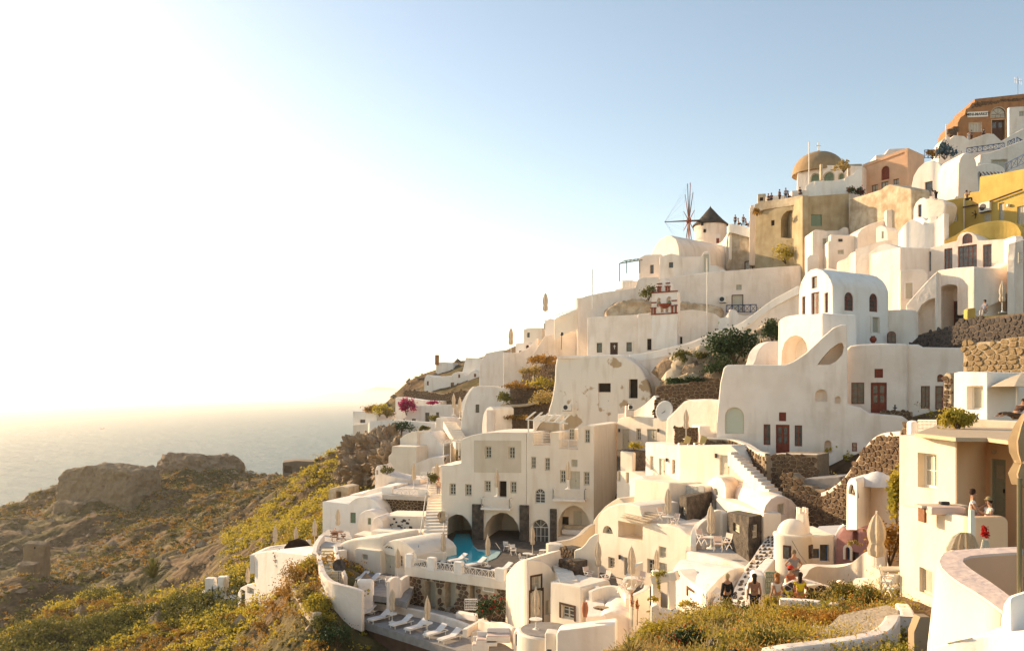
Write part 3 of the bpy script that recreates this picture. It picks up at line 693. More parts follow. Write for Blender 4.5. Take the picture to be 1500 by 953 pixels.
# ---------------------------------------------------------------- people
def person(label, loc, rz=0, pose='stand', shirt=(.05,.05,.05), legs=(.04,.04,.06), hair=(.03,.02,.015), h=1.7, skirt=False, hat=None, hold=None, bare_arms=True, lean=0, group=None, longhair=False):
 r = thing('person', label, 'person', loc, group, rz); k = h/1.75; ski = skin
 def S(name, pts, edges, rad, m, root=0, sub=1):
  me = bpy.data.meshes.new(name); me.from_pydata([(p[0]*k, p[1]*k, p[2]*k) for p in pts], edges, []); me.materials.append(m)
  o = bpy.data.objects.new(name, me); COL.objects.link(o); o.parent = r
  o.modifiers.new('s', 'SKIN')
  for i, q in enumerate(rad):
   v = me.skin_vertices[0].data[i]; q = q if isinstance(q, tuple) else (q, q); v.radius = (q[0]*k, q[1]*k); v.use_root = (i == root)
  ss = o.modifiers.new('d', 'SUBSURF'); ss.levels = sub; ss.render_levels = sub; return o
 # skeleton, facing -Y
 if pose == 'sit': hip = (0, .0, .50); kn = -.42; knz = .50; ftz = .06; fty = -.45; ch = (0, .05, .98)
 elif pose == 'recline': hip = (0, 0, .18); kn = -.45; knz = .22; ftz = .12; fty = -.90; ch = (0, .38, .50)
 elif pose == 'bend': hip = (0, .05, .92); kn = .0; knz = .48; ftz = .05; fty = .05; ch = (0, -.36, 1.12)
 else: hip = (0, 0, .92); kn = -.01; knz = .48; ftz = .05; fty = .02; ch = (0, 0, 1.38)
 def L(a, b, t): return tuple(a[i]+(b[i]-a[i])*t for i in range(3))
 dx = Vector(ch)-Vector(hip); dx.normalize(); nk = tuple(Vector(ch)+dx*.13); hd = tuple(Vector(ch)+dx*.20+Vector((0,-.02,.05))); tp = tuple(Vector(hd)+Vector((0,0,.12)))
 el = []; hn = []
 for sx in (-1, 1):
  sh = (sx*.18, ch[1], ch[2])
  if pose == 'bend': e, w = (sx*.20, ch[1]-.05, ch[2]-.28), (sx*.16, ch[1]-.15, ch[2]-.50)
  elif hold == 'phone': e, w = (sx*.23, ch[1]-.10, ch[2]-.26), (sx*.07, ch[1]-.34, ch[2]-.12)
  elif hold == 'camera': e, w = (sx*.26, ch[1]-.18, ch[2]-.12), (sx*.06, ch[1]-.26, ch[2]+.14)
  elif hold == 'hips': e, w = (sx*.38, ch[1]+.05, ch[2]-.24), (sx*.19, ch[1]-.02, ch[2]-.42)
  elif pose in ('sit', 'recline'): e, w = (sx*.24, ch[1]-.06, ch[2]-.27), (sx*.14, ch[1]-.30, ch[2]-.38)
  else: e, w = (sx*.25, ch[1]+.03, ch[2]-.29), (sx*.26, ch[1]-.06, ch[2]-.54)
  el.append((sh, e, w))
 pts = [hip, L(hip, ch, .5), ch, nk, hd, tp]; ed = [(0,1),(1,2),(2,3),(3,4),(4,5)]; rad = [.15, (.13,.11), (.17,.11), .055, (.085,.10), .075]
 for sh, e, w in el:
  i = len(pts); f = Vector(w)-Vector(e); f.normalize(); pts += [sh, e, w, tuple(Vector(w)+f*.09), tuple(Vector(w)+f*.17)]; ed += [(2,i),(i,i+1),(i+1,i+2),(i+2,i+3),(i+3,i+4)]; rad += [.062, .045, .030, (.042,.022), .018]
 for sx in (-1, 1):
  i = len(pts); pts += [(sx*.09, hip[1]-.01, hip[2]-.06), (sx*.10, kn, knz), (sx*.10, fty, ftz), (sx*.11, fty-.16, ftz-.02)]; ed += [(0,i),(i,i+1),(i+1,i+2),(i+2,i+3)]; rad += [.09, .06, .042, (.04,.03)]
 S('body', pts, ed, rad, ski)
 c1 = cloth('%d_%d_%d' % tuple(int(q*99) for q in shirt), shirt); c2 = cloth('%d_%d_%d' % tuple(int(q*99) for q in legs), legs)
 pts = [L(hip, ch, .12), L(hip, ch, .55), ch]; ed = [(0,1),(1,2)]; rad = [.165, (.15,.125), (.175,.125)]
 for sh, e, w in el:
  i = len(pts); t = .45 if bare_arms else 1; pts += [sh, L(sh, e, t)]; ed += [(2,i),(i,i+1)]; rad += [.078, .068]
  if not bare_arms: pts.append(L(e, w, .9)); ed.append((i+1,i+2)); rad.append(.045)
 S('shirt', pts, ed, rad, c1)
 if skirt: pts = [hip, (0, hip[1], hip[2]-.25), (0, hip[1], hip[2]-.48)]; ed = [(0,1),(1,2)]; rad = [.16, .20, .24]; S('skirt', pts, ed, rad, c2)
 else:
  pts = [hip]; ed = []; rad = [.165]
  for sx in (-1, 1): i = len(pts); pts += [(sx*.09, hip[1]-.01, hip[2]-.08), (sx*.10, kn, knz), (sx*.10, fty+.0, ftz+.06)]; ed += [(0,i),(i,i+1),(i+1,i+2)]; rad += [.105, .078, .06]
  S('trousers', pts, ed, rad, c2)
 hm = cloth('hair_%d_%d' % (int(hair[0]*99), int(hair[1]*99)), hair); H = Vector(hd)+Vector((0,.03,.05))
 mb = MB(); mb.lathe((0,0,0), [(.0,-.10),(.07,-.09),(.105,-.02),(.108,.05),(.08,.11),(0,.135)], 10); 
 if longhair: mb.lathe((0,.05,-.22), [(.0,-.10),(.06,-.06),(.085,.1),(.08,.2)], 8)
 mb.v = [((v[0]+H.x)*k, (v[1]+H.y)*k, (v[2]+H.z)*k) for v in mb.v]; o = MB(); o.v = [(v[0]+loc[0], v[1]+loc[1], v[2]+loc[2]) for v in mb.v]; o.f = mb.f; o.build('hair', hm, r, smooth=True)
 fc = MB(); hv = Vector(hd); L0 = Vector(loc)
 fc.bar(L0+(hv+Vector((0,-.11,.01)))*k, L0+(hv+Vector((0,-.125,-.03)))*k, .02*k)
 fc.build('nose', ski, r)
 fc = MB()
 for sx in (-.035, .035): fc.box(L0+(hv+Vector((sx,-.10,.02)))*k, (.02*k,.012*k,.01*k))
 fc.box(L0+(hv+Vector((0,-.10,-.055)))*k, (.045*k,.012*k,.01*k)); fc.build('face_features', cloth('face', (.10,.04,.03)), r)
 if hat:
  mb = MB(); mb.lathe(L0+(hv+Vector((0,0,.10)))*k, [(.17*k,-.01),(.17*k,.0),(.115*k,.01),(.11*k,.07*k),(.06*k,.11*k),(0,.12*k)], 12); mb.build('hat', cloth('hat_%d' % int(hat[0]*99), hat), r, smooth=True)
 if hold in ('phone', 'camera'):
  f = Vector(el[0][2]); z = (f+Vector(el[1][2]))/2+Vector((0,-.12,.03)); MB().box(L0+z*k, (.13*k,.05*k if hold == 'camera' else .02*k,.09*k)).build('camera' if hold == 'camera' else 'phone', darkmetal, r)
 return r
# ================================================================ the top of the village
def top():
 # brown shop on the crest
 A = (1403, 142); b = house('brown plastered shop with MINI-MARKET sign, highest building on the crest', A, 8, 1560,
  [(1403,245),(1403,180),(1407,172),(1413,168),(1415,160),(1420,157),(1424,151),(1428,150),(1428,145),(1560,131),(1560,245)], name='shop_building', cat='shop', depth=9, m=brownp, bevel=.05)
 b.win(1420,181,1437,193,'wcurt', nx=4, nz=1, trim=oldplaster); b.win(1452,158,1473,172,'brown', arch=True, trim=oldplaster, nx=3, nz=2); b.door(1453,176,1472,206, brownwood, deep=.5, trim=oldplaster, lights=1)
 stones(b.root, b.pl, [(1430,150),(1560,137),(1560,147),(1470,149),(1440,156),(1424,158)], .3, stone, seed=4)
 p = b.pl; s0, z1 = p.hit(1417,165.5); s1, z0 = p.hit(1447,170); ax = p.axes()
 sg = MB().box(p.w((s0+s1)/2, (z0+z1)/2, .06), (s1-s0, .08, z1-z0+.25), ax).build('sign_board', whitewood, b.root)
 tc = bpy.data.curves.new('lettering', 'FONT'); tc.body = 'MINI-MARKET'; tc.align_x = 'CENTER'; tc.align_y = 'CENTER'; tc.size = .66; tc.extrude = .01; tc.offset = .012; tc.materials.append(dark)
 to = bpy.data.objects.new('lettering', tc); COL.objects.link(to); to.parent = sg; q = p.w((s0+s1)/2, (z0+z1)/2, .12)-org(sg); to.location = q; to.rotation_euler = (R(90), 0, math.atan2(p.u.y, p.u.x)); to.scale = (.95,1,1)
 bpy.context.view_layer.update(); lm_ = bpy.data.meshes.new_from_object(to); l2 = bpy.data.objects.new('lettering', lm_); COL.objects.link(l2); l2.parent = sg; l2.location = q; l2.rotation_euler = to.rotation_euler; l2.scale = to.scale; l2['kind'] = 'stuff'; bpy.data.objects.remove(to); l2.name = 'lettering'
 b.done()
 r = thing('antenna', 'thin television antenna standing on the brown shop roof', 'antenna', P(1491,138,143)); MB().tube([P(1491,140,143), P(1491,112,143)], .05, 5).build('mast', greymetal, r)
 mb = MB()
 for k in range(5): mb.bar(P(1486+k*2.4,113+k*.5,143), P(1487+k*2.4,122+k*.5,143), .04)
 mb.bar(P(1485,117,143), P(1498,119,143), .04); mb.build('aerial', greymetal, r)
 b = house('pinkish white block beside the brown shop door', (1478,134), 10, 1560, (1478,1560,157,260), depth=.8, m=white); b.win(1493,163,1500,170,'curt'); b.done()
 b = house('stepped white terrace wall below the brown shop', (1384,130), 5, 1500, [(1384,262),(1384,212),(1392,203),(1398,198),(1412,199),(1420,205),(1447,195),(1456,196),(1468,207),(1473,203),(1486,195),(1500,188),(1500,262)], name='terrace_wall', cat='wall', depth=5); b.done()
 b = house('white walled house under the blue railing', (1392,122), 5, 1500, [(1392,275),(1392,236),(1402,231),(1416,225),(1471,211),(1480,216),(1500,212),(1500,275)], depth=4); b.win(1453,236,1474,256,'curt', trim=oldplaster, nx=4); b.done()
 for x0, y0, x1, y1, y0b, n, lab in ((1416,217,1471,225,209.5,7,'long blue lattice railing below the brown shop'), (1476,208,1486,216,203,2,'short blue railing section at the stair turn'), (1489,201,1506,216,210,3,'blue stair railing descending at the crest edge')):
  rail_thing(lab, (1384,121), (1500,119), x0, y0, x1, y1, n, bluemetal, y0b=y0b, y1b=y1-(y0-y0b), r=.07)
 rail_thing('blue lattice railing beside the peach building corner', (1352,124), (1384,124), 1354, 220, 1376, 232, 4, bluemetal, r=.07)
 for i, (x, y, D, s) in enumerate(((1379,218,123,1.3),(1384,226,122,1.6),(1366,228,124,1.2))):
  shrub(('dark blue flowering bush on the crest terrace','large blue green bush above the vaulted house','small bush behind the blue railing')[i], P(x,y,D), s, 160, .3, mat('bluish_leaves', (.03,.08,.12), .8, (.06,.12,.14), 1) if i < 2 else leafo, seed=i, k=9)
 r = thing('flagpole', 'short white pole on the roofs beside the crest', 'pole', P(1386,206,126)); MB().tube([P(1386,206,126), P(1386,182,126)], .07, 6).build('shaft', white2, r)
 b = house('small white hut at the skyline beside the pole', (1376,128), 10, 1392, [(1374,240),(1375,214),(1380,205),(1386,200),(1392,200),(1392,240)], depth=3); b.done()
 for i, (x, s) in enumerate(((1395,1.4),(1391,1.1),(1399,1.2))): 
  o = MB().box(P(x,196-i*3,134), (s,1,s*.8)).build('boulder', stone, loc=P(x,198-i*3,134), bevel=.3); tag(o, ('dark boulder at the foot of the brown shop','low boulder at the skyline left of the shop','upper boulder against the shop edge')[i], 'rock')
 # right edge stack
 b = house('white house with cream door above the yellow house', (1432,112), 5, 1520, [(1432,300),(1434,258),(1436,226),(1455,222),(1500,205),(1520,203),(1520,300)], depth=6); b.win(1453,235,1474,251,'curt', nx=4, trim=oldplaster)
 b.done()
 b = house('low white barrel roof beside the dark pergola', (1430,107), 3, 1472, vault_px(1424,1474,239,252,275), depth=5); b.done()
 r = thing('pergola', 'dark reed pergola roof above the yellow wall', 'pergola', P(1450,262,103))
 for k in range(7): MB().bar(P(1434+k*5.5,252,106), P(1438+k*5.5,256,101), .1).build('beam', brownwood, r)
 for k in range(3): MB().bar(P(1436+k*17,254,101), P(1436+k*17,270,101), .12).build('post', brownwood, r)
 rail_thing('blue cross braced stair railing above the yellow house', (1460,106), (1505,98), 1472, 240, 1500, 252, 3, bluemetal, y0b=226, y1b=240, r=.07)
 # vaulted white church-like house with people
 A = (1335, 106); Bq = an(A, 1407, 52)
 b = B('whitewashed_house', 'tall white vaulted house with two dark windows facing the sun', 'house', A, Bq)
 b.solid([(1334,330),(1335,272),(1338,258),(1345,246),(1354,238),(1366,234.5),(1375,238),(1381,247),(1382,253),(1394,248),(1406,242),(1407,330)], depth=6, m=white2)
 b.win(1354.5,267,1366,287,'dark', trim=None, deep=.3); b.win(1386,262,1393.5,275.5,'dark', deep=.3)
 b.solid([(1401,330),(1404,240),(1407,230),(1412,224),(1418,221.5),(1426,225),(1431,234),(1434,250),(1436,291),(1436,330)], depth=5, m=white2) if False else None
 b.done()
 b = house('rounded white tower end of the vaulted house', (1403,98), 0, 1437, [(1401,330),(1404,240),(1407,230),(1412,224),(1418,221.5),(1426,225),(1431,234),(1434,250),(1436,291),(1436,330)], depth=5, m=white, bevel=.4); b.done()
 rail_thing('white roof rail on the vaulted house', (1382,103), (1406,99), 1383, 245, 1405, 251, 3, whitewood, y0b=235, y1b=241, xs=False)
 A = (1339, 93); Bq = an(A, 1356, 58)
 b = B('whitewashed_house', 'small arched white porch with blue framed window below the vault', 'house', A, Bq); b.solid([(1336,350),(1338,305),(1341,297),(1347,291),(1353,289),(1357,291),(1358,350)], depth=4, m=white2)
 b.win(1344,300,1350,319,'blue', deep=.3); b.done()
 b = B('whitewashed_wall', 'curving white wall where the dark dressed man bends', 'wall', (1352,89), (1388,87)); b.solid([(1352,360),(1354,291),(1366,289),(1382,292),(1386,295),(1387,300),(1385,312),(1381,322),(1370,330),(1360,360)], depth=3, bevel=.3); b.done()
 ribbon('terrace_ledge', [(1337,322,92),(1345,318,90),(1352,320,88.5),(1358,323,88),(1362,318,87.5),(1372,316,87)], 5, .5, white2, label='bright white ledge under the arched porch', cat='wall')
 ribbon('whitewashed_wall', [(1316,341,90),(1324,330,89),(1334,322,88.5),(1344,324,88),(1355,330,87.5),(1368,324,87),(1376,318,86.5),(1383,312,86)], 12, .8, white2, label='white stepped wall sweeping down from the porch', cat='wall')
 # peach building
 A = (1263, 118); Bq = an(A, 1330, 50)
 b = B('peach_building', 'square peach coloured building with one arched window', 'building', A, Bq)
 b.solid([(1263,300),(1263,241),(1327,217),(1330,216.5),(1330,300)], depth=5.4, m=pink, bevel=.06)
 b.poly([(1267,292),(1267,244),(1325,222.5),(1325,292)], .15)
 b.planes['r'] = Plane(XYpx(b, .15), XYpx(b, .15, True))
 b.win(1291,244.5,1303,262,'redshut', arch=True, pl='r', trim=pink, nx=3)
 for q in ((1277,271.5,1286,284),(1291,267,1301.5,284),(1308.5,263,1317,274)): b.win(*q,'brown', pl='r', trim=pink)
 b.done()
 p2 = Plane(Bq, an(Bq, 1356, -40)); b2 = MB()
 o = MB().box(Vector((*((p2.O+p2.u*p2.L*.5)),0))+Vector((0,0,ZZ(225,108))), (1,1,1))
 b = house('low white roof hut behind the peach building', (1296,122), 10, 1328, [(1283,250),(1283,227),(1296,226),(1302,218),(1326,217),(1326,250)], depth=4); b.done()
 # domed church
 c = P(1210,245,120); r0 = 37/F*120
 b = B('domed_church', 'domed church with tan dome and small cross on top', 'church', (1168,122), (1263,116))
 b.solid([(1168,330),(1168,251),(1178,241),(1263,243),(1263,330)], depth=9, m=white)
 b.plane('l', (1167.5,128), (1178,121.5))
 for q in ((1188,256,1200,265.5),(1207,253.5,1221.5,264.5),(1229,254.5,1236,262)): b.win(*q,'green', arch=True, trim=oldplaster)
 b.win(1214.5,277,1222,284,'void')
 dm = MB(); dm.lathe((c.x, c.y+3, c.z-.3), [(r0*1.02,0),(r0,.35)]+[(r0*math.cos(R(t)), .35+r0*.82*math.sin(R(t))) for t in range(5, 91, 5)], 40); dm.build('dome', mat('tan_dome', (.38,.26,.14), .9, (.29,.20,.11), .8, .5, 3, streak=.2), b.root, smooth=True)
 t = MB(); top = Vector((c.x, c.y+3, c.z+.05+r0*.82)); t.lathe(top-Vector((0,0,.15)), [(.45,0),(.4,.25),(.15,.4)], 10); t.build('dome_cap', oldplaster, b.root)
 t = MB(); t.bar(top, top+Vector((0,0,1.5)), .1); t.bar(top+Vector((-.4,0,1.0)), top+Vector((.4,0,1.0)), .09); t.build('cross', whitewood, b.root)
 for x in (1203,1243): MB().bar(P(x,241,115.5), P(x,264,115.5), .35).build('pilaster', oldplaster, b.root)
 b.done()
 b = house('tan flat parapet behind the dome terrace', (1240,119), 8, 1263, (1240,1263,240.5,262), depth=3, m=oldplaster); b.done()
 ribbon('parapet_wall', [(1180,272,114),(1190,266,113.5),(1200,265,113),(1230,264,112.5),(1240,259,112),(1250,255,112),(1256,248,112),(1263,246,112)], 7, .4, white2, label='white curving parapet below the church windows', cat='wall')
 b = house('low white wall along the church forecourt', (1160,114), 6, 1245, (1160,1245,279,320), depth=1.5); b.win(1215,277.5,1222,284,'void'); b.done()
 r = thing('flagpole', 'thin pale pole beside the domed church', 'pole', P(1185,268,113)); MB().tube([P(1185,270,113), P(1185,208,113)], .08, 6).build('shaft', white2, r)
 b = house('cream church end wall catching the sun', (1166,123), 48, 1180, [(1166,300),(1167,252),(1172,247),(1179,241.5),(1179,300)], depth=2, m=cream); b.done()
 # ochre house under the church
 b = B('ochre_house', 'olive ochre house with a deep arched doorway', 'house', (1105,116), (1175,110)); b.solid([(1105,400),(1106,302),(1109,299),(1150,291),(1175,287),(1175,400)], depth=6, m=ochre, bevel=.1)
 b.poly([(1144,348),(1144,322),(1147,314),(1153,309),(1159,308),(1166,310),(1171,316),(1173,324),(1173,350)], 2.2); b.win(1129.5,323,1134.5,330,'void')
 b.planes['in'] = Plane(XYpx(b, 2.2), XYpx(b, 2.2, True)); b.door(1148,319,1158.5,345, greenwood, pl='in', lights=1); b.done()
 b = B('ochre_house', 'olive ochre wall with green shuttered window below the church', 'house', (1174,108), (1244,108)); b.solid([(1174,400),(1174,288),(1190,287),(1244,283),(1244,400)], depth=6, m=ochre, bevel=.1); b.win(1188,314,1204,331,'green', nz=3)
 b.solid((1174,1183,287,400), depth=.5, front=.35, m=ochre, name='pilaster'); b.done()
 b = B('weathered_wall', 'weathered tan retaining wall below the peach building', 'wall', (1243,107), (1335,97)); b.solid([(1243,400),(1243,291),(1262,286),(1290,277),(1296,272),(1303,269.5),(1320,273),(1335,276),(1336,400)], depth=3, m=oldplaster, bevel=.25); b.done()
 ribbon('parapet_wall', [(1105,299,115.4),(1125,294,114),(1150,290.5,112),(1175,285.5,109.5)], 1.2, .4, oldplaster, label='weathered coping along the ochre house roof', cat='wall')
 b = house('small tan chimney block left of the ochre house', (1110,119), 15, 1122, (1110,1122,284,330), depth=2.5, m=oldplaster, name='chimney_block', cat='building'); b.win(1113,289,1118,294,'void'); b.done()
 b = house('low cream parapet block behind the seated visitors', (1122,118), 12, 1150, (1122,1150,287,320), depth=2, m=cream); b.done()
 b = house('narrow pink white wall left of the ochre house', (1098,120), 20, 1116, [(1097,345),(1098,306),(1100,300),(1104,300),(1105,306),(1110,312),(1116,318),(1116,345)], depth=3, name='stair_wall', cat='wall'); b.done()
 shrub('dry yellow shrub beside the ochre house corner', P(1109,311,113.5), 1.0, 120, .25, leafo, seed=31, k=8)
 shrub('potted shrub on the forecourt wall beside the peach building', P(1261,281,110), 1.1, 140, .25, leafd, seed=32, k=8, flower=flowp)
 shrub('pink flowering shrub on the low church wall', P(1247,279,111), .8, 110, .22, leafg, seed=33, k=8, flower=flowp)
 shrub('rooftop palm like shrub beside the tan parapet', P(1236,246,114), 1.3, 110, .35, leafs, seed=34, k=8)
def XYpx(b, d, second=False):
 """plane key points moved d metres into building b, as (px, D)"""
 p = b.pl; q = p.O-p.n*d+(p.u*p.L if second else p.u*0); return (CX+q.x/q.y*F, q.y)
top()
# ================================================================ windmill, long walls, belfry, churches, ruined vault
def windmill():
 D = 134; c = P(1040.6,410,D); r = thing('windmill', 'white round windmill with dark conical thatched roof and bare sails', 'windmill', c)
 zt = ZZ(325,D-2.6); zb = ZZ(410,D); rr = 23/F*D
 w = MB(); w.lathe((c.x,c.y,0), [(rr*1.04,zb),(rr,zt)], 32); w.build('wall', white, r, smooth=True)
 w = MB(); w.lathe((c.x,c.y,zt), [(rr*1.12,-.1),(rr*1.1,.05),(rr*.8,.75),(rr*.5,1.6),(rr*.25,2.4),(.12,3.0),(0,3.3)], 28); w.build('thatched_roof', mat('dark_thatch', (.055,.045,.035), .95, (.11,.09,.065), 3, 1, 14), r, smooth=True)
 for x, y, s in ((1028.5,328,1.3),(1032,338,1.4)):
  q = P(x,y,D-rr*.86-.1); MB().box(q, (.36,.3,.5)).build('window', dark, r)
 q = P(1051,351,D-rr*.98); o = MB(); o.box(q, (1.0,.3,1.9)); o.build('door_niche', white2, r, bevel=.15); MB().box(q-Vector((0,.18,.2)), (.45,.1,.8)).build('door', redwood, r)
 hub = P(1009,323.5,D-3); tip = P(973.5,325,D-2.7); ax = (hub-tip).normalized()
 MB().tube([tip, hub, P(1030,323,D)], [.07,.14,.2], 6).build('axle', brownwood, r)
 MB().box(hub, (.7,.7,.7)).build('hub', redwood, r, bevel=.1)
 up = Vector((0,0,1)); X = ax.cross(up).normalized(); Rr = 6.2; tips = []
 for k in range(12):
  a = 2*math.pi*k/12+.05; d = X*math.sin(a)+ax.cross(X)*math.cos(a); t = hub+d*Rr; tips.append(t); MB().tube([hub, t], [.10,.05], 5).build('sail_spar', redwood if k % 2 else brownwood, r)
 w = MB()
 for k in range(12):
  w.bar(tips[k], tips[(k+1)%12], .012); w.bar(tip, tips[k], .010)
 w.build('rigging', brownwood, r)
windmill()
def upper():
 b = B('retaining_wall', 'weathered tan retaining wall with small dark window under the windmill path', 'wall', (1062,124), (1165,116)); b.solid([(1062,430),(1064,352),(1068,332),(1085,335),(1120,343),(1162,352),(1164,430)], depth=3, m=oldplaster, bevel=.1)
 b.win(1092,384,1102,397,'wcurt', nx=2, nz=2, trim=brownwood); b.done()
 ribbon('parapet_wall', [(1066,333,123),(1069,328,122.6),(1085,330,121.5),(1105,337,120),(1125,343,118.5),(1145,348,117),(1162,351,116)], [1.3,1.3,1.5,1.3,1.2,1.2,1.2], .5, white2, label='white sloping parapet of the windmill path', cat='wall')
 ribbon('whitewashed_wall', [(1046,358,128),(1054,356,127),(1060,350,126),(1066,340,124),(1068,332,123.2)], 5, .5, white2, label='white buttress between windmill and retaining wall', cat='wall')
 shrub('large olive green tree against the retaining wall', P(1152,375,112), (2.3,1.6,1.9), 900, .3, leafy, name='tree', seed=3, cat='tree', k=26)
 shrub('small yellow shrub at the foot of the arched ochre house', P(1163,352,113), (.6,.6,1.0), 120, .25, leafs, seed=4, k=8)
 b = house('narrow white pillar block right of the olive tree', (1174,108), 20, 1187, [(1174,410),(1174,357),(1177,355),(1184,355),(1187,358),(1187,410)], depth=2, name='gate_pillar', cat='pillar'); b.done()
 b = house('lower white pillar block below the ochre wall', (1182,104), 20, 1200, [(1182,420),(1182,378),(1186,373),(1198,372),(1200,375),(1200,420)], depth=2, name='gate_pillar', cat='pillar'); b.done()
 # vaulted house below the windmill
 A = (952,124); Bq = an(A, 992, 62)
 b = B('vaulted_house', 'big white barrel vaulted house below the windmill', 'house', A, Bq); b.solid([(948,430),(950,385),(954,371),(961,357),(968,349),(976,345),(983,345),(990,350),(994,360),(996,380),(996,430)], depth=15, m=white, bevel=.2, to=(1084,128)); b.done()
 b = B('vaulted_house', 'yellow doored low white block on the vault side', 'house', (1024,116), (1062,114)); b.solid([(1024,430),(1024,380),(1031,369),(1039,367),(1041,388),(1052,389),(1053,394),(1062,395),(1062,430)], depth=3, m=white); b.door(1031,372.5,1038.5,398, creamwood); b.done()
 b = house('white cube with one dark window left of the vaulted house', (935.6,120), 30, 968, [(935,440),(935.6,378),(945,373),(968,372),(968,440)], depth=6); b.win(952,388,957.5,400.5,'dark', deep=.3); b.done()
 b = house('white house front with a low arched roofline and one window', (966,117), 12, 1001, [(966,450),(966,377),(972,374),(983,371),(993,373),(1001,376),(1001,450)], depth=6); b.win(980,384,986,392,'dark', deep=.3); b.done()
 b = house('plain cream white block above the long wall', (999,116), 5, 1036, (999,1036,376,450), depth=5); b.done()
 r = thing('pergola', 'thin green metal pergola at the terrace edge', 'pergola', P(925,412,120)); y = 119
 for x, yt in ((907.5,386),(918,383),(937,381)): MB().bar(P(x,412 if x < 910 else 400,y), P(x,yt,y), .1).build('post', darkmetal, r)
 for k in range(5): MB().bar(P(908+k*6,386-k*1.1,y), P(915+k*6,382-k*.9,y+4), .09).build('beam', greenwood, r)
 MB().bar(P(907,386,y), P(941,380.5,y), .11).build('beam', darkmetal, r); MB().bar(P(914,382,y+4), P(944,378,y+4), .11).build('beam', darkmetal, r)
 b = house('white terrace block below the green pergola', (900,122), 25, 937, [(900,470),(901,424),(911,422),(911,412),(937,411),(937,470)], depth=5); b.done()
 rail_thing('white lattice railing under the green pergola', (911,118.5), (928,118), 912, 411, 927, 421, 3, whitewood, r=.09)
 b = B('long_wall', 'long white wall with a small blind window and framed doorway', 'wall', (958,115), (1182,108)); b.solid([(958,480),(958,410),(990,405),(1035,399),(1059,397),(1110,393),(1150,390),(1180,388),(1182,480)], depth=3, m=white, bevel=.12)
 b.win(1078,417,1086.5,424.5,'curt', trim=None); b.door(1073,433,1087.5,457, creamwood, trim=brownwood, leaves=1); b.done()
 ac_unit('air conditioner on the long white wall beside the framed door', (958,115), (1182,108), 1054,434,1064,443)
 rail_thing('dark blue landing railing in front of the framed door', (1064,110.5), (1110,108), 1064, 447, 1108, 457, 5, bluemetal, r=.08, y0b=446, y1b=458)
 r = thing('gate_post', 'dark brown post below the blue landing railing', 'post', P(1071,478,108)); MB().box(P(1071,466,108), (.45,.4,2.2)).build('post_shaft', brownwood, r)
 r = thing('utility_pole', 'thin tall white pipe rising past the belfry wall', 'pole', P(1035.5,500,104)); MB().tube([P(1035.5,500,104), P(1035.5,378,104)], .06, 6).build('shaft', white2, r)
 r = thing('utility_pole', 'thin white mast above the left white roofs', 'pole', P(867.5,450,110)); MB().tube([P(867.5,452,110), P(867.5,394,110)], .07, 6).build('shaft', white2, r)
 # rock bands showing under the walls
 def rock(name, pts, A, Bq, lab, m=oldplaster, depth=3): b = B(name, lab, 'rock', A, Bq); ROUGH.append((b.solid(pts, depth=depth, m=m, bevel=.4, name='rock_body'), .22, .8, 1.4)); b.done()
 rock('rock_outcrop', [(884,480),(886,455),(898,446),(910,441),(926,438),(945,440),(958,444),(958,480)], (884,111), (958,110), 'tan rock outcrop above the cream framed church')
 rock('rock_outcrop', [(995,480),(996,440),(1015,443),(1040,446),(1060,450),(1060,480)], (995,109.5), (1060,108.5), 'tan rock band between belfry and long wall')
 b = house('white wall sloping down toward the sea above the churches', (846,116), 12, 965, [(846,520),(846,438),(860,433),(886,427.5),(910,424.5),(930,421),(934,410),(940,406),(965,405),(965,445),(940,438),(900,444),(885,456),(885,520)], depth=4, name='whitewashed_wall', cat='wall'); b.done()
 shrub('dark green shrub at the left foot of the belfry', P(950,431,107.5), (1.2,1,1.4), 240, .25, leafg, seed=8, k=10)
 # belfry
 b = B('belfry', 'white tiered belfry with brown red bands and two bells arches', 'belfry', (953,107), (993,105))
 b.solid([(954,463),(954.5,430),(963,428),(963,415),(966,412),(969,409.5),(972,408.5),(975,409.5),(979,413),(982,416),(983,427),(992,427.5),(992,461)], depth=1.2, m=white2, bevel=.05)
 b.open(962,436,968,449, 2, arch=True); b.open(976,434.5,983.5,446, 2, arch=True); b.open(967.5,449,972.5,457.5,2); b.open(974.5,449,979.5,457,2)
 p = b.pl; ax = p.axes()
 def band(x0, x1, y, h=.16, d=.12): s0, z = p.hit(x0, y); s1, _ = p.hit(x1, y); MB().box(p.w((s0+s1)/2, z, d/2), (s1-s0, d+.02, h), ax).build('cornice', redwood, b.root)
 for q in ((953.5,993,429),(954,993,460.5),(962.5,970,416),(975.5,982,415),(954.5,962,443.5),(984,992,440.5)): band(*q)
 for x, y0, y1 in ((955,451,459),(959.5,451,459),(985,448,458),(990.5,447,458),(964,420,427),(967.5,420,427),(976.5,419.5,426),(980.5,419.5,426)):
  MB().tube([p.wp(x, y1, .1), p.wp(x, y0, .1)], .13, 8).build('colonnette', redwood, b.root); MB().box(p.wp(x, y0, .1), (.42,.3,.12), ax).build('capital', redwood, b.root)
 mb = MB(); q = p.wp(974.5,445.5,.15); mb.lathe(q-Vector((0,0,.5)), [(0,-.1),(.35,0),(.8,.35),(.9,.5)], 16); mb.build('basin', redwood, b.root)
 for x, y in ((965,441),(979.5,439)): mb = MB(); mb.lathe(p.wp(x, y, -.3)-Vector((0,0,.45)), [(.3,0),(.2,.15),(.15,.35),(0,.45)], 12); mb.build('bell', greenwood, b.root)
 b.done()
 # church row
 b = B('church_row', 'long low white church with yellow framed openings and white cross door', 'church', (860.5,110), (935,108)); b.solid([(860,560),(860.5,465),(887,463),(935,460.5),(936,560)], depth=6, m=white, bevel=.1)
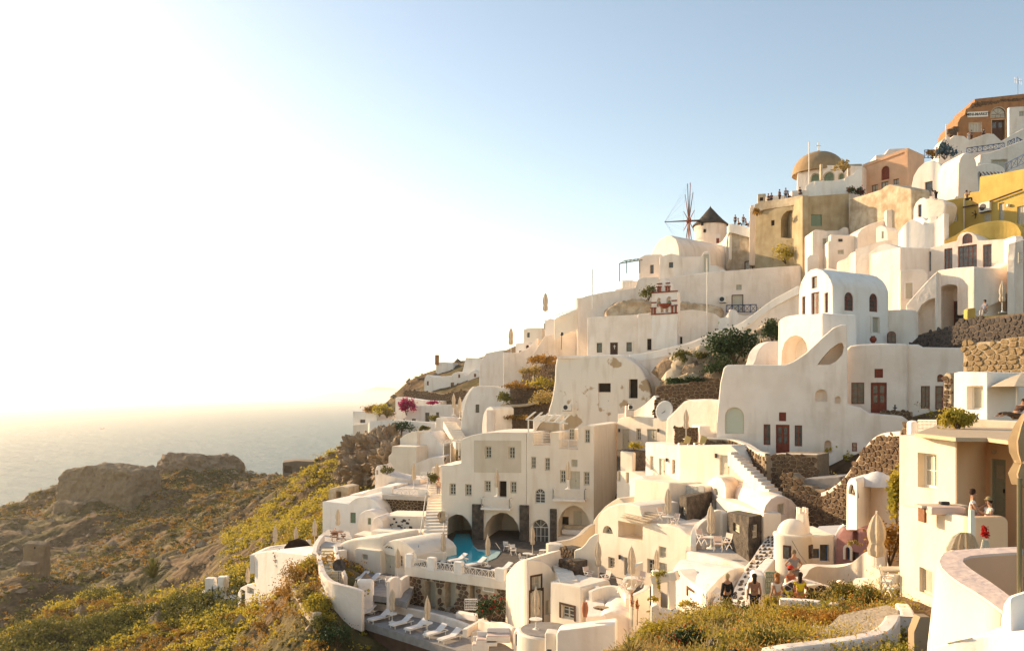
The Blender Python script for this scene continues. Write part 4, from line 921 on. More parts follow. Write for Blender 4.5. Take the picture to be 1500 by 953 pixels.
 for q in ((874,502,882,516),(917.5,501,925.5,514.5)): b.win(*q,'dark', trim=cream, deep=.3)
 d = b.door(893.7,501.5,905,519, brownwood, trim=cream); p = b.pl; mb = MB(); ax = p.axes(); mb.box(p.wp(900,508,-.1), (.07,.06,.55), ax); mb.box(p.wp(900,507,-.1), (.32,.062,.07), ax); mb.build('cross', whitewood, d); b.done()
 b = B('church_row', 'right part of the white church row with five dark openings', 'church', (934,107.5), (1062,104)); b.solid([(934,560),(934,459.5),(955,458),(972,456.5),(1000,454.5),(1014,453.5),(1035,456),(1048,460),(1062,470),(1062,560)], depth=5, m=white, bevel=.15)
 for q in ((948,496,954.5,512.5),(992,493,999.5,503.5),(970,469,976,486.5)): b.win(*q,'void', trim=cream, deep=.3)
 d = b.door(967.5,494.5,979,510, brownwood, trim=cream); p = b.pl; mb = MB(); ax = p.axes(); mb.box(p.wp(975,500,-.1), (.06,.06,.45), ax); mb.box(p.wp(975,499,-.1), (.26,.062,.06), ax); mb.build('cross', whitewood, d); b.done()
 ribbon('stair_wall', [(1052,466,104),(1062,464,103.5),(1068,456,103),(1073,453,103),(1080,459,102.5),(1092,462,102.5),(1110,459,102.5)], 4, .5, white2, label='white wavy wall beneath the blue landing', cat='wall')
 # path wall sweeping down
 b = B('path_wall', 'white path wall sweeping down across the slope above the bushes', 'wall', (918,105), (1190,92))
 b.solid([(918,600),(920,521),(945,518),(976,511),(1010,502),(1042,489),(1062,483),(1077,478),(1095,467),(1112,454),(1130,441),(1150,430),(1168,421),(1190,414),(1190,450),(1172,462),(1150,478),(1125,488),(1090,500),(1060,510),(1030,518),(1000,530),(985,548),(972,562),(962,600)], depth=1.2, m=white, bevel=.2); b.done()
 ribbon('path_coping', [(922,519,104.4),(945,516.5,103.5),(976,510,101.8),(1010,501,100.3),(1042,488,98.7),(1062,481.5,97.7),(1077,476.5,97),(1095,466,96),(1112,453,95.3),(1130,440,94.5),(1150,428.5,93.5),(1170,418,92.5)], 1.0, .55, white2, label='rounded white coping of the sweeping path', cat='wall')
 # rocks, terraces and bushes in the middle
 b = B('rocky_bank', 'pale weathered rock face under the sweeping path', 'rock', (960,102), (1140,93)); b.solid([(955,620),(962,565),(978,545),(985,524),(1000,514),(1030,506),(1060,497),(1095,488),(1130,470),(1140,470),(1142,620)], depth=2, m=oldplaster, bevel=.3, name='rock_body'); ROUGH.append((b.solids[-1][0], .22, 1.1, 1.8)); b.done()
 rg = random.Random(5)
 for i in range(7):
  x, y, D = [(982,540,99),(1000,533,98),(1022,545,96),(995,552,97),(1040,535,96),(1012,560,95),(1050,552,94)][i]
  mb = MB(); c = P(x,y,D); mb.lathe(c, [(0,-1.5),(1.6,-1.2),(2.1,-.2),(1.5,.8),(.6,1.2),(0,1.25)], 9); mb.v = [(v[0]+rg.uniform(-.35,.35), v[1]+rg.uniform(-.35,.35), v[2]+rg.uniform(-.3,.3)) for v in mb.v]
  o = mb.build('boulder', oldplaster if i % 2 else rockm, loc=c, smooth=True); tag(o, ['leftmost pale boulder beside the white stair wall','pale boulder under the coping curve','middle brown boulder above the earth terrace','low boulder left of the round bush','boulder directly below the big dark bush','flat boulder on the earth terrace','rightmost boulder under the dark bush'][i], 'rock')
 shrub('big dark green fig bush beside the white path wall', P(1076,512,92.5), (3.4,2.2,2.7), 2600, .36, leafd, name='bush', seed=11, cat='bush', k=40)
 shrub('dark bush spilling down from the fig bush', P(1058,540,91.5), (2.0,1.5,1.6), 700, .3, leafd, name='bush', seed=12, cat='bush', k=20)
 shrub('small round green bush on the pale rock', P(1001,527,97), (1.5,1.2,1.3), 420, .28, leafg, name='bush', seed=13, cat='bush', k=16)
 shrub('dark ivy clump between the vaulted house and the path', P(1131,486,91), (1.3,1,2.0), 420, .28, leafd, name='bush', seed=14, cat='bush', k=16)
 shrub('low green shrub with yellow flower heads on the rock', P(1030,522,95.5), (1.3,.9,.7), 200, .25, leafg, name='bush', seed=15, cat='bush', k=10, flower=flowy)
 shrub('dark weeds along the top of the earth terrace', P(1015,560,93), (3.2,.8,.8), 520, .28, leafd, name='bush', seed=16, cat='bush', k=24)
 stonewall('brown dry stone terrace wall below the bushes', (958,93), (1062,89), [(960,620),(960,565),(990,562),(1030,559),(1060,556),(1060,620)], .45, 1.0, stone, mortard, seed=3).done()
 stonewall('lower dry stone wall behind the satellite dish', (955,86), (1052,83), [(957,640),(958,585),(985,582),(1010,584),(1012,640)], .4, .8, stone, mortar, seed=4).done()
 # ruined vault
 rm = mat('peeling_plaster', (.80,.74,.64), .9, (.48,.36,.22), .38, .6, 3, streak=.25, mixpos=(.60,.625), detail=7)
 b = B('ruined_house', 'white vaulted house with peeling plaster and an empty doorway', 'house', (803,106), (958,100))
 b.solid([(800,640),(803,601),(808,585),(812,560),(813,535),(816,521.5),(906,519),(917,522),(927,529),(936,537),(942,545),(948,556),(953,570),(955,590),(955,640)], depth=8, m=rm, bevel=.25, seg=3)
 b.win(876,561,894.5,574,'void', deep=.5); b.door(876.5,574.5,894,597, whitewood, leaves=1); b.win(921,555,934,583,'void', deep=.8, nx=1); b.done()
 ac_unit('air conditioner at the foot of the ruined vault house', (803,105), (958,99.5), 825,591.5,838,601)
 ribbon('roof_edge', [(816,521.5,104.8),(850,521,104),(880,520.5,103),(906,519,102.2)], .35, .5, white2, label='white roof coping of the peeling vault house', cat='coping')
 # left skyline steps
 S = [('tall white block at the skyline left of the church row', (846,120), 15, 862, (844,862,436,560), 5, white),
  ('broad white block stepping down from the skyline', (798,124), 20, 850, [(798,570),(798,470),(806,466),(812,470),(850,461),(850,570)], 6, white2),
  ('white house wall above the terraced dark slope', (779,122), 8, 862, [(779,580),(781,518),(798,492),(822,486),(862,486),(862,580)], 6, white),
  ('small tan block at the skyline with a flat roof', (768,136), 25, 794, [(766,560),(767,482),(775,480),(794,480),(794,560)], 4, cream),
  ('white terrace block with an arched opening below the skyline', (754,134), 25, 776, [(754,560),(755,503),(772,501),(776,505),(776,560)], 4, white2),
  ('white curved house front above the grass terraces', (737,128), 10, 787, [(737,590),(737,517),(760,516),(775,508),(787,495),(787,590)], 6, white),
  ('white rounded roof block between skyline terraces', (700,160), 12, 740, [(700,570),(703,530),(712,517),(738,512),(740,570)], 8, white2),
  ('pale far white house on the ridge behind the vaults', (676,185), 25, 740, [(675,580),(677,545),(682,523.5),(737,526),(740,580)], 10, white2)]
 for lab, A, th, x, pts, dp, m in S:
  b = house(lab, A, th, x, pts, depth=dp, m=m)
  if 'tan block' in lab: b.win(772,487,776,494,'dark')
  if 'arched opening' in lab: b.win(770,505,775,514,'void', arch=True); b.win(760,513.5,765,516,'void')
  if 'broad' in lab: b.win(796,473,799,482,'curt', nocut=True)
  b.done()
 um = make_umbrella('closed_parasol', canvas, 4.2, fat=1.9); um['group'] = 'closed parasols on the skyline terraces'
 place(um, P(748.5,518,128), 'tall tan closed parasol on the skyline terrace, the lower one'); place(um, P(799,470,118), 'tall tan closed parasol on the skyline terrace, the upper one')
 ribbon('terrace_wall', [(812,468,116),(822,462,116),(834,457,116),(846,452,116)], 3, .4, cream, label='cream parapet at the skyline beside the tall block', cat='wall')
 rail_thing('white slatted railing on the skyline parapet', (812,115.5), (846,115.5), 814, 461, 846, 468, 6, whitewood, xs=False, y0b=451, y1b=459)
 r = thing('street_lamp', 'thin dark lamp standing on the white roofs', 'lamp', P(822.5,512,112)); MB().tube([P(822,512,112), P(823,490,112)], .05, 6).build('pole', darkmetal, r); mb = MB(); mb.lathe(P(823,490,112), [(0,-.25),(.25,0),(.2,.3),(0,.35)], 8); mb.build('lamp_head', darkmetal, r)
 shrub('brown orange shrub at the skyline corner of the terraces', P(800,530,117), (2.2,1.5,1.3), 320, .3, leafo, seed=41, k=14)
 # dark terraces with plants
 T = [('uppermost dark lava stone terrace wall beside the ruined vault', (760,125), (814,118), [(764,560),(765,546),(790,538),(795,534),(814,530),(814,600)]),
  ('second dark lava stone terrace wall below the grass', (745,121), (812,116), [(747,590),(747,568),(790,566),(812,564),(812,600)]),
  ('third dark lava stone terrace wall with curved top', (732,118), (812,113), [(733,612),(733,592),(770,590),(795,583),(812,572),(812,620)]),
  ('lowest dark lava stone terrace wall beside the white arch', (722,114), (790,111), [(723,634),(724,612),(760,612),(788,613),(788,640)])]
 for i, (lab, A, Bq, pts) in enumerate(T): stonewall(lab, A, Bq, pts, .5, 3.5, stone, darkwall, seed=20+i).done()
 for i, (x, y, D, rx, rz, m, lab) in enumerate(((776,545,119.5,2.2,1.1,leafs,'straw coloured grass tuft on the top terrace'),(760,566,118,2.3,.8,leafo,'orange brown shrub on the second terrace'),(797,563,116,3.0,1.3,leafy,'yellow green shrub below the ruined vault corner'),(738,585,117,1.2,1.3,leafg,'green shrub at the left end of the third terrace'),(800,585,112,2.2,1.5,leafs,'dry grass patch beside the ruined vault foot'),(750,612,112,3.4,.5,leafo,'low dry plants on the lowest terrace'),(790,528,118,1.4,.9,leafo,'rusty shrub below the white corner house'))):
  shrub(lab, P(x,y,D), (rx,1.2,rz), 260, .3, m, seed=50+i, k=14, stem=False)
 ribbon('terrace_coping', [(733,592,116.2),(755,592,115.3),(775,590,114.3),(793,583,113.4),(808,573,112.6)], .4, .5, mortar, label='pale curved coping on the third terrace wall', cat='coping')
 b = house('white arched shed facing the sun beside the lowest terrace', (705,112), 45, 724, [(704,660),(706,620),(708,606),(713,597),(719,595),(723,598),(725,660)], depth=4, m=white2); b.solid((712,731,605,660), depth=2, m=white) if False else None; b.done()
 b = house('narrow white block between sunlit arch and dark terrace', (711,110), 8, 725, (712,725,600,660), depth=3); b.done()
upper()
# ================================================================ right side: yellow house, red-shuttered houses, stone walls
def right():
 # yellow house
 b = house('yellow house end with a small white window', (1385.5,90), 4, 1413, [(1385,400),(1385.5,293),(1412,289),(1413,400)], depth=4, m=yellow, name='yellow_house'); b.win(1392.5,313.5,1403,323.5,'wcurt', nx=2, nz=1); b.done()
 b = B('yellow_house', 'big yellow house wall with sage shutters and a dark pipe', 'house', (1412,90), (1560,80)); b.solid([(1412,420),(1412,283),(1434,280),(1434.6,258.7),(1470,253),(1500,247),(1560,238),(1560,420)], depth=6, m=yellow)
 b.win(1463,298,1471,324,'curt', nx=1, deep=.2); b.win(1442,314,1451,326,'curt', nx=1, deep=.1); b.win(1490,303,1500,328,'curt', deep=.2)
 p = b.pl; MB().tube([p.wp(1413,304,.25), p.wp(1445,298,.3), p.wp(1500,278,.3)], .09, 6).build('awning_pole', brownwood, b.root)
 mb = MB(); q = p.wp(1430,314,.06)
 for k in range(7): mb.bar(q, q+Vector((math.cos(k*.9), 0, math.sin(k*.9)))*.5, .06, .05)
 mb.build('wall_ornament', darkmetal, b.root); MB().box(p.wp(1478,301,.15), (.25,.25,.25)).build('lantern', whitewood, b.root); b.done()
 ac_unit('air conditioner on the yellow house wall', (1412,90), (1560,80), 1437,298.5,1453,308.5)
 ribbon('yellow_parapet', [(1383,352,86),(1398,345,85.5),(1420,332,84.5),(1445,325,83.5),(1470,323,82.5),(1488,328,81.5),(1496,340,81)], 9, .8, yellow, label='curving yellow parapet below the yellow house', cat='wall')
 b = house('yellow wall block at the right frame edge', (1488,76), 0, 1560, [(1488,480),(1488,365),(1494,349),(1560,345),(1560,480)], depth=.6, m=yellow, name='yellow_house'); b.done()
 rail_thing('cream terrace rail over the yellow block', (1490,71), (1520,71), 1492, 370, 1520, 385, 3, creamwood, xs=False)
 # small white cluster
 b = house('small white terrace house with a little shuttered opening', (1190,104), 5, 1212, [(1190,400),(1190,339),(1195,336),(1207,337),(1212,339),(1212,400)], depth=5); b.win(1205,349,1211,364,'curt', nx=1); b.done()
 b = house('white cube with a small trefoil ornament', (1213,102), 5, 1254, [(1213,410),(1213,354),(1217,352),(1217,343),(1253,345),(1254,410)], depth=5); b.win(1254,353,1266,360,'dark',nocut=True) if False else None; b.win(1227,366,1236,372,'curt'); b.part('ornament', MB().box(b.pl.wp(1231,352,.04), (.5,.1,.35)), darkmetal); b.done()
 b = house('white wall behind the trefoil cube with an arched chimney', (1208,107), 5, 1266, [(1208,380),(1208,338),(1232,337),(1233,334),(1238,332),(1243,334),(1244,344),(1266,345),(1266,380)], depth=4); b.win(1254,353,1265,360,'dark'); b.done()
 for i, q in enumerate((((1199,362),(1205,360),(1212,352)), ((1226,392),(1227,384),(1232,380)))):
  pass
 b = house('white sloping roofed block between cube and arch front', (1256,101), 0, 1334, [(1256,420),(1256,343),(1262,335),(1275,328),(1300,320),(1315,316),(1330,318),(1334,420)], depth=5, name='whitewashed_house'); b.done()
 b = house('plain white cube in front of the tan retaining wall', (1298,100), 12, 1332, [(1298,360),(1298.5,307),(1322,304.5),(1325,306),(1331,316),(1331,360)], depth=3); b.done()
 A = (1283,97); b = house('little sunlit arch front with a tiny window', A, 55, 1301, [(1283,380),(1283,334),(1287,331),(1292,330),(1298,333),(1301,340),(1301,380)], depth=3, m=white2); b.win(1291,339,1294.5,349,'curt', nx=1); b.done()
 ribbon('whitewashed_wall', [(1253,365,93),(1275,358,92),(1297,352,91.5),(1330,349,90.5),(1360,350,89),(1388,352,87.5)], 9, 3.5, white, label='broad white sloping roof wall under the porch', cat='wall')
 ribbon('stair_wall', [(1226,392,96),(1227,384,95.5),(1233,381,95),(1240,378,94.5),(1246,371,94),(1254,368,93)], 9, .8, white, label='white stepped stair wall left of the arched window front', cat='wall')
 ribbon('whitewashed_wall', [(1197,400,99),(1202,396,98),(1212,393,97),(1226,395,96)], 9, .8, white, label='low white wall above the vaulted red door house', cat='wall')
 # vault with red window, then the house of three red doors
 A = (1273,88); Bq = an(A, 1319, 45)
 b = B('vaulted_house', 'sunlit white vault front with one red framed window', 'house', A, Bq); b.solid([(1273,440),(1273,370),(1279,366),(1287,360),(1296,357),(1304,357.5),(1312,360),(1319,363),(1319,440)], depth=6, m=white2, to=(1368,90)); b.win(1290.5,373.5,1299,395.5,'red', deep=.3, nx=1, trim=None); b.done()
 b = B('red_shuttered_house', 'white house wall between vault front and three red doors', 'house', (1318,83), (1364,84.5)); b.solid([(1318,460),(1319,362),(1358,363),(1364,362),(1364,460)], depth=4, m=white); b.done()
 A = (1357,84.5); Bq = (1470,79)
 b = B('red_shuttered_house', 'white house with three red glazed doors and a fanlight dormer', 'house', A, Bq)
 b.solid([(1357,480),(1357,366),(1366,362),(1380,358),(1402,352.5),(1403,346),(1408,341),(1416,339.5),(1424,340.5),(1430,345),(1433,351),(1440,352),(1468,350),(1472,349.5),(1472,480)], depth=5, m=white, bevel=.08)
 b.win(1358.5,369,1364,397,'red', nx=1); b.win(1383,364.5,1395,394,'red', trim=None, nx=2, nz=4); b.win(1403,361,1431,391,'red', nx=4, nz=4); b.win(1439.5,358.5,1452.5,390,'red', nx=2, nz=4); b.win(1409.5,343,1424.5,355.5,'red', arch=True, deep=.15)
 p = b.pl; s0, z = p.hit(1358,400); s1, _ = p.hit(1472,400)
 b.done()
 ribbon('whitewashed_wall', [(1470,351,79),(1478,348,77.5),(1486,346,76),(1488,352,75.5),(1487,370,75),(1486,380,74.8)], 7, .6, white, label='white end wall right of the three red doors', cat='wall')
 b = B('terrace_house', 'white terrace front with a deep arched porch and red door', 'house', (1372,79), (1428,75.5))
 b.solid([(1370,520),(1373,396),(1400,392),(1427,390),(1428,520)], depth=5, m=white, bevel=.1)
 b.poly([(1375,490),(1375,425),(1380,419),(1389,416),(1399,417),(1409,423),(1415,431),(1418.5,440),(1419,490)], 2.2)
 b.planes['in'] = Plane(XYpx(b, 2.2), XYpx(b, 2.2, True)); b.win(1396,441,1419,483,'red', pl='in', nx=3, nz=3); b.done()
 b = B('terrace_house', 'curving white terrace end wall above the umbrella', 'house', (1427,75.4), (1487,77)); b.solid([(1427,520),(1427,390.5),(1466,392),(1470,385),(1475,383),(1484,381),(1486,395),(1484,415),(1477,432),(1466,443),(1450,448),(1427,453)][::1] if False else [(1427,460),(1427,390.5),(1466,392),(1486,381),(1487,398),(1483,418),(1474,434),(1462,444),(1448,450)], depth=2, m=white, bevel=.2, drop=0); b.done()
 b = B('stair_house', 'white stair ramp with a low arch leaning on the porch', 'house', (1322,77), (1374,75)); b.solid([(1324,520),(1327,446),(1350,420),(1365,404),(1373,397),(1374,520)], depth=1.6, m=white, bevel=.12)
 b.poly([(1339,500),(1342,460),(1350,446),(1360,438.5),(1370,436),(1370,500)], 1.2); b.done()
 b = B('whitewashed_house', 'tall white corner house with a pale shuttered window', 'house', (1318,79.5), (1358,78.5)); b.solid([(1318,520),(1318,396),(1345,394),(1356,395),(1360,402),(1360,520)], depth=4, m=white, bevel=.15); b.win(1326.5,414.5,1336.5,437,'shut', trim=white2); b.done()
 # vaulted red door house
 A = (1168,75.4); Bq = (1221,70.6)
 b = B('vaulted_house', 'white vaulted house with red doors facing the sun', 'house', A, Bq)
 b.solid([(1168,520),(1170,428),(1173,413),(1179,402),(1187,395),(1195,393),(1204,395.5),(1212,402),(1217,410),(1220,419),(1221,520)], to=(1303,74.5), m=white2, bevel=.12, seg=3)
 b.plane('s', Bq, (1303,74.5))
 b.win(1188.5,405.5,1197,421.5,'red', nx=1, nz=2); b.win(1174.5,434.5,1180,460,'red', nx=1, nz=3); b.win(1188,429,1200.5,461,'red', nx=2, nz=3); b.win(1207.5,429,1213.5,457.5,'red', nx=1, nz=3)
 b.win(1238,427,1251,455.5,'red', arch=True, pl='s', nx=3, nz=3); b.win(1274.5,429,1286.5,457,'red', arch=True, pl='s', nx=3, nz=3); b.win(1277.5,464,1288,487.5,'curt', pl='s', nx=1, nz=1, trim=white2); 
 r = thing('clay_urn', 'dark red clay urn standing at the foot of the arched windows wall', 'urn', P(1279,502,70)); mb = MB(); mb.lathe(P(1279,502,70), [(.12,0),(.28,.2),(.29,.38),(.16,.55),(.19,.6)], 14); mb.build('urn_body', redwood, r, smooth=True)
 b.done()
 b = B('rounded_bastion', 'rounded white bastion between vaulted house and stone wall', 'house', (1288,74), (1348,72)); 
 c = P(1320,501,75); rr = 31/F*72; z = ZZ(449,72); mb = MB(); mb.lathe((c.x, c.y+1, 0), [(rr,z-14),(rr*1.0,z-2.0),(rr*.985,z-.5),(rr*.93,z-.1),(rr*.8,z)], 40); o = mb.build('wall', white, b.root, smooth=True)
 b.win(1298.5,485,1312,503,'red', arch=True, nocut=True, nx=2); b.done()
 b = B('terrace_block', 'white arched terrace block left of the red door vault', 'house', (1138,72), (1207,67)); b.solid([(1136,640),(1139,470),(1146,465),(1150,463),(1170,460),(1190,460),(1205,458),(1207,640)], depth=4, m=white2, bevel=.2)
 b.poly([(1144,545),(1145,515),(1149,501),(1157,493),(1166,490.5),(1175,494),(1181,502),(1183,512),(1184,545)], 1.6); b.done()
 ribbon('whitewashed_wall', [(1100,541,66),(1107,528,66.5),(1112,513,67),(1120,504,67.5),(1130,500,68),(1140,499,68.5)], 8, .8, white, label='white curved shoulder wall beside the dark ivy', cat='wall')
 # big lower white house
 b = B('white_hill_house', 'large white hillside house with red door and blind arch', 'house', (1045,66), (1352,60))
 b.solid([(1046,790),(1050,610),(1055,560),(1060,538),(1066,534),(1100,534),(1150,534),(1162,529),(1180,517),(1203,495),(1220,480),(1232,475),(1241,475),(1242,592),(1262,597),(1274,605),(1300,607),(1322,609),(1331,616),(1336,622),(1338,640),(1338,790)], depth=3.2, m=white, bevel=.12, seg=3)
 b.win(1118.4,621,1128.5,651.5,'red', nx=2); b.door(1136.5,621.5,1156.5,664, redwood, lights=2, lm=glass); b.win(1164,622.5,1175,653.5,'red'); b.win(1141,603.5,1151.5,616.5,'redshut')
 b.win(1248,648,1255.5,661,'red', nx=1, nz=2); b.win(1235,666,1241.5,700,'red', nx=1, nz=3); b.win(1245,668,1256.5,692,'red', nx=2)
 b.open(1062,596,1090,635,.25, arch=True); b.open(1207.5,644.5,1218,663,.6, arch=True); b.open(1194,570,1212,588,.5, arch=True); b.open(1223,580,1231.5,591,.4, arch=True)
 b.poly([(1197,534),(1205,523),(1216,511),(1228,502.5),(1234,501.5),(1236,508),(1234,519),(1225,529),(1215,534)], 1.6)
 p = b.pl; s0, z0 = p.hit(1063,634); s1, z1 = p.hit(1089,597); q = outline_rect(s0, s1, z0, z1, True); mb = MB(); mb.add(*extrude_sz(p, q, Vector((-p.n.x,-p.n.y,0))*.05, -.2)); mb.build('blind_arch_panel', mat('pale_green_plaster', (.55,.56,.44), .9), b.root)
 b.done()
 shrub('little plant in the small wall niche', P(1213,659,62.5), .35, 50, .12, leafy, seed=61, k=5, stem=False)
 b = B('white_hill_house', 'white upper storey with red window and double door', 'house', (1236,65.5), (1332,63.5)); b.solid([(1236,700),(1237,520),(1240,511),(1246,506),(1260,504),(1300,502.5),(1326,503),(1330,503),(1330,700)], depth=5, m=white, bevel=.2, seg=3)
 b.win(1247,560,1266,591.5,'red', nx=2, nz=3); b.door(1275.5,560,1299,606, redwood, lights=2); b.win(1281,540,1293.5,553,'redshut', nx=1); b.done()
 b = B('white_hill_house', 'white recessed wall with two red openings by the stone column', 'house', (1328,64), (1415,62)); b.solid([(1328,700),(1328,504),(1345,504),(1352,508),(1412,509),(1415,700)], depth=4, m=white, bevel=.15)
 b.win(1349,565,1362,598,'red', nx=2); b.win(1370,565,1381.5,600,'red', nx=1); b.win(1373,548,1382,559,'red', arch=True, nx=1); b.done()
 stonewall('low dark stone parapet in front of the red double door', (1288,62), (1340,61), [(1288,620),(1289,602),(1310,601),(1337,603),(1338,620)], .3, .4, stone, mortard, seed=31).done()
 r = thing('cross_planter', 'small dark cross shaped ornament on the low stone parapet', 'ornament', P(1311,601,62)); MB().box(P(1311,597,62), (.08,.08,.5)).build('upright', darkmetal, r); MB().box(P(1311,597,62), (.3,.082,.08)).build('crossbar', darkmetal, r)
 # stone walls
 stonewall('long dark lava stone wall under the yellow terrace', (1333,70), (1510,58), [(1335,520),(1335,502),(1340,497),(1346,492),(1351,488),(1365,485),(1402,476),(1404,468),(1430,466),(1500,458),(1510,457),(1510,510)], .42, 1.5, stoneg, mat('shade_darkened_mortar', (.17,.12,.08), .95, (.11,.08,.05), 3), seed=32).done()  # mortar colour darkened to stand for the shade on this wall
 b = house('low yellow terrace parapet behind the dark wall', (1416,64), 0, 1480, [(1416,480),(1417,452),(1430,450),(1430,463),(1480,460),(1480,480)], depth=.6, m=yellow, name='yellow_parapet', cat='wall'); b.done()
 stonewall('golden brown stone wall with big rounded stones', (1408,50), (1515,46), [(1410,600),(1411,505),(1416,502),(1440,501),(1466,500),(1467,497),(1515,492),(1515,600)], .40, .8, mat('golden_stone', (.24,.16,.08), .9, (.33,.24,.13), 2.5, .8, 10), mortar, single=True, seed=33, proud=.08).done()
 ribbon('wall_coping', [(1411,503,50.2),(1438,500.5,49),(1466,499,48),(1469,496,47.9),(1515,491,46.4)], .22, .9, mortar, label='pale coping on the golden stone wall', cat='coping')
 b = B('stone_column', 'square column of brown stones set in lime mortar', 'column', (1382,50), (1394,49.5)); b.solid([(1382,640),(1382.5,549),(1385,546),(1391,546),(1394,549),(1394,640)], depth=.6, m=mortar, bevel=.08, name='mortar_core', drop=1); stones(b.root, b.pl, [(1382,640),(1382.5,549),(1394,548),(1394,640)], .27, stone, single=False, seed=34); b.done()
 # brown stone retaining sweep
 b = B('stone_wall', 'sweeping brown stone retaining wall with white edge', 'wall', (1150,56), (1322,46))
 poly = [(1150,790),(1155,728),(1190,722),(1216,716),(1226,708),(1238,698),(1250,682),(1260,666),(1268,654),(1276,645),(1284,639),(1292,635.5),(1319,632),(1325,620),(1336,620),(1337,790)]
 b.solid(poly, depth=1.2, m=mortard, name='mortar_core', bevel=.05); stones(b.root, b.pl, poly, .34, stone, seed=35); b.done()
 ribbon('wall_coping', [(1200,722,52.6),(1216,715,51.6),(1238,697,50.4),(1260,665,49.2),(1276,644,48.3),(1292,634.5,47.5),(1319,631,46)], .3, 1.3, white, label='white coping following the sweeping stone wall', cat='coping')
 stonewall('brown stone wall box below the red door', (1129,58), (1198,56), [(1129,720),(1130,668),(1140,664.5),(1197,666),(1198,720)], .34, 3, stone, mortard, seed=36).done()
 ribbon('wall_coping', [(1129,665.5,58.2),(1142,663.5,57.8),(1198,665,56.2)], .18, .5, cream, label='cream coping on the stone box below the red door', cat='coping', smooth=False)
 b = B('stone_tank', 'grey cement tank with a flat lid beside the stone box', 'tank', (1146,55), (1230,52.5)); b.solid([(1171,740),(1171,706),(1172,702),(1230,698),(1232,740)], depth=3.4, m=pavegrey, bevel=.05); b.done()
 stonewall('brown stone steps wall around the grey tank', (1146,54.5), (1216,52), [(1146,770),(1147,693),(1160,693),(1170,700),(1172,708),(1190,712),(1192,716),(1216,717),(1216,770)], .34, .9, stone, mortard, seed=37).done()
 ribbon('parapet_wall', [(1026,640,66.2),(1045,641,65.5),(1070,643,64.8),(1090,650,62.8),(1105,660,60.2),(1118,663,58.2),(1122,664,58)], .25, .5, cream, label='cream coping of the curved brown parapet', cat='coping')
 b = ribbon('stone_wall', [(1026,642,66.1),(1045,643,65.4),(1070,645,64.7),(1090,652,62.7),(1105,662,60.1),(1122,666,57.9)], [2.2,2.2,2.2,3,3.5,4], .4, mortard, label='curved brown stone parapet beside the long stair', cat='wall')
 for k in range(5):
  x0 = 1028+k*19; x1 = x0+19; f = lambda x: np.interp(x, [1026,1045,1070,1090,1105,1122], [66.1,65.4,64.7,62.7,60.1,57.9])
  g = lambda x: np.interp(x, [1026,1045,1070,1090,1105,1122], [643,644,646,653,663,667]); pl = Plane((x0, f(x0)-.02), (x1, f(x1)-.02)); stones(b, pl, [(x0,g(x0)+22+k*2.5),(x0,g(x0)),(x1,g(x1)),(x1,g(x1)+24+k*2.5)], .3, stone, seed=60+k)
 stairs('long cream stone stair climbing beside the brown parapet', (1146,724,54.5), (1080,660,62), (-1.0,-1.0), 13, cream)
 # lower people terrace cluster, upper parts
 b = B('whitewashed_house', 'white curved wall sweeping up beside the satellite dish', 'wall', (972,75), (1062,70)); b.solid([(973,660),(975,613),(985,603),(1000,588),(1008,585),(1030,584),(1053,586),(1062,600),(1062,660)], depth=1.5, m=white, bevel=.25); b.done()
 stonewall('dark stone patch wall beside the lone parasol', (987,68.6), (1026,67.6), [(987,660),(988,625),(1025,626),(1026,660)], .3, .5, stone, mortard, seed=41).done()
 b = house('white step block on top of the dark stone patch', (1024,67), 0, 1046, [(1024,650),(1025,623),(1041,623),(1042,632),(1046,633),(1055,634),(1055,650)], depth=3, name='step_block', cat='wall'); b.done()
right()
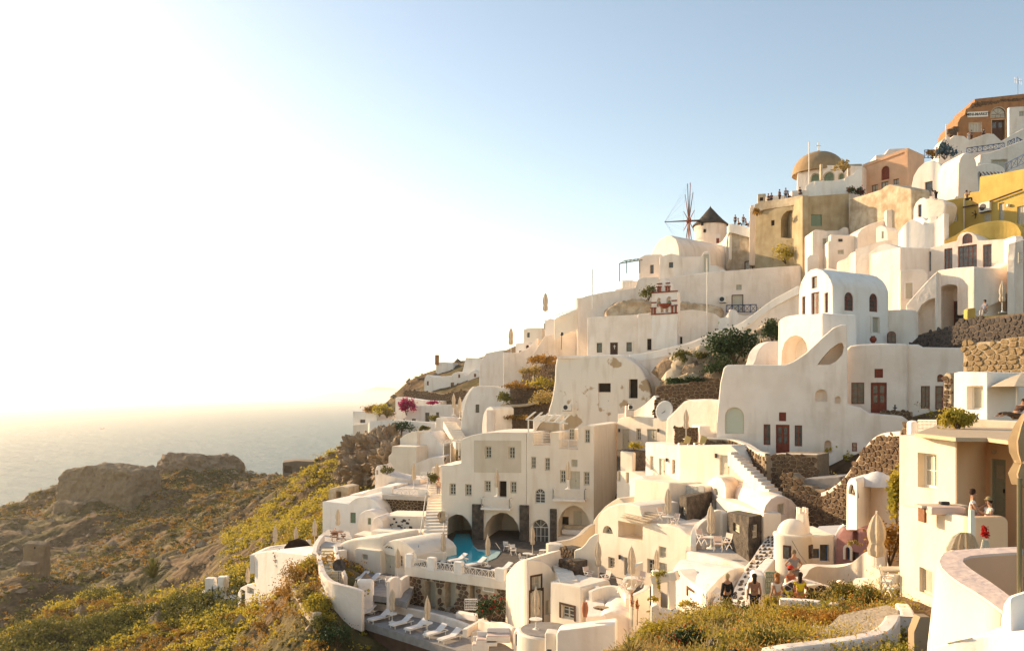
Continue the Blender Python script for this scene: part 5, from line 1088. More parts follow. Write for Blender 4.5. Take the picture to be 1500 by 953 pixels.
# ================================================================ hotel with pool, middle terraces
def hotel():
 A = (646,84); M_ = an(A, 771, 14); E = an(A, 870, 14)
 b = B('hotel_building', 'cream hotel wing with a greige panel above the pool arch', 'hotel', A, M_)
 b.solid([(646,830),(646,681),(660,681),(675,678),(675,645),(677,642.5),(690,637.5),(706,634),(724,632.5),(771,633),(771,830)], depth=9, m=cream, bevel=.1)
 b.poly([(647.8,830),(647.8,774),(652,764),(660,756),(668,752.5),(677,754),(685,761),(690,770),(692,778),(692,830)], 7.5)
 b.poly([(708.5,830),(709,779),(713,765),(721,755),(732,750.5),(742,751),(752,758),(759,769),(761,780),(761,830)], 7.5)
 p = b.pl; q = [p.hit(*t) for t in ((694.5,691),(694.5,644.5),(763.5,645),(763.5,692))]; mb = MB(); mb.add(*extrude_sz(p, q, Vector((-p.n.x,-p.n.y,0))*.09, .05)); 
 gp = mb.build('greige_panel', greige, b.root); b.solids.append((gp, .01, 1, True))
 for w_ in ((710.5,653,720,671),(745,654,754.6,671.6)): b.win(*w_,'cream', deep=.3)
 for w_ in ((658.3,707.5,667.8,725),(681,708.5,691,726),(709.8,703.5,719,720),(747.5,704.5,756.6,722)): b.win(*w_,'cream', deep=.3)
 b.win(729.5,704,742,728,'void', deep=.9, name='balcony_door'); balcony(b, p, 709,750,727,748.5)
 b.planes['in'] = Plane(XYpx(b, 7.4), XYpx(b, 7.4, True)); 
 b.solid((692,708.5,737.5,830), depth=.5, front=.22, m=darkwall, name='lava_pier', bevel=.05, drop=0) 
 b.solid((761.5,775,739,830), depth=.5, front=.22, m=darkwall, name='lava_pier', bevel=.05, drop=0)
 b.done()
 b = B('hotel_building', 'four storey cream hotel block with lattice balcony and arches', 'hotel', M_, E)
 b.solid([(771,840),(771,633),(781,633),(781,652),(806,652),(806,632.5),(819,633),(819,657),(846.5,658),(846.5,627),(857,622.5),(870,623.5),(870,840)], m=cream, bevel=.08, to=(906,91), name='wall')
 b.solid([(771,840),(771,654),(846,659),(846,840)], m=cream, depth=7.9, front=-.45, bevel=0) if False else None
 b.planes['up'] = Plane(XYpx(b, 2.6), XYpx(b, 2.6, True))
 b.poly([(775,657),(775,600),(852,600),(852,657)], 2.5) if False else None
 b.open(783,633,806,649,1.6); b.open(820,622,845.5,655,1.6)
 for w_ in ((777.7,668.5,785.2,686),(798,670,805.8,689),(820.3,688,829,707),(855,690.5,863.8,710.5),(856.6,628.7,864.2,648.5)): b.win(*w_,'cream', deep=.28)
 b.win(837,672.5,846,683.5,'curt', deep=.25, nx=1, nz=1); b.door(834.4,689.5,849.5,716, creamwood, deep=.3)
 b.win(783.5,715,798.5,737,'white', arch=True, deep=.3); 
 b.poly([(817.5,786),(818,762),(823,750),(832,742),(841,739.5),(851,743),(859,752),(864,764),(866,786)], 2.4)
 b.planes['in'] = Plane(XYpx(b, 2.35), XYpx(b, 2.35, True))
 b.win(840,748,852,772,'shut', pl='in', nocut=True, deep=.02); b.win(823,756,833,768,'void', pl='in', nocut=True, deep=.02)
 b.win(779,760,803,812,'white', arch=True, deep=.5, nx=4, nz=3, name='arched_door'); balcony(b, b.pl, 813,858.5,714,739)
 b.planes['rec'] = Plane(XYpx(b, 1.55), XYpx(b, 1.55, True)); b.win(833.5,627,842,644.5,'cream', pl='rec', nocut=True, deep=.05)
 for q in ((761.5,775,739,830),): pass
 b.solid((806,815.5,744.5,830), depth=.5, front=.22, m=darkwall, name='lava_pier', bevel=.05, drop=0)
 xrail(b, b.pl, 782,634,806,650,2, whitewood, parent=b.root, xs=False, dn=-.1); xrail(b, b.pl, 819.5,644,846,656,2, whitewood, parent=b.root, xs=False, dn=-.1)
 # banquette in the arched niche
 pn = b.pl; MB().box(pn.wp(841,782,-1.5), (3.0,.8,.5), pn.axes()).build('banquette', fabric, b.root, bevel=.05); MB().box(pn.wp(841,777,-2.0), (2.8,.25,.5), pn.axes()).build('cushion_row', oldplaster, b.root, bevel=.1)
 b.done()
 r = thing('reed_awning', 'ragged pale reed awning over the top hotel terrace', 'awning', P(800,612,79))
 for k in range(6):
  x = 772+k*10; MB().bar(P(x,613+k*1.2,78), P(x+12,603+k*.8,84), .22, .06).build('slat', creamwood, r)
 MB().bar(P(770,614,78), P(832,620,77), .12).build('beam', whitewood, r); MB().bar(P(774,615,78.4), P(774,640,78.4), .14).build('post', whitewood, r)
 b = house('white arched back room behind the top hotel terrace', (783,86), 10, 822, [(779,680),(781,615),(786,610),(795,608),(822,608),(822,680)], depth=3, m=cream); b.poly([(784,650),(786,628),(792,619),(800,615),(812,614),(819,620),(819,650)], 1.6); b.done()
 # right wing
 b = B('hotel_building', 'cream hotel wing with two pale doors and a wall lamp', 'hotel', (902,90), (980,84)); b.solid([(902,760),(903,620),(908,612),(918,609),(975,613),(980,616),(980,760)], depth=5, m=cream)
 b.door(911,628,921.5,660, creamwood, leaves=1); b.win(932,627,938.7,645,'cream'); b.door(948,628,962,648, creamwood)
 for x in (908,965): b.part('wall_lamp', MB().box(b.pl.wp(x,630,.12), (.16,.2,.35)), darkmetal)
 b.done()
 ac_unit('roof machine box on the right wing roof edge', (905,86), (925,86), 920,592,928,600)
 r = thing('roof_chimney', 'small white chimney with dark cap on the hotel roof', 'chimney', P(922,609,88)); MB().box(P(922,602,88), (.9,.8,1.2)).build('stack', white, r, bevel=.08)
 for k in range(3): MB().box(P(919.5+k*2.5,593,88), (.2,.2,.22)).build('cap_prong', brownwood, r)
 ribbon('whitewashed_wall', [(905,606,92),(925,603,91),(940,595,90),(950,587,89),(958,579,88),(960,584,87.5)], 4, .5, white, label='white sloping wall rising behind the hotel roof', cat='wall')
 r = thing('satellite_dish', 'pale oval satellite dish against the dark stones', 'satellite dish', P(974,610,82)); mb = MB(); c = P(974,602,82)
 vs = []; nf = Vector((-.55,-.8,.25)).normalized(); X = nf.cross(Vector((0,0,1))).normalized(); Y = X.cross(nf)
 for j in range(5):
  for k in range(16): a = k*math.pi/8; rr = .95*j/4; vs.append(c+(X*math.cos(a)+Y*math.sin(a)*1.15)*rr+nf*(rr*rr*.22))
 mb.add(vs, [(j*16+k, j*16+(k+1)%16, (j+1)*16+(k+1)%16, (j+1)*16+k) for j in range(4) for k in range(16)]); o = mb.build('dish', whitewood, r, smooth=True); so = o.modifiers.new('s','SOLIDIFY'); so.thickness = .03
 MB().tube([c, c+nf*.8-Vector((0,0,.4))], .03).build('feed_arm', darkmetal, r); MB().tube([c, P(974,612,82.3)], .05).build('mast', greymetal, r)
 b = B('lava_box', 'black lava stone box planter beside the hotel side wall', 'planter', (903,78), (926.5,75)); b.solid([(903,692),(903.5,658),(926,661.5),(926.5,692)], depth=2, m=darkwall, bevel=.05); b.done()
 b = B('planter_wall', 'cream end wall of the black planter box', 'wall', (926.5,74.9), (944,76)); b.solid([(926.5,700),(927,661.5),(944,662),(944,700)], depth=1.6, m=cream); b.done()
 shrub('small yellow green shrub on the planter box', P(929.5,654.5,75), (.9,.6,.55), 160, .16, leafy, seed=71, k=8)
 b = B('hotel_building', 'cream lower wall with two small windows below the planter', 'hotel', (902,76), (946,72)); b.solid([(902,790),(903,689),(925,691),(935,695),(946,699),(946,790)], depth=3, m=cream); b.win(904.5,688.5,909,705,'curt', nx=1); b.win(916.5,691,921.5,707.5,'curt', nx=1); b.done()
 b = B('suite_building', 'cream suite with shutters and lamp behind a parasol balcony', 'building', (945,72), (997,66.2)); b.solid([(945,760),(945,647),(997,652.5),(997,760)], depth=4, m=white); b.win(952,667,957.5,688,'shut'); b.door(965,670.5,976,706, creamwood); b.win(984.5,672.5,989.3,694,'cream', nx=1); b.part('wall_lamp', MB().box(b.pl.wp(978,673,.12), (.14,.2,.3)), darkmetal); b.done()
 b = B('suite_building', 'cream suite wall with a single pale door below two deck chairs', 'building', (996.5,66), (1100,60)); b.solid([(996.5,770),(997,652.5),(1040,651.5),(1071,651.5),(1082,662),(1099,680),(1100,770)], depth=1.8, m=cream); b.door(1053.8,665.6,1069,697, creamwood, leaves=1, trim=None); b.part('wall_lamp', MB().box(b.pl.wp(1050,667,.12), (.14,.2,.35)), darkmetal); b.done()
 b = B('suite_building', 'tall cream wall under the parasol balcony with stepped parapet', 'building', (922,69), (982,63)); b.solid([(918,860),(922,700),(928,698),(938,696),(944,702),(960,706),(978,707),(982,708),(982,860)], depth=5, m=cream, bevel=.15); b.done()
 b = B('suite_building', 'narrow cream corner wall beside the lattice box', 'building', (981,63), (1003,64)); b.solid([(980,860),(981,706.5),(996,706.5),(1003,709),(1003,860)], depth=4, m=cream); b.done()
 b = B('lattice_house', 'white box with lattice panels above the black stone room', 'building', (997,64), (1033,62)); b.solid([(997,760),(998,708),(1033,712),(1033,760)], depth=3, m=white)
 p = b.pl
 for (x0, y0, x1, y1) in ((1003.5,710,1022,724),(1024.5,710.5,1031.5,724.5)):
  s0, z1 = p.hit(x0, y0); s1, z0 = p.hit(x1, y1); mb = MB(); n = 9
  for i in range(n+1): mb.bar(p.w(s0+(s1-s0)*i/n, z0, .06), p.w(s0+(s1-s0)*i/n, z1, .06), .035)
  for i in range(7): mb.bar(p.w(s0, z0+(z1-z0)*i/6, .065), p.w(s1, z0+(z1-z0)*i/6, .065), .035)
  MB().box(p.w((s0+s1)/2, (z0+z1)/2, .012), (s1-s0, .02, z1-z0), p.axes()).build('panel_back', curtain, b.root); mb.build('lattice_panel', whitewood, b.root)
 b.done()
 b = B('lava_room', 'black lava stone room under the lattice box', 'building', (995,60.5), (1006,58.6)); b.solid([(994,800),(995,725.5),(1006,727.5),(1006,800)], m=darkwall, to=(1043,62), bevel=.06); b.win(998.5,741,1003.5,756,'cream', nx=1); b.done()
 b = B('vaulted_house', 'small barrel vaulted house beside the lattice box', 'house', (1033,64), (1064,59)); b.solid([(1033,790),(1034,712),(1037,704),(1043,699),(1050,697),(1056,700),(1061,707),(1063,716),(1064,790)], to=(1124,64), m=white, bevel=.12); b.win(1046,714,1052,726,'curt', nx=1); b.win(1044,731,1049,750,'curt', nx=1); b.done()
 A = (1049,58.5); Bq = (1118,50.5)
 b = B('vaulted_house', 'long grey vaulted house with a round gable window', 'house', (1118,50.5), (1172,53.5)); b.solid([(1118,850),(1118,751),(1122,739),(1130,730),(1140,726),(1150,727),(1160,732),(1168,741),(1172,752),(1172,850)], to=(1112,66), ref='B', m=white, bevel=.12, seg=3)
 b.win(1139,738,1151,752,'curt', nx=3, nz=1); b.part('vent', MB().tube([b.pl.wp(1166,747,.04), b.pl.wp(1166,747,.08)], .13, 12), darkmetal); b.done()
 b = B('vaulted_house', 'cream side wall of the long vaulted house with tall recess', 'house', (1049,60), (1118.5,50.3)); b.solid([(1048,850),(1049,728),(1085,739),(1118,751),(1118.5,850)], depth=1.2, m=cream); b.open(1059,745,1067,790,.6); b.done()
 b = B('lava_room', 'black lava stone room with two cream windows on the terrace', 'building', (1065,54.5), (1098,49.5)); b.solid([(1064.5,830),(1065,749),(1097,757),(1098,830)], m=darkwall, to=(1121,50.8), bevel=.06); b.plane('s', (1098,49.5), (1121,50.8)); b.win(1074,764,1083,782,'curt', nx=1); b.win(1104,769,1111.5,787,'cream', pl='s', nx=2, nz=2); 
 b.part('wall_lamp', MB().box(b.planes['s'].wp(1100,772,.1), (.12,.15,.3)), darkmetal); b.done()
 flat('lava_room_roof', roofgrey, [(1065,748.5),(1097,757),(1119,752.5),(1092,744.5)], ZZ(749,54.5)+.03, .08, label='grey flat roof on the windowed black stone room', cat='roof')
 # balcony parapet, vaults lower
 ribbon('parapet_wall', [(1020,800,53),(1021,780,54),(1026,768,54.5),(1038,758,55),(1047,749,55.3),(1055,747,55.4),(1058,752,55.2)], 4, .4, cream, label='wavy cream privacy wall beside the terrace parasol', cat='wall')
 b = B('terrace_wall', 'white front parapet of the furnished terrace', 'terrace', (1005,50), (1100,45)); b.solid([(1004,850),(1005,807),(1030,811),(1050,816),(1075,823),(1089,831),(1100,818),(1100,850)], depth=.4, m=white); b.done()
 flat('terrace_floor', pavel, [(1004,808),(1090,832),(1125,800),(1060,780),(1010,785)], ZZ(812,50)-.35, .4, label='pale floor of the furnished terrace', cat='terrace')
 b = B('vaulted_house', 'wide cream house with niche and arched window below a grey vault', 'house', (875,62.5), (1032,53.5))
 b.solid([(872,900),(875.5,758),(880,750),(890,742),(903,737.5),(920,736),(938,741),(943,764),(975,768),(994,772),(1007,782),(1018,790),(1030,796),(1032,900)], depth=4, m=cream, bevel=.12, seg=3)
 b.win(883,768,897.5,783,'cream', arch=True, deep=.4, nx=1); b.open(905.5,762,941.5,793.5,1.8); b.win(891,814.5,900.3,833,'cream', nx=2); b.door(914,815,931.5,846, creamwood); b.win(948,817,960,841,'cream'); b.door(963,822,977,850, creamwood); b.win(964.6,799,976,818,'curt', nx=1)
 for x, y in ((909,815),(959,822)): b.part('wall_lamp', MB().box(b.pl.wp(x,y,.12), (.13,.2,.3)), darkmetal)
 b.done()
 r = thing('reed_awning', 'rolled tan reed awning over the square niche', 'awning', P(925,757,59))
 for k in range(5): MB().bar(P(911+k*3,757-k*3,60-k*.0), P(945+k*6,766-k*3,57.5), .35, .06).build('slat', canvas, r)
 b = B('vault_wall', 'dull cream half vault leaning behind the niche house', 'house', (868,69), (916,66)); b.solid([(867,800),(868,762),(875,752),(885,741),(895,734),(903,729),(908,730),(916,737),(916,800)], depth=3, m=greige, bevel=.2); b.done()
 # lower middle: stair houses
 b = B('stair_house', 'cream house with dark framed window and tall doorway', 'house', (740,60), (773,54.5)); b.solid([(739,940),(741,842),(747,833),(753,826),(760,821),(772.7,819),(773,940)], m=cream, to=(822,58), bevel=.1)
 b.plane('s', (773,54.5), (823,56.5)); b.solid([(773,940),(773,819),(785,820),(797,822),(806,829),(812,838),(820,848),(823,940)], pl='s', depth=.5, front=.02, m=cream, bevel=.1)
 b.win(778.5,845,791.8,864.5,'curt', pl='s', trim=brownwood, nx=2, nz=2); b.door(776.5,866,794,913, creamwood, pl='s', leaves=1, trim=brownwood, deep=.15); b.win(799,879,806,898,'curt', pl='s'); b.done()
 b = B('stair_house', 'plain cream block with one brown framed window and steps', 'house', (805,53.5), (852,51.5)); b.solid([(804,930),(805.5,850.5),(849,859),(852,862),(852,930)], depth=3, m=cream); b.win(822,884.5,841,909,'cream', trim=brownwood, deep=.25); b.done()
 stonewall('upper brown stone planter under a cream coping by the steps', (819,60), (840,58.5), [(819,822),(819.5,800),(839,804),(840,822)], .3, 1.2, stone, darkwall, seed=43).done()
 stonewall('lower brown stone planter beside the curved steps', (818,57), (843,55.5), [(817,845),(818,818),(842,822),(843,845)], .3, 1.2, stone, darkwall, seed=44).done()
 b = house('cream pillar wall beside the brown stone planters', (802,62), 10, 824, [(801,840),(802,796),(820,798),(824,801),(824,840)], depth=1, name='parapet_wall', cat='wall', m=cream); b.done()
 b = B('parapet_wall', 'tall cream wave shaped wall right of the stone planters', 'wall', (841,57), (877,56.5)); b.solid([(840,880),(841,806),(850,803),(857,797),(863,788),(870,783),(876,782),(877,880)], depth=.5, m=cream, bevel=.1); b.done()
 ribbon('stair_wall', [(803,796,64),(820,793,64.5),(840,789,65),(853,782,66),(862,773,67),(872,767,68)], 1.6, .4, greige, label='greige ramp wall climbing to the arched lounge', cat='wall')
 stairs('curving cream steps between the stone planters', (820,851,53), (804,815,60), (1.2,.1), 7, cream)
 stairs('straight cream steps going down beside the brown window', (858,903,47.5), (858,862,54.2), (1.2,.2), 8, white)
 def rb(lab, pts, h=1.3, m=cream, th=.35): return ribbon('parapet_wall', pts, h, th, m, label=lab, cat='wall')
 rb('cream parapet dropping along the slate steps', [(841,842,55),(850,847,54),(862,853,53),(874,860,52),(882,866,51.5)])
 rb('rounded cream parapet around the lower lounge seats', [(868,866,51),(880,861,51.5),(895,858,51.5),(908,861,51),(915,868,50),(916,876,49)], 2.4)
 rb('cream parapet sweeping up beside the lounge parasol', [(909,862,53),(918,850,54),(926,838,54.5),(935,826,55),(942,823,55)], 1.5)
 rb('cream lounge parapet in front of the gateway', [(928,872,47),(940,867,47.5),(950,861,48),(952,856,48.5)], 2.2)
 flat('terrace_floor', paved, [(840,852),(870,868),(868,905),(915,905),(960,880),(960,850),(925,845),(880,838)], ZZ(868,51)-1.15, .3, label='dark slate floor of the middle lounge', cat='terrace')
 stonewall('short brown stone base below the lounge parapet', (868,49.5), (892,48.5), [(867,905),(868,888),(892,890),(893,905)], .28, .5, stone, mortard, seed=45).done()
 # pool terrace
 z = 85.1
 flat('pool_terrace', paved, [(599,828),(741,850),(800,838),(872,806),(872,780),(700,775),(640,778),(612,800)], z, .5, label='dark slate pool terrace floor', cat='terrace')
 wm = bpy.data.materials.new('pool_water'); wm.use_nodes = True; n = wm.node_tree; q = n.nodes['Principled BSDF']; q.inputs['Base Color'].default_value = (.02,.42,.54,1); q.inputs['Roughness'].default_value = .06
 g = n.nodes.new('ShaderNodeNewGeometry'); no = n.nodes.new('ShaderNodeTexNoise'); no.inputs['Scale'].default_value = 1.2; n.links.new(g.outputs['Position'], no.inputs['Vector']); bp = n.nodes.new('ShaderNodeBump'); bp.inputs['Strength'].default_value = .15; bp.inputs['Distance'].default_value = .1; n.links.new(no.outputs[0], bp.inputs['Height']); n.links.new(bp.outputs[0], q.inputs['Normal'])
 r = thing('swimming_pool', 'turquoise swimming pool running under the arch', 'pool', unp(680,800,z))
 flat('water', wm, [(651,815),(655,806),(662,795),(668,781),(688,781),(693,798),(700,805),(717,808),(712,820),(690,827),(668,824)], z+.05, .2, parent=r)
 ribbon('pool_coping', [(693,797,0),(700,804,0),(717,807,0)], .1, .5, pavel, parent=r) if False else None
 flat('pool_steps', mat('pool_step', (.35,.50,.50), .6), [(693,799),(700,804),(735,806),(727,816),(712,822),(717,809),(700,806.5)], z+.06, .2, parent=r)
 r = thing('pool_rail', 'curved steel handrail at the pool steps', 'handrail', unp(730,812,z)); a = unp(722,806,z); c = unp(733,812,z); MB().tube([a, a+Vector((.1,-.1,.7)), a.lerp(c,.4)+Vector((0,0,.9)), c+Vector((0,0,.5)), c], .02, 6).build('rail_tube', darkmetal, r)
 W0 = (595,69.4); W1 = an(W0, 742, 33)
 b = B('pool_front_wall', 'brown stone wall with pale doors carrying the pool terrace', 'building', W0, W1)
 poly = [(595,915),(595,833.5),(742,858),(742,915)]; b.solid(poly, depth=2.2, m=mortar, bevel=.05, drop=1.5)
 hol = [(621,850,638,893),(650.5,850,668,893),(689,856,699,884),(706,852,725,869),(716,873,727,888)]
 stones(b.root, b.pl, [(595,915),(595,835),(742,860),(742,920)], .42, stone, holes=hol, seed=46)
 b.door(622,850,637.5,893, creamwood, leaves=1, deep=.9); b.door(651.5,850,667,893, creamwood, leaves=1, deep=.9); b.open(688,853,701,885,.7); b.win(690,856,698,884,'curt', nx=1, deep=.6, nocut=True); b.win(706.5,853,724,868,'wcurt', deep=.1, nx=1, nz=1, trim=None); b.win(717,873,727,888,'curt', nx=1)
 b.solid([(594,842),(594,827),(742,850),(742,863.5)], depth=.5, front=.12, m=cream, name='parapet_band', bevel=.05, drop=0, cut=False); b.done()
 pl = Plane(W0, W1)
 for x0, x1 in ((604,625),(638,665),(678,725)):
  f = lambda x, k: (827+(x-595)*.157) if k else (813.5+(x-595)*.157)
  r = thing('lattice_railing', {604:'white lattice railing section at the left end of the pool terrace',638:'white lattice railing section in the middle of the pool terrace',678:'long white lattice railing section at the right end of the pool terrace'}[x0], 'railing', pl.wp(x0, f(x0,1)), 'pool terrace railings')
  xrail(None, pl, x0, f(x0,0)+2, x1, f(x0,1)+2, {604:3,638:4,678:5}[x0], whitewood, parent=r, y0b=f(x1,0)+2, y1b=f(x1,1)+2)
 for i, (x0, x1) in enumerate(((595,603.5),(627,637),(666,677),(726,740))):
  y = 810+(x0-595)*.157; s0, z1 = pl.hit(x0, y); s1, _ = pl.hit(x1, y); _, z0 = pl.hit(x0, y+20)
  o = MB().box(pl.w((s0+s1)/2, (z0+z1)/2, -.1), (s1-s0, .5, z1-z0), pl.axes()).build('railing_pillar', white2, loc=pl.w((s0+s1)/2, z0, 0), bevel=.06); tag(o, ['leftmost white pillar of the pool terrace railing','second white pillar from the left of the pool railing','third white pillar from the left of the pool railing','wide white pillar at the right corner of the pool railing'][i], 'pillar', 'pool railing pillars')
 rail_thing('short white lattice railing on the left return of the pool terrace', (596,69.2), (622,74), 597, 812, 621, 826, 3, whitewood, y0b=803, y1b=816)
 ribbon('parapet_wall', [(742,856,62.8),(746,848,62.6),(752,838,62),(758,826,61),(762,821,60.5),(772,820,60)], 6, .4, cream, label='cream wall curving down from the pool corner', cat='wall')
hotel()
# ================================================================ left terraces, ridge houses, castle, sun terrace
def ridge():
 def hs(lab, A, th, x, pts, dp, m=white2, name='whitewashed_house', wins=(), to=None, bevel=.12, cat='house'):
  b = B(name, lab, cat, A, an(A, x, th) if th is not None else x); b.solid(pts, depth=dp, m=m, bevel=bevel, to=to)
  for w_ in wins: b.win(*w_[:5], arch=(len(w_) > 5), deep=.25)
  b.done(); return b
 hs('far white row house behind the brown terrace wall with small red window', (621,186), 15, 660, [(621,600),(621.5,556),(623,551),(626,548.5),(629,549.5),(632,552),(660,550),(660,600)], 8, wins=((625,558,628,564,'red'),))
 hs('far white vault front with three red shuttered openings, left one of two', (658,184), 12, 690, [(658,600),(659,552),(664,546.5),(672,544),(681,546.5),(687,553),(690,560),(690,600)], 9, wins=((671,548,674,553,'red'),(660,560,665,571,'red'),(669,561,676,573,'red'),(679.5,560,683,570,'red')))
 hs('far white vault front with a red shutter, right one of two', (684,182), 12, 707, [(684,600),(685,549),(690,543.5),(695.5,541.5),(701,545),(706,552),(707,600)], 9, wins=((694,547,697.5,552,'red'),(687,559,691,568,'red')))
 b = house('dark stone arched shed with a blue door on the ridge', (703,180), 12, 717, [(703,590),(703.5,552),(706,546),(710,544),(714,546),(717,553),(717,590)], depth=5, m=stone, name='stone_shed', cat='shed'); b.door(707.5,549.5,712,564, bluewood, arch=True, leaves=1); b.done()
 b = B('chapel', 'tiny bright white chapel with a bell gable on the ridge', 'chapel', (720,172), (740,170)); b.solid([(720,590),(721,556),(726,549),(729,543),(729,536),(730.5,534),(732,536),(733,543),(736,549),(740,556),(740,590)], depth=3, m=white2, bevel=.1); b.open(729.8,538,731.6,542,2); b.done()
 b = hs('white wall with a blind arch beside the tiny chapel', (738,164), 8, 759, [(738,600),(738.5,554),(742,547),(748,544.5),(754,547),(758,554),(759,600)], 3)
 hs('low white wall beside the brown ridge chimney', (638,205), 10, 664, [(638,560),(638.5,531),(650,530),(664,531),(664,560)], 5)
 o = MB().box(P(640.2,527,205), (1.0,1.0,2.6)).build('chimney', brownp, loc=P(640.2,533,205), bevel=.05); tag(o, 'small brown chimney standing on the far ridge', 'chimney')
 stonewall('long brown stone terrace wall under the ridge houses', (590,178), (687,170), [(590,610),(591,572),(605,571),(650,577),(660,574),(680,570),(687,571),(687,610)], .5, 2, stone, mortard, seed=71).done()
 hs('white wall terrace with a flat roof above the sea', (578,172), 15, 646, [(578,640),(579,583),(582,581),(620,586),(646,587),(646,640)], 5)
 hs('white house with two dark doors beside the bougainvillea', (588,160), 15, 664, [(588,650),(590,616),(598,600),(604,594),(664,592),(664,650)], 7, wins=((622.6,604,629,617,'dark'),(638.5,603.5,643,611,'dark'),(603,613,609,617,'dark')))
 sh = shrub('magenta bougainvillea climbing the small white ridge house', P(595,597,158), (1.6,1,2.4), 420, .4, flowp, name='bougainvillea', seed=80, k=14, cat='plant')
 shrub('low magenta flower bush on the white terrace wall', P(634,590,160), (1.5,1,.6), 140, .35, flowp, name='bougainvillea', seed=81, k=8, cat='plant')
 hs('grey roofed white house at the sea cliff edge', (516,158), 30, 552, [(516,660),(516.5,603),(518,601.5),(550,603),(552,612),(552,660)], 6, wins=((527,614,535,619,'dark'),))
 hs('cream walled room below the grey roofed cliff house', (516,154), 20, 541, [(516,648),(516.5,622),(540,619.5),(541,645)], 3, cream)
 ribbon('whitewashed_wall', [(539,622,150),(541,617,149.5),(546,616,149),(580,615,146),(610,617,143),(638,619,141)], 2.6, 1, white2, label='long low white wall above the cliff face', cat='wall')
 for i, (x, y, D, r, m, lab) in enumerate(((556,602,152,2.4,leafy,'yellow green tree beside the cliff house'),(567,606,151,1.8,leafs,'dry straw coloured shrub by the cliff terrace'),(588,628,142,2.4,leafd,'dark shrub hanging over the cliff wall'),(637,613,146,1.1,leafg,'round green shrub beside the white house door'),(622,628,136,.8,leafg,'small round rooftop shrub on the cream building'),(545,600,156,2.,leafo,'brown shrub behind the cliff house roof'))):
  shrub(lab, P(x,y,D), (r,r*.7,r*.7), 240, .35, m, seed=90+i, k=12)
 hs('white big block with a steep side below the ridge houses', (638,140), 20, 677, [(638,700),(638.5,612),(643,611),(650,611),(658,620),(677,651),(677,700)], 6)
 b = hs('tall white rounded house with one dark window over the stairway', (672,130), 12, 735, [(672,700),(673,640),(676,612),(681,590),(684,580),(688,573),(693,567),(700,565),(747,566),(745,580),(738,610),(735,640),(735,700)], 6, wins=((696.4,592,702,604,'dark'),))
 ribbon('stair_wall', [(676,590,131),(683,577,130.5),(690,568,130),(694,566,130)], 5, .6, white2, label='white stepped parapet on the rounded house shoulder', cat='wall')
 stairs('cream stairway descending left of the rounded white house', (688,650,122), (668,618,135), (-2.2,.3), 12, cream)
 for i, (x, y) in enumerate(((664.5,595),(673.5,600))):
  r = place_um(P(x,y+13,132), ('left','right')[i]+' one of two cream closed parasols by the ridge stairway', 3.6/2.7)
 hs('white cube with curved shoulder beside the pergola terrace', (610,128), 15, 650, [(610,720),(611,641),(616,634),(628,632),(638,640),(645,650),(650,652),(650,720)], 6, wins=((616,659,620,666,'curt'),(614,668,618,674,'curt')))
 hs('cream walled building with a low vault roof', (585,128), 20, 612, [(585,700),(585.5,642),(594,636),(603,632),(611,631),(612,700)], 5, cream)
 hs('round fronted cream terrace building over the cliff', (568,124), 15, 612, [(568,720),(569,668),(573,664),(574,653),(609,654),(612,720)], 5, cream)
 hs('pale wall with a narrow opening left of the pergola terrace', (606,122), 10, 650, [(606,740),(607,680),(614,676),(630,670),(650,668),(650,740)], 5)
ubox = {}
def place_um(loc, lab, s=1, kind='plain', group='closed cream parasols around the terraces'):
 if kind not in ubox: ubox[kind] = make_umbrella('closed_parasol', canvas, 2.7, table=(kind == 'table'), fat=1.15); ubox[kind+'_n'] = 0
 p = ubox[kind]; ubox[kind+'_n'] += 1
 o = p if ubox[kind+'_n'] == 1 else copy_tree(p); o.location = loc; o.scale = (s, s, s); o['label'] = lab; o['group'] = group; return o
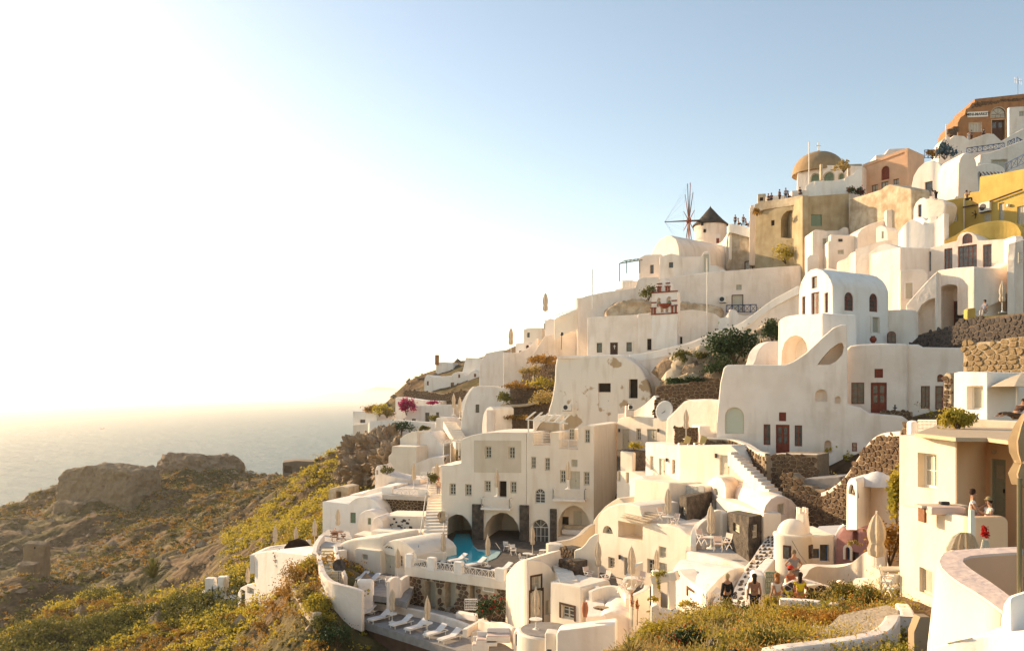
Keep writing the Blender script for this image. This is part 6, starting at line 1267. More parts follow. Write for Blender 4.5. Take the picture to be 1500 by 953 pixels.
def left():
 # pergola terrace with two people
 r = thing('pergola', 'small pale pergola over two seated people', 'pergola', P(660,686,96)); D = 95
 for x in (649.5,660,672): MB().tube([P(x,686,D), P(x,648,D)], .07, 6).build('post', whitewood, r)
 MB().bar(P(645,650,D), P(676,643,D-1), .12).build('beam', whitewood, r)
 for k in range(6): MB().bar(P(645+k*5.5,650-k*1.3,D), P(650+k*5.5,645-k*1.2,D+3), .25, .05).build('slat', canvas, r)
 b = house('white terrace block carrying the pale pergola', (632,98), 14, 677, [(632,760),(632,684),(642,684),(648,680),(676,681),(677,760)], depth=6, m=white); b.done()
 # parasol terrace over the brown wall
 A = (558,92); Bq = an(A, 630, 16)
 b = B('terrace_building', 'brown stone terrace wall with white lattice parapet', 'terrace', A, Bq)
 b.solid([(558,790),(559,729),(628,730),(626,790)], depth=5, m=mortar, name='mortar_core'); stones(b.root, b.pl, [(557,790),(559,730),(628,731),(625,790)], .36, stone, seed=47, proud=.05)
 b.solid([(559,730),(559.5,713.5),(575,713),(575,727),(613,727),(613,715),(626,716),(629,720),(629,731)], depth=.45, front=.1, m=white2, name='parapet', drop=0); xrail(b, b.pl, 576,716,612.5,727,3, whitewood, parent=b.root, r=.07); b.done()
 flat('terrace_floor', pavel, [(560,724),(629,727),(640,705),(600,700),(570,706)], ZZ(724,91), .5, label='pale floor of the upper parasol terrace', cat='terrace')
 b = house('white curved wall terrace behind the upper parasols', (548,104), 15, 616, [(548,760),(549,688),(552,682),(556,681),(560,693),(575,697),(590,700),(616,702),(616,760)], depth=4); b.win(551,688,554,695,'curt', nx=1); b.done()
 rail_thing('small white lattice railing beside potted shrubs', (614,100), (634,99), 616, 692, 632, 700, 2, whitewood, r=.08)
 shrub('potted green shrub beside the small lattice railing', P(632,702,95), (.8,.6,.8), 140, .25, leafg, seed=101, k=8)
 shrub('green shrub behind the white curved wall', P(567,689,103), (1.0,.7,.8), 140, .25, leafg, seed=102, k=8)
 # white wall with inlaid stones, stair
 A = (551,84); Bq = an(A, 624, 16)
 b = B('inlaid_wall', 'white wall dotted with little dark inlaid stones', 'wall', A, Bq); b.solid([(549,820),(551,762),(556,756),(560,754.5),(622,756),(621,820)], depth=4, m=cream)
 rg = random.Random(3); p = b.pl
 for k in range(22):
  x, y = rg.uniform(566,604), rg.uniform(759,774); s = rg.uniform(.12,.3); MB().box(p.wp(x, y, .02), (s, .08, s*.8), p.axes()).build('inlaid_stone', stoneg, b.root, bevel=.03)
 b.win(605,767,614,779,'curt', nx=3, nz=1, nocut=True, deep=.1); b.done()
 b = house('small white alcove shed beside the inlaid wall', (543,82), 14, 562, [(543,830),(543,768),(547,759),(552,756),(557,758),(561,765),(562,830)], depth=3); b.done()
 b = house('cream ledge block below the inlaid wall', (543,80), 16, 618, [(543,840),(543,777),(618,779),(618,840)], depth=2, m=cream); b.done()
 stairs('long straight cream stairway beside the hotel wing', (616,812,72), (630,705,96), (2.3,.35), 24, cream)
 r = thing('stair_handrail', 'grey metal handrail following the long straight stairway', 'handrail', P(616,805,72)); q = [P(613+(15*k/8), 800-103*k/8, 72+24*k/8) for k in range(9)]
 MB().tube(q, .05, 6).build('rail_tube', greymetal, r)
 for k in range(0, 9, 2): MB().tube([q[k], q[k]-Vector((0,0,1))], .035, 5).build('rail_post', greymetal, r)
 q = [p+Vector((2.2,.3,0)) for p in q]; MB().tube(q, .05, 6).build('rail_tube', greymetal, r)
 stonewall('narrow rough stone wall right of the long stairway', (634,88), (646,80), [(634,830),(638,760),(645,748),(646,830)], .35, .5, stone, mortar, seed=48).done()
 # white vaulted left house
 b = house('bright white flat roofed house at the left terrace end', (472,92), 20, 509, [(472,830),(472,735),(476,733.5),(506,737),(509,738),(509,830)], depth=6, m=white2); b.done()
 b = house('white barrel vaulted house with a sage green window', (503,91), 18, 561, vault_px(503,561,727,757,830), depth=7, m=white2); b.win(512.8,750,521,766,'green'); b.done()
 b = house('small white vault in front with a tiny green window', (524,88), 18, 553, vault_px(524,553,747,762,830), depth=3, m=white2); b.win(538.5,758,543.5,768,'green', nx=1, nz=1); b.done()
 b = house('low white box with pale green top beside the patio', (516,84), 15, 545, [(516,830),(517,782),(545,785),(545,830)], depth=2.5); b.done()
 b = house('rough white stepped roof behind the left vault', (545,98), 15, 600, [(500,740),(512,724),(530,722),(545,716),(560,712),(575,712),(575,760)], depth=5, m=white2); b.done()
 b = B('rock_wall_house', 'cream house with a carved sloping side below the patio', 'house', (492,78), (560,74)); b.solid([(490,880),(492,800),(498,795),(505,792),(514,789),(524,788),(540,786),(560,784),(560,880)], depth=5, m=cream, bevel=.3); b.done()
 b = B('whitewashed_house', 'white flat roofed room with one small window behind the loungers', 'house', (519,75.5), (559,73.5)); b.solid([(519,890),(519,804),(521,802),(557,806),(559,890)], depth=3, m=cream); b.win(530,810.5,538.6,820,'curt', nx=2, nz=1); b.done()
 b = B('vaulted_house', 'cream vaulted room with fanlight and double door behind the loungers', 'house', (556,74.5), (612,71)); b.solid([(556,890),(557,806),(560,800),(567,793),(576,790),(586,791),(597,797),(606,804),(611,812),(612,890)], depth=5, m=cream); b.win(563.3,797.5,577.6,805.5,'white', arch=True, deep=.15, nx=1, nz=1); b.door(560.7,810,578.4,846, creamwood); b.win(584.5,812.5,590.5,831,'white'); b.done()
 # patio with steps
 flat('patio_floor', pavegrey, [(492,860),(520,868),(570,874),(596,882),(612,845),(560,838),(512,832),(500,845)], ZZ(856,69.5), .5, label='grey patio floor in front of the vaulted room', cat='terrace')
 flat('terrace_floor', pavel, [(468,800),(500,800),(516,790),(512,778),(480,775),(466,785)], ZZ(792,80), .6, label='pale floor of the dining patio', cat='terrace')
 stairs('yellowish curved steps between white parapets', (469,838,67.5), (471,803,75), (1.5,.1), 7, mat('yellow_stone_step', (.62,.52,.34), .85))
 ribbon('parapet_wall', [(476,783,80),(470,790,78),(465.5,800,75),(464,812,72),(466,825,69),(470,838,66.5),(478,848,65),(490,854,64),(505,858,63.5),(520,862,63.2),(530,866,63)], 3.2, .45, white, label='long curving white parapet around the left steps', cat='wall')
 ribbon('parapet_wall', [(489,799,74),(491,812,71.5),(495,826,69),(500,836,67.5),(503,844,66.5)], 1.6, .35, white, label='inner white parapet beside the yellowish steps', cat='wall')
 rail_thing('cream picket gate at the foot of the curved steps', (477,66.4), (501,66.2), 478, 836, 500, 853, 8, creamwood, name='picket_gate', xs=False)
 r = thing('millstone', 'round dark millstone leaning by the steps parapet', 'millstone', P(497,832,66)); c = P(497,828,66.8); mb = MB(); mb.tube([c, c+Vector((.05,-.25,.05))], .55, 20); mb.build('disc', stoneg, r)
 # parapets separating patio and sun terrace
 ribbon('parapet_wall', [(571,852,64.5),(576,846,64.8),(583,845,65),(588,849,65.2),(592,846,67),(600,842,68.5)], 2.2, .35, white, label='white scalloped parapet left of the narrow stair', cat='wall')
 o = MB(); o.box(P(535.5,870,66)-Vector((0,0,.2)), (1.4,.5,3.0)); o = o.build('gate_pillar', white2, loc=P(535,893,66), bevel=.3); tag(o, 'round topped white pillar between patio and sun terrace', 'pillar')
 stairs('narrow white steps beside the brown pool wall', (581,887,68.4), (588,851,71), (1.0,-.1), 9, white2)
 ribbon('parapet_wall', [(538,880,67.7),(560,884,66.8),(600,891,65.3),(640,900,63.5),(675,911,61.3),(700,921,59.6)], .7, .35, white, label='low white wall along the back of the sun terrace', cat='wall')
 # sun terrace
 z = 82.0
 flat('sun_terrace', pavegrey, [(476,892),(700,962),(790,975),(800,925),(745,912),(700,905),(600,885),(540,872),(497,880)], z, .6, label='grey sun terrace floor with six white loungers', cat='terrace')
 flat('terrace_walk', pavel, [(540,872),(600,884),(700,905),(745,912),(740,928),(690,914),(600,892),(545,882)], z+.02, .1, label='gravelly walk between the brown wall and loungers', cat='terrace')
 W0 = (474,67.3); W1 = an(W0, 706, 38)
 b = B('sun_terrace_wall', 'dark brown rendered wall below the sun terrace', 'wall', W0, W1); b.solid([(474,990),(474,896),(530,909.5),(600,930),(650,946),(706,965),(706,1010)], depth=.6, m=mat('chocolate_render', (.15,.085,.06), .95, (.10,.06,.04), 1.5, .5, 5, streak=.3), bevel=.03)
 b.done(); ribbon('wall_coping', [(474,891,67.4),(530,906,64.6),(600,928.5,61),(650,946,58.7),(706,968,56)], .55, .55, cream, label='broad cream coping of the sun terrace', cat='coping', smooth=False)
 ribbon('wall_coping', [(474,891,67.5),(485,886,68.3),(498,878,69.5)], .5, .5, cream, label='short cream coping on the left end of the sun terrace', cat='coping', smooth=False)
 L = make_lounger(); L['group'] = 'white sun loungers with raised backs'
 def lounger(px, py, zz, rz, lab):
  o = L if not lounger.n else copy_tree(L); lounger.n += 1; o.location = unp(px, py, zz); o.rotation_euler = (0,0,R(rz)); o['label'] = lab
 lounger.n = 0
 for i, (x, y) in enumerate(((535,905),(556,913),(588,920.5),(610,927),(638,935),(659,942))):
  lounger(x, y-4, z, 47, ['leftmost of the six loungers on the sun terrace','second lounger from the left on the sun terrace','third lounger from the left on the sun terrace','fourth lounger from the left on the sun terrace','fifth lounger from the left on the sun terrace','rightmost of the six loungers on the sun terrace'][i])
 for i, (x, y) in enumerate(((526,851),(543,854))): lounger(x, y, ZZ(856,69.5), 50, ('left','right')[i]+' one of two loungers on the grey patio')
 for i, (x, y) in enumerate(((634,819),(670,824),(698,830),(736,838))): lounger(x, y, 85.1, 40, ['first lounger behind the pool lattice railing, far left','second lounger behind the pool railing beside the left parasol','third lounger behind the pool railing below the water','last lounger behind the pool railing near the corner pillar'][i])
 for i, (x, y, zz, k, lab) in enumerate(((521,899,z,'table','left parasol with round table on the sun terrace'),(574.5,911,z,'table','middle parasol with round table on the sun terrace'),(626,925,z,'table','right parasol with round table on the sun terrace'),
  (649.5,822,85.1,'plain','closed parasol left of the pool water'),(714.5,829,85.1,'plain','closed parasol right of the pool water'),(780,812,85.1,'plain','closed parasol before the arched hotel door'),
  (582.5,846,ZZ(856,69.5),'plain','closed parasol on the grey patio by the fanlight room'),(495,782,ZZ(792,80),'plain','closed parasol over the wooden dining set'),(606,716,ZZ(724,91),'plain','closed parasol above the brown lattice terrace wall'),(640,716,ZZ(724,91),'plain','closed parasol at the top of the long stairway'))):
  place_um(unp(x, y, zz), lab, 1.0 if i < 8 else 1.2, k)
 for i, (x, y, D, s, lab) in enumerate(((728,727,78,1,'closed parasol on the left hotel balcony'),(832,716,75.5,1,'closed parasol on the right hotel balcony'),(957,703,72,1.0,'closed parasol on the suite balcony'),(1005,643,67.6,.95,'closed parasol before the dark stone patch'),(978.5,770,57,1.0,'closed parasol beside the tall black stone room'),(1041.5,803,51,1.05,'closed parasol on the furnished terrace'),(876,848,56,1.0,'closed parasol at the cream wave wall'),(925,862,52.5,1.05,'closed parasol at the centre of the slate lounge'),(785,922,51,1.0,'closed parasol in front of the brown framed doorway'),(962,848,50,.7,'closed parasol top behind the vine gateway'))):
  place_um(P(x, y, D), lab, s, 'table' if i in (4,5,7,8) else 'plain')
 place_um(P(1468,458,62), 'white closed parasol behind the dark lava wall', .9)
 # dining set
 zt = ZZ(792,80); t = make_table('dining_table', teak, .6); place(t, unp(495,789,zt), 'dark wood round table on the dining patio')
 ch = make_chair('wooden_chair', teak, teak); ch['group'] = 'wooden chairs round the dining table'
 for i, (x, y, a) in enumerate(((490,792,20),(503,791,-70),(487,786,110))): place(ch, unp(x, y, zt), ['front wooden chair seen from behind at the dining table','right wooden chair at the dining patio table','left wooden chair at the dining patio table'][i], R(a+180))
 # white chairs
 wc = make_chair('white_chair', whitewood, fabric); wc['group'] = 'white garden chairs'
 C = [(569,858,ZZ(856,69.5),200,'white chair beside the patio parasol'),(742,806,85.1,160,'white chair in the dark arcade beside the pool'),(752,812,85.1,20,'white chair before the arcade pier'),(765,826,85.1,70,'white chair nearest the corner of the slate terrace'),(792,822,85.1,200,'white chair right of the arcade parasol'),(805,818,85.1,300,'white chair near the arched hotel door')]
 for x, y, zz, a, lab in C: place(wc, unp(x, y, zz), lab, R(a))
 for x, y, lab in ((772,822,'round white table on the slate terrace left of the parasol'),(796,817,'round white table on the slate terrace near the arched door')):
  if 'tb' not in ubox: ubox['tb'] = make_table(); ubox['tb']['group'] = 'round white tables'
  place(ubox['tb'], unp(x, y, 85.1), lab)
 pc = make_chair('cushioned_chair', whitewood, pinkfabric); pc['group'] = 'chairs with pale pink cushions'
 Q = [(1028,797,50.5,30,'pink cushioned chair left of the furnished terrace parasol'),(1064,803,49.5,-60,'pink cushioned chair right of the furnished terrace parasol'),(1052,806,48.5,160,'director chair in front of the furnished terrace parasol'),(970,762,57.5,40,'pink cushioned chair left of the parasol by the black room'),(988,771,56.5,-60,'pink cushioned chair right of the parasol by the black room'),(862,850,55,40,'pink cushioned chair left of the wave wall parasol'),(887,856,54,-60,'pink cushioned chair right of the wave wall parasol'),(938,858,52,-50,'pink cushioned chair right of the lounge parasol'),(912,868,50,120,'pink cushioned chair left of the lounge parasol')]
 for x, y, D, a, lab in Q: place(pc, P(x, y, D), lab, R(a))
 for i, (x, D) in enumerate(((1003,66.9),(1026,65.6))):
  r = thing('deck_chair', ('left','right')[i]+' yellowish deck chair on the cream suite roof', 'deck chair', P(x,652,D), 'yellowish deck chairs'); q = P(x,652,D); a = MB(); a.bar(q+Vector((.15,0,.2)), q+Vector((.35,.1,.75)), .5, .05, up=(0,1,0)); a.build('backrest', mat('yellow_canvas', (.55,.42,.16), .9), r); MB().box(q+Vector((-.2,0,.2)), (.6,.45,.06)).build('seat', mat('yellow_canvas', (.55,.42,.16)), r)
  for k in (-.5,.3): MB().box(q+Vector((k,0,.1)), (.06,.5,.2)).build('leg', whitewood, r)
 # low left terraces
 b = B('whitewashed_house', 'white sea terrace house at the lower left of the village', 'house', (372,84), (452,74)); b.solid([(372,930),(373,838),(385,836),(400,846),(420,852),(452,815),(452,930)][:0] or [(371,905),(373,812),(378,808),(400,806),(452,812),(452,905)], depth=4, m=white2); b.done()
 b = B('whitewashed_house', 'lower white room with dark door at the lower left', 'house', (347,88), (378,84)); b.solid([(347,960),(348,868),(352,860),(362,855),(378,852),(378,960)], depth=4, m=white2); b.win(353,862,359,890,'dark', nx=1); b.win(362,858,372,872,'curt', deep=.4, nx=2); b.done()
 ribbon('terrace_wall', [(373,812,84),(385,806,88),(400,800,92),(430,796,92),(450,790,90)], 2, .5, white2, label='white parapet of the lower left sea terrace', cat='wall')
 flat('terrace_floor', pavel, [(378,812),(450,816),(470,800),(420,798),(392,803)], ZZ(812,84)+.05, .3, label='pale floor of the lower left sea terrace', cat='terrace')
 for i, (x, y, D) in enumerate(((403,806,88),(433.5,808,86),(461,798,84),(363,864,88),(330,876,93))): place_um(P(x,y,D), ['cream parasol farthest left on the lower sea terrace','cream parasol beside the dark hood on the sea terrace','cream parasol behind the white curved parapet','small cream parasol on the lower white room','wide cream parasol on the hillside path'][i], 1.0 if i < 3 else .95)
 r = thing('sunbed_hood', 'dark brown round sunbed hood on the sea terrace', 'sunbed', P(437,810,84)); mb = MB(); mb.lathe(P(436,806,84), [(1.5,-.4),(1.4,.4),(.9,1.0),(0,1.3)], 16, sweep=(0,math.pi)); mb.build('hood', brownwood, r, smooth=True); mb = MB(); mb.lathe(P(436,809,84), [(1.4,-.3),(1.4,.1)], 16); mb.build('cushion', pinkfabric, r)
 for i, x in enumerate((417,428)):
  r = thing('teak_lounger', ('left','right')[i]+' dark wooden seat on the lower sea terrace', 'chair', P(x,818,82)); MB().box(P(x,816,82), (1.2,.6,.1)).build('seat', teak, r); MB().bar(P(x-4,817,82), P(x-8,808,82), .5, .06).build('backrest', teak, r)
  for k in (-5,5): MB().box(P(x+k,819,82), (.08,.5,.4)).build('leg', teak, r)
 shrub('potted topiary with red flowers on the sea terrace', P(408,824,80), (.6,.5,1.3), 220, .2, leafg, seed=110, k=10, flower=flowr)
 ribbon('retaining_wall', [(412,843,76),(420,850,73),(432,868,69),(445,892,65),(460,897,62)], [4,5,7,7,6], .6, oldplaster, label='tan retaining wall with a sharp corner', cat='wall', smooth=False)
 W = [[(262,882,99),(275,876,98),(290,871,97),(300,866,97),(312,872,96),(322,882,95)],[(300,868,98),(310,862,98),(322,862,97),(335,868,96)],[(322,880,94),(332,874,94),(342,878,93),(352,886,92)]]
 for i, q in enumerate(W): ribbon('terrace_wall', q, 2.2, 1.4, white2, label=['low white curved wall leftmost on the hillside path','low white wall with steps behind the hillside path','short white wall end nearest the white room'][i], cat='wall')
 for i, (x, y) in enumerate(((309,860),(327,858),(318,870))): tag(MB().box(P(x,y,96), (1.1,1,2.4)).build('gate_pillar', white2, loc=P(x,y+8,96), bevel=.1), ['left white gate pillar on the hillside path','right white gate pillar on the hillside path','middle white block on the hillside path'][i], 'pillar')
 # hut, road, pole
 b = house('old concrete hut with an open left side on the headland', (414,250), -14, 474, [(414,700),(414,677),(432,674.5),(473,676),(474,700)], depth=9, m=mat('old_concrete', (.26,.20,.14), .95, (.18,.14,.10), .5, .4, 2), name='concrete_hut', cat='hut'); b.open(416,682,428,692,3); b.done()
 for i, (x, y0, y1, D) in enumerate(((485,660,688,230),(404.5,748,716,170))):
  a, c = max(y0, y1), min(y0, y1); r = thing('utility_pole', ('dark wooden pole at the headland skyline','thin lamp pole on the valley road')[i], 'pole', P(x,a,D)); MB().tube([P(x,a+2,D), P(x,c,D)], .16 if i == 0 else .1, 6).build('shaft', brownwood, r)
  if i: MB().bar(P(x,c,D), P(x-7,c,D), .12).build('lamp_arm', darkmetal, r)
 b = house('small grey stone shed above the left vault house', (480,112), 12, 510, [(480,760),(481,716),(500,712),(510,714),(510,760)], depth=4, m=oldplaster, name='stone_shed', cat='shed'); b.open(492,719,500,735,1.5); b.done()
def castle():
 b = B('castle_ruin', 'flat topped castle ruin standing on the headland', 'ruin', (80,270), (190,258))
 b.solid([(78,790),(80,745),(82,712),(86,692),(94,687),(120,684),(135,682),(165,686),(192,690),(192,790)], depth=13, m=ruin, bevel=.6, drop=10, name='masonry'); ROUGH.append((b.solids[-1][0], .5, 2.6, 4)); b.done()
 b = B('castle_ruin', 'lower buttress wall at the foot of the castle ruin', 'ruin', (75,262), (113,258)); b.solid([(74,790),(76,738),(80,735),(112,737),(113,790)], depth=6, m=ruin, bevel=.3, drop=10, name='masonry'); ROUGH.append((b.solids[-1][0], .4, 1.5, 3)); b.done()
 mr = rockm; c = P(292,697,292); rs = np.random.RandomState(4)
 bm = bmesh.new(); bmesh.ops.create_icosphere(bm, subdivisions=5, radius=1)
 V = np.array([v.co[:] for v in bm.verts]); nz = lum(V[:,0]*3, V[:,1]*3+V[:,2]*2, 1.5, 8)*.22+lum(V[:,0]*9, V[:,2]*9+V[:,1]*5, 1.4, 9)*.10-np.abs(lum(V[:,0]*14, V[:,2]*10+V[:,1]*8, 1.6, 10))*.22
 for v, a in zip(bm.verts, nz):
  k = 1+a; v.co = Vector((max(-1, min(1, v.co.x*1.12))*16*k, v.co.y*9*k, max(-.5, min(.80, v.co.z*1.15))*10.5*(1+a*.9)))
 me = bpy.data.meshes.new('headland_rock'); bm.to_mesh(me); bm.free(); me.materials.append(mr)
 o = bpy.data.objects.new('headland_rock', me); COL.objects.link(o); o.location = (c.x, c.y, c.z-.5); tag(o, 'big pale flat topped rock crowning the headland', 'rock')
 for i, (x0, x1, yt, D) in enumerate(((33,66,796,165),(24,50,826,158))):
  b = house(['small square ruined tower with a window on the left slope','broken wall base below the small ruined tower','ruined wall fragment at the left frame edge'][i], (x0,D), -15, x1, [(x0,900),(x0,yt),((x0+x1)/2,yt+(1 if i else 0)),(x1,yt+1),(x1,900)], depth=4, m=ruin, name='ruined_tower', cat='ruin', bevel=.2)
  ROUGH.append((b.solids[-1][0], .16, .5, 1.2))
  if i == 0: b.win(48,800,52,806,'void')
  b.done()
 # cliff face under the ridge houses
 rs = random.Random(9)
 for i, (x, y, D, sx, sz) in enumerate(((533,668,148,4.6,4.5),(560,664,142,4.5,4.5),(514,700,150,2.6,6.5),(576,680,130,4,4),(545,694,138,5,4.5))):
  bm = bmesh.new(); bmesh.ops.create_icosphere(bm, subdivisions=5, radius=1); V = np.array([v.co[:] for v in bm.verts]); nz = lum(V[:,0]*4, V[:,2]*4+V[:,1]*3, 1.4, 20+i)*.5+lum(V[:,0]*8+V[:,1]*8, V[:,2]*16, 1.3, 30+i)*.3+lum(V[:,0]*20, V[:,2]*26, 1.3, 40+i)*.12-np.abs(lum(V[:,0]*13+V[:,1]*9, V[:,2]*9, 1.6, 50+i))*.55
  for v, a in zip(bm.verts, nz): v.co = Vector((v.co.x*sx*(1+a), v.co.y*4*(1+a), v.co.z*sz*(1+a)))
  me = bpy.data.meshes.new('cliff_rock'); bm.to_mesh(me); bm.free(); me.materials.append(rockm); o = bpy.data.objects.new('cliff_rock', me); COL.objects.link(o); o.location = P(x, y, D)
  tag(o, ['upper tan cliff rock below the sea edge house','pale cliff rock under the long white wall','steep rock edge dropping toward the sea road','cliff rock beneath the round fronted building','lower cliff rock above the grey stone shed'][i], 'rock')
ridge(); left(); castle()
# ================================================================ lower middle and foreground
def front():
 # vaulted house with gateway
 b = B('vaulted_house', 'white house with brown framed window below the furnished terrace', 'house', (980,44), (1034,39)); b.solid([(978,940),(981,842),(985,835),(992,833),(1000,842),(1030,864),(1034,868),(1034,940)], depth=1, m=cream, bevel=.1); b.win(1008,862,1027.5,884.5,'curt', trim=brownwood, nx=2, nz=1); b.done()
 pts = [P(988,836,43.6), P(1032,864,38.8), P(1092,838,43), P(1080,829,46), P(1007,819,49.5)]
 # barrel roof: quarter swept surface
 mb = MB(); n = 14; a0, a1 = P(984,838,44), P(1036,866,38.5); b0, b1 = P(1007,820,50), P(1090,831,45)
 vs = []
 for k in range(n+1):
  t = k/n; up = math.sin(math.pi*t)*.35; vs += [a0.lerp(b0, t)+Vector((0,0,up)), a1.lerp(b1, t)+Vector((0,0,up))]
 m_ = len(vs); vs += [v-Vector((0,0,6)) for v in vs]
 fs = [(2*k, 2*k+1, 2*k+3, 2*k+2) for k in range(n)]+[(2*k+m_, 2*k+2+m_, 2*k+3+m_, 2*k+1+m_) for k in range(n)]+[(2*k, 2*k+2, 2*k+2+m_, 2*k+m_) for k in range(n)]+[(2*k+1, 2*k+1+m_, 2*k+3+m_, 2*k+3) for k in range(n)]+[(0,m_,m_+1,1),(2*n,2*n+1,2*n+1+m_,2*n+m_)]
 mb.add(vs, fs); o = mb.build('vault_roof', white2, loc=a0, smooth=True); tag(o, 'broad pale vault roof sloping down to the gateway', 'roof')
 ribbon('stair_wall', [(1118,815,52),(1105,826,49),(1092,838,46),(1080,850,43),(1068,866,40),(1060,880,38)], 4, .5, cream, label='cream wall edging the cobbled path on its left', cat='wall')
 # gateway
 r = thing('gateway', 'cream gateway with vines on its lintel', 'gateway', P(960,902,40))
 MB().box((P(961,870,40)+Vector((0,0,-.6))), (.40,.4,3.6)).build('pillar', cream, r, bevel=.04); MB().box((P(984,872,39.4)+Vector((0,0,-.6))), (.36,.4,3.4)).build('pillar', cream, r, bevel=.04)
 MB().bar(P(955,848,40), P(993,842,39.2), .42, .45).build('lintel', cream, r, bevel=.05)
 leafmesh('vine', np.concatenate([clumps(P(973,842,39.4), (.75,.25,.25), 240, 12, 1), clumps(P(965,862,39.6), (.12,.15,.9), 160, 9, 2), clumps(P(958,877,39.4), (.3,.2,.2), 120, 6, 3)]), .12, leafy, r)
 b = house('low cream wall with a planter right of the gateway', (990,38.5), 10, 1034, [(952,930),(953,888),(963,884),(968,893),(985,895),(1020,890),(1020,930)], depth=.6, m=cream, name='parapet_wall', cat='wall'); b.done()
 r = thing('planter_box', 'whitewashed masonry planter edged with rough stones', 'planter', P(1010,900,33)); MB().hexa([P(998,915,33),P(1022,912,31),P(1040,905,34),P(1010,905,36),P(996,891,33),P(1020,893,31),P(1038,888,34),P(1008,887,36)]).build('box', cream, r, bevel=.05)
 shrub('small yellow flowered plant in the masonry planter', P(1004,886,33.5), (.5,.35,.3), 120, .1, leafy, seed=120, k=7, stem=False)
 # white shapes at the bottom centre
 mb = MB(); c = P(900,935,45); 
 b = house('bright white low block with rounded top edge at the bottom', (814,46), 12, 902, [(814,975),(815,926),(820,922),(840,920),(902,912),(902,975)], depth=1.2, m=white2, name='white_block', cat='building'); b.done()
 b = house('white rounded vault roof behind the bottom block', (860,48), 14, 925, [(858,960),(864,919),(872,907),(882,898),(894,894),(905,895),(916,900),(925,905),(925,960)], depth=4, m=white, name='vault_roof', cat='roof', bevel=.3); b.done()
 r = thing('round_tank', 'round cream cistern with a flat grey lid', 'cistern', P(800,953,50)); c = P(800,922,51); mb = MB(); mb.lathe((c.x,c.y,c.z), [(1.95,-5),(1.85,-.1),(1.75,0)], 32); mb.build('wall', cream, r, smooth=True); mb = MB(); mb.lathe((c.x,c.y,c.z+.01), [(1.62,0),(1.62,.05)], 32); mb.build('lid', pavegrey, r)
 b = house('white low wall piece left of the round cistern', (752,52), 10, 775, [(752,980),(752,926),(757,922),(762,925),(775,928),(775,980)], depth=1, m=white2, name='parapet_wall', cat='wall'); b.win(755,928,761,946,'blue', nx=1, nz=1); b.done()
 b = house('white square pier right of the round cistern', (798,47), 10, 816, [(798,980),(798,926),(816,928),(816,980)], depth=1, m=cream, name='pier', cat='wall'); b.win(801,950,808,958,'blue', nx=1, nz=1); b.done()
 for i, (q, h) in enumerate((([(700,906,57),(715,912,56),(728,911,55),(740,914,54),(750,920,53)],1.4),([(684,921,56),(700,912,58),(714,904,60)],.6),([(766,925,51.5),(774,918,51.8),(782,922,51)],1.4))):
  ribbon('parapet_wall', q, h, .35, white, label=['white curving parapet at the right end of the sun terrace','cream curb beside the red flowering bush','short white parapet between cistern and doorway'][i], cat='wall')
 shrub('green bush with bright red flowers at the brown wall foot', P(717,893,60), (1.3,.8,1.4), 700, .22, leafd, name='flowering_bush', seed=121, k=24, flower=flowr, cat='bush')
 stairs('three low cream steps by the red flowering bush', (690,925,56.5), (707,915,58.5), (1.8,.9), 3, cream)
 r = thing('stone_bench', 'low white bench block in front of the brown pool wall', 'bench', P(683,905,63)); MB().hexa([P(668,905,63.5),P(697,910,61.5),P(700,906,62.5),P(672,900,64.5),P(668,896,63.5),P(697,901,61.5),P(700,898,62.5),P(672,893,64.5)]).build('block', white2, r, bevel=.04)
 rail_thing('white metal gate leaning in front of the pool wall door', (680,63.6), (700,62.6), 681, 877, 699, 893, 6, whitewood, xs=False, name='gate')
 # seating group lower right of sun terrace
 for i, (x, y, w_) in enumerate(((713,935,1.4),(704,942,1.1),(730,930,1.6))):
  r = thing('outdoor_sofa', ['middle cushioned bench of the corner seating','left cushioned stool of the corner seating','right long cushioned bench of the corner seating'][i], 'sofa', P(x,y+6,53)); MB().box(P(x,y+4,53), (w_,.8,.4)).build('base', white2, r, bevel=.04); MB().box(P(x,y,53), (w_*.95,.75,.16)).build('seat', pinkfabric, r, bevel=.04); MB().box(P(x,y-3,53)+Vector((0,.4,0)), (w_*.95,.18,.5)).build('backrest', fabric, r, bevel=.04)
 for i, (x, y, D, s) in enumerate(((857,903,46.5,.19),)):
  if i == 2: continue
  q = P(x,y,D); mb = MB(); mb.lathe(q, [(s*.6,0),(s,.35),(s*1.05,.55),(s*.7,.8),(s*.8,.85)], 14); o = mb.build('clay_pot', terracotta, loc=q, smooth=True); tag(o, ('square shouldered terracotta pot beside the cream steps','clay pot below the brown framed window')[i], 'pot')
 # domed chapel
 D = 44; c = P(1161,820,D); r = thing('domed_chapel', 'round cream chapel with a low dome and dark framed windows', 'chapel', P(1161,860,D)); rr = 26/F*D
 zt = ZZ(788,D-rr); mb = MB(); mb.lathe((c.x,c.y,0), [(rr*1.05,zt-4.5),(rr,zt-.1),(rr*1.06,zt),(rr*1.04,zt+.12),(rr*.9,zt+.16)], 36); mb.build('wall', cream, r, smooth=True)
 mb = MB(); R2 = 21.5/F*D; mb.lathe((c.x,c.y,zt+.1), [(R2*math.cos(R(t)), R2*1.0*math.sin(R(t))) for t in range(0, 91, 6)], 36); mb.build('dome', cream, r, smooth=True)
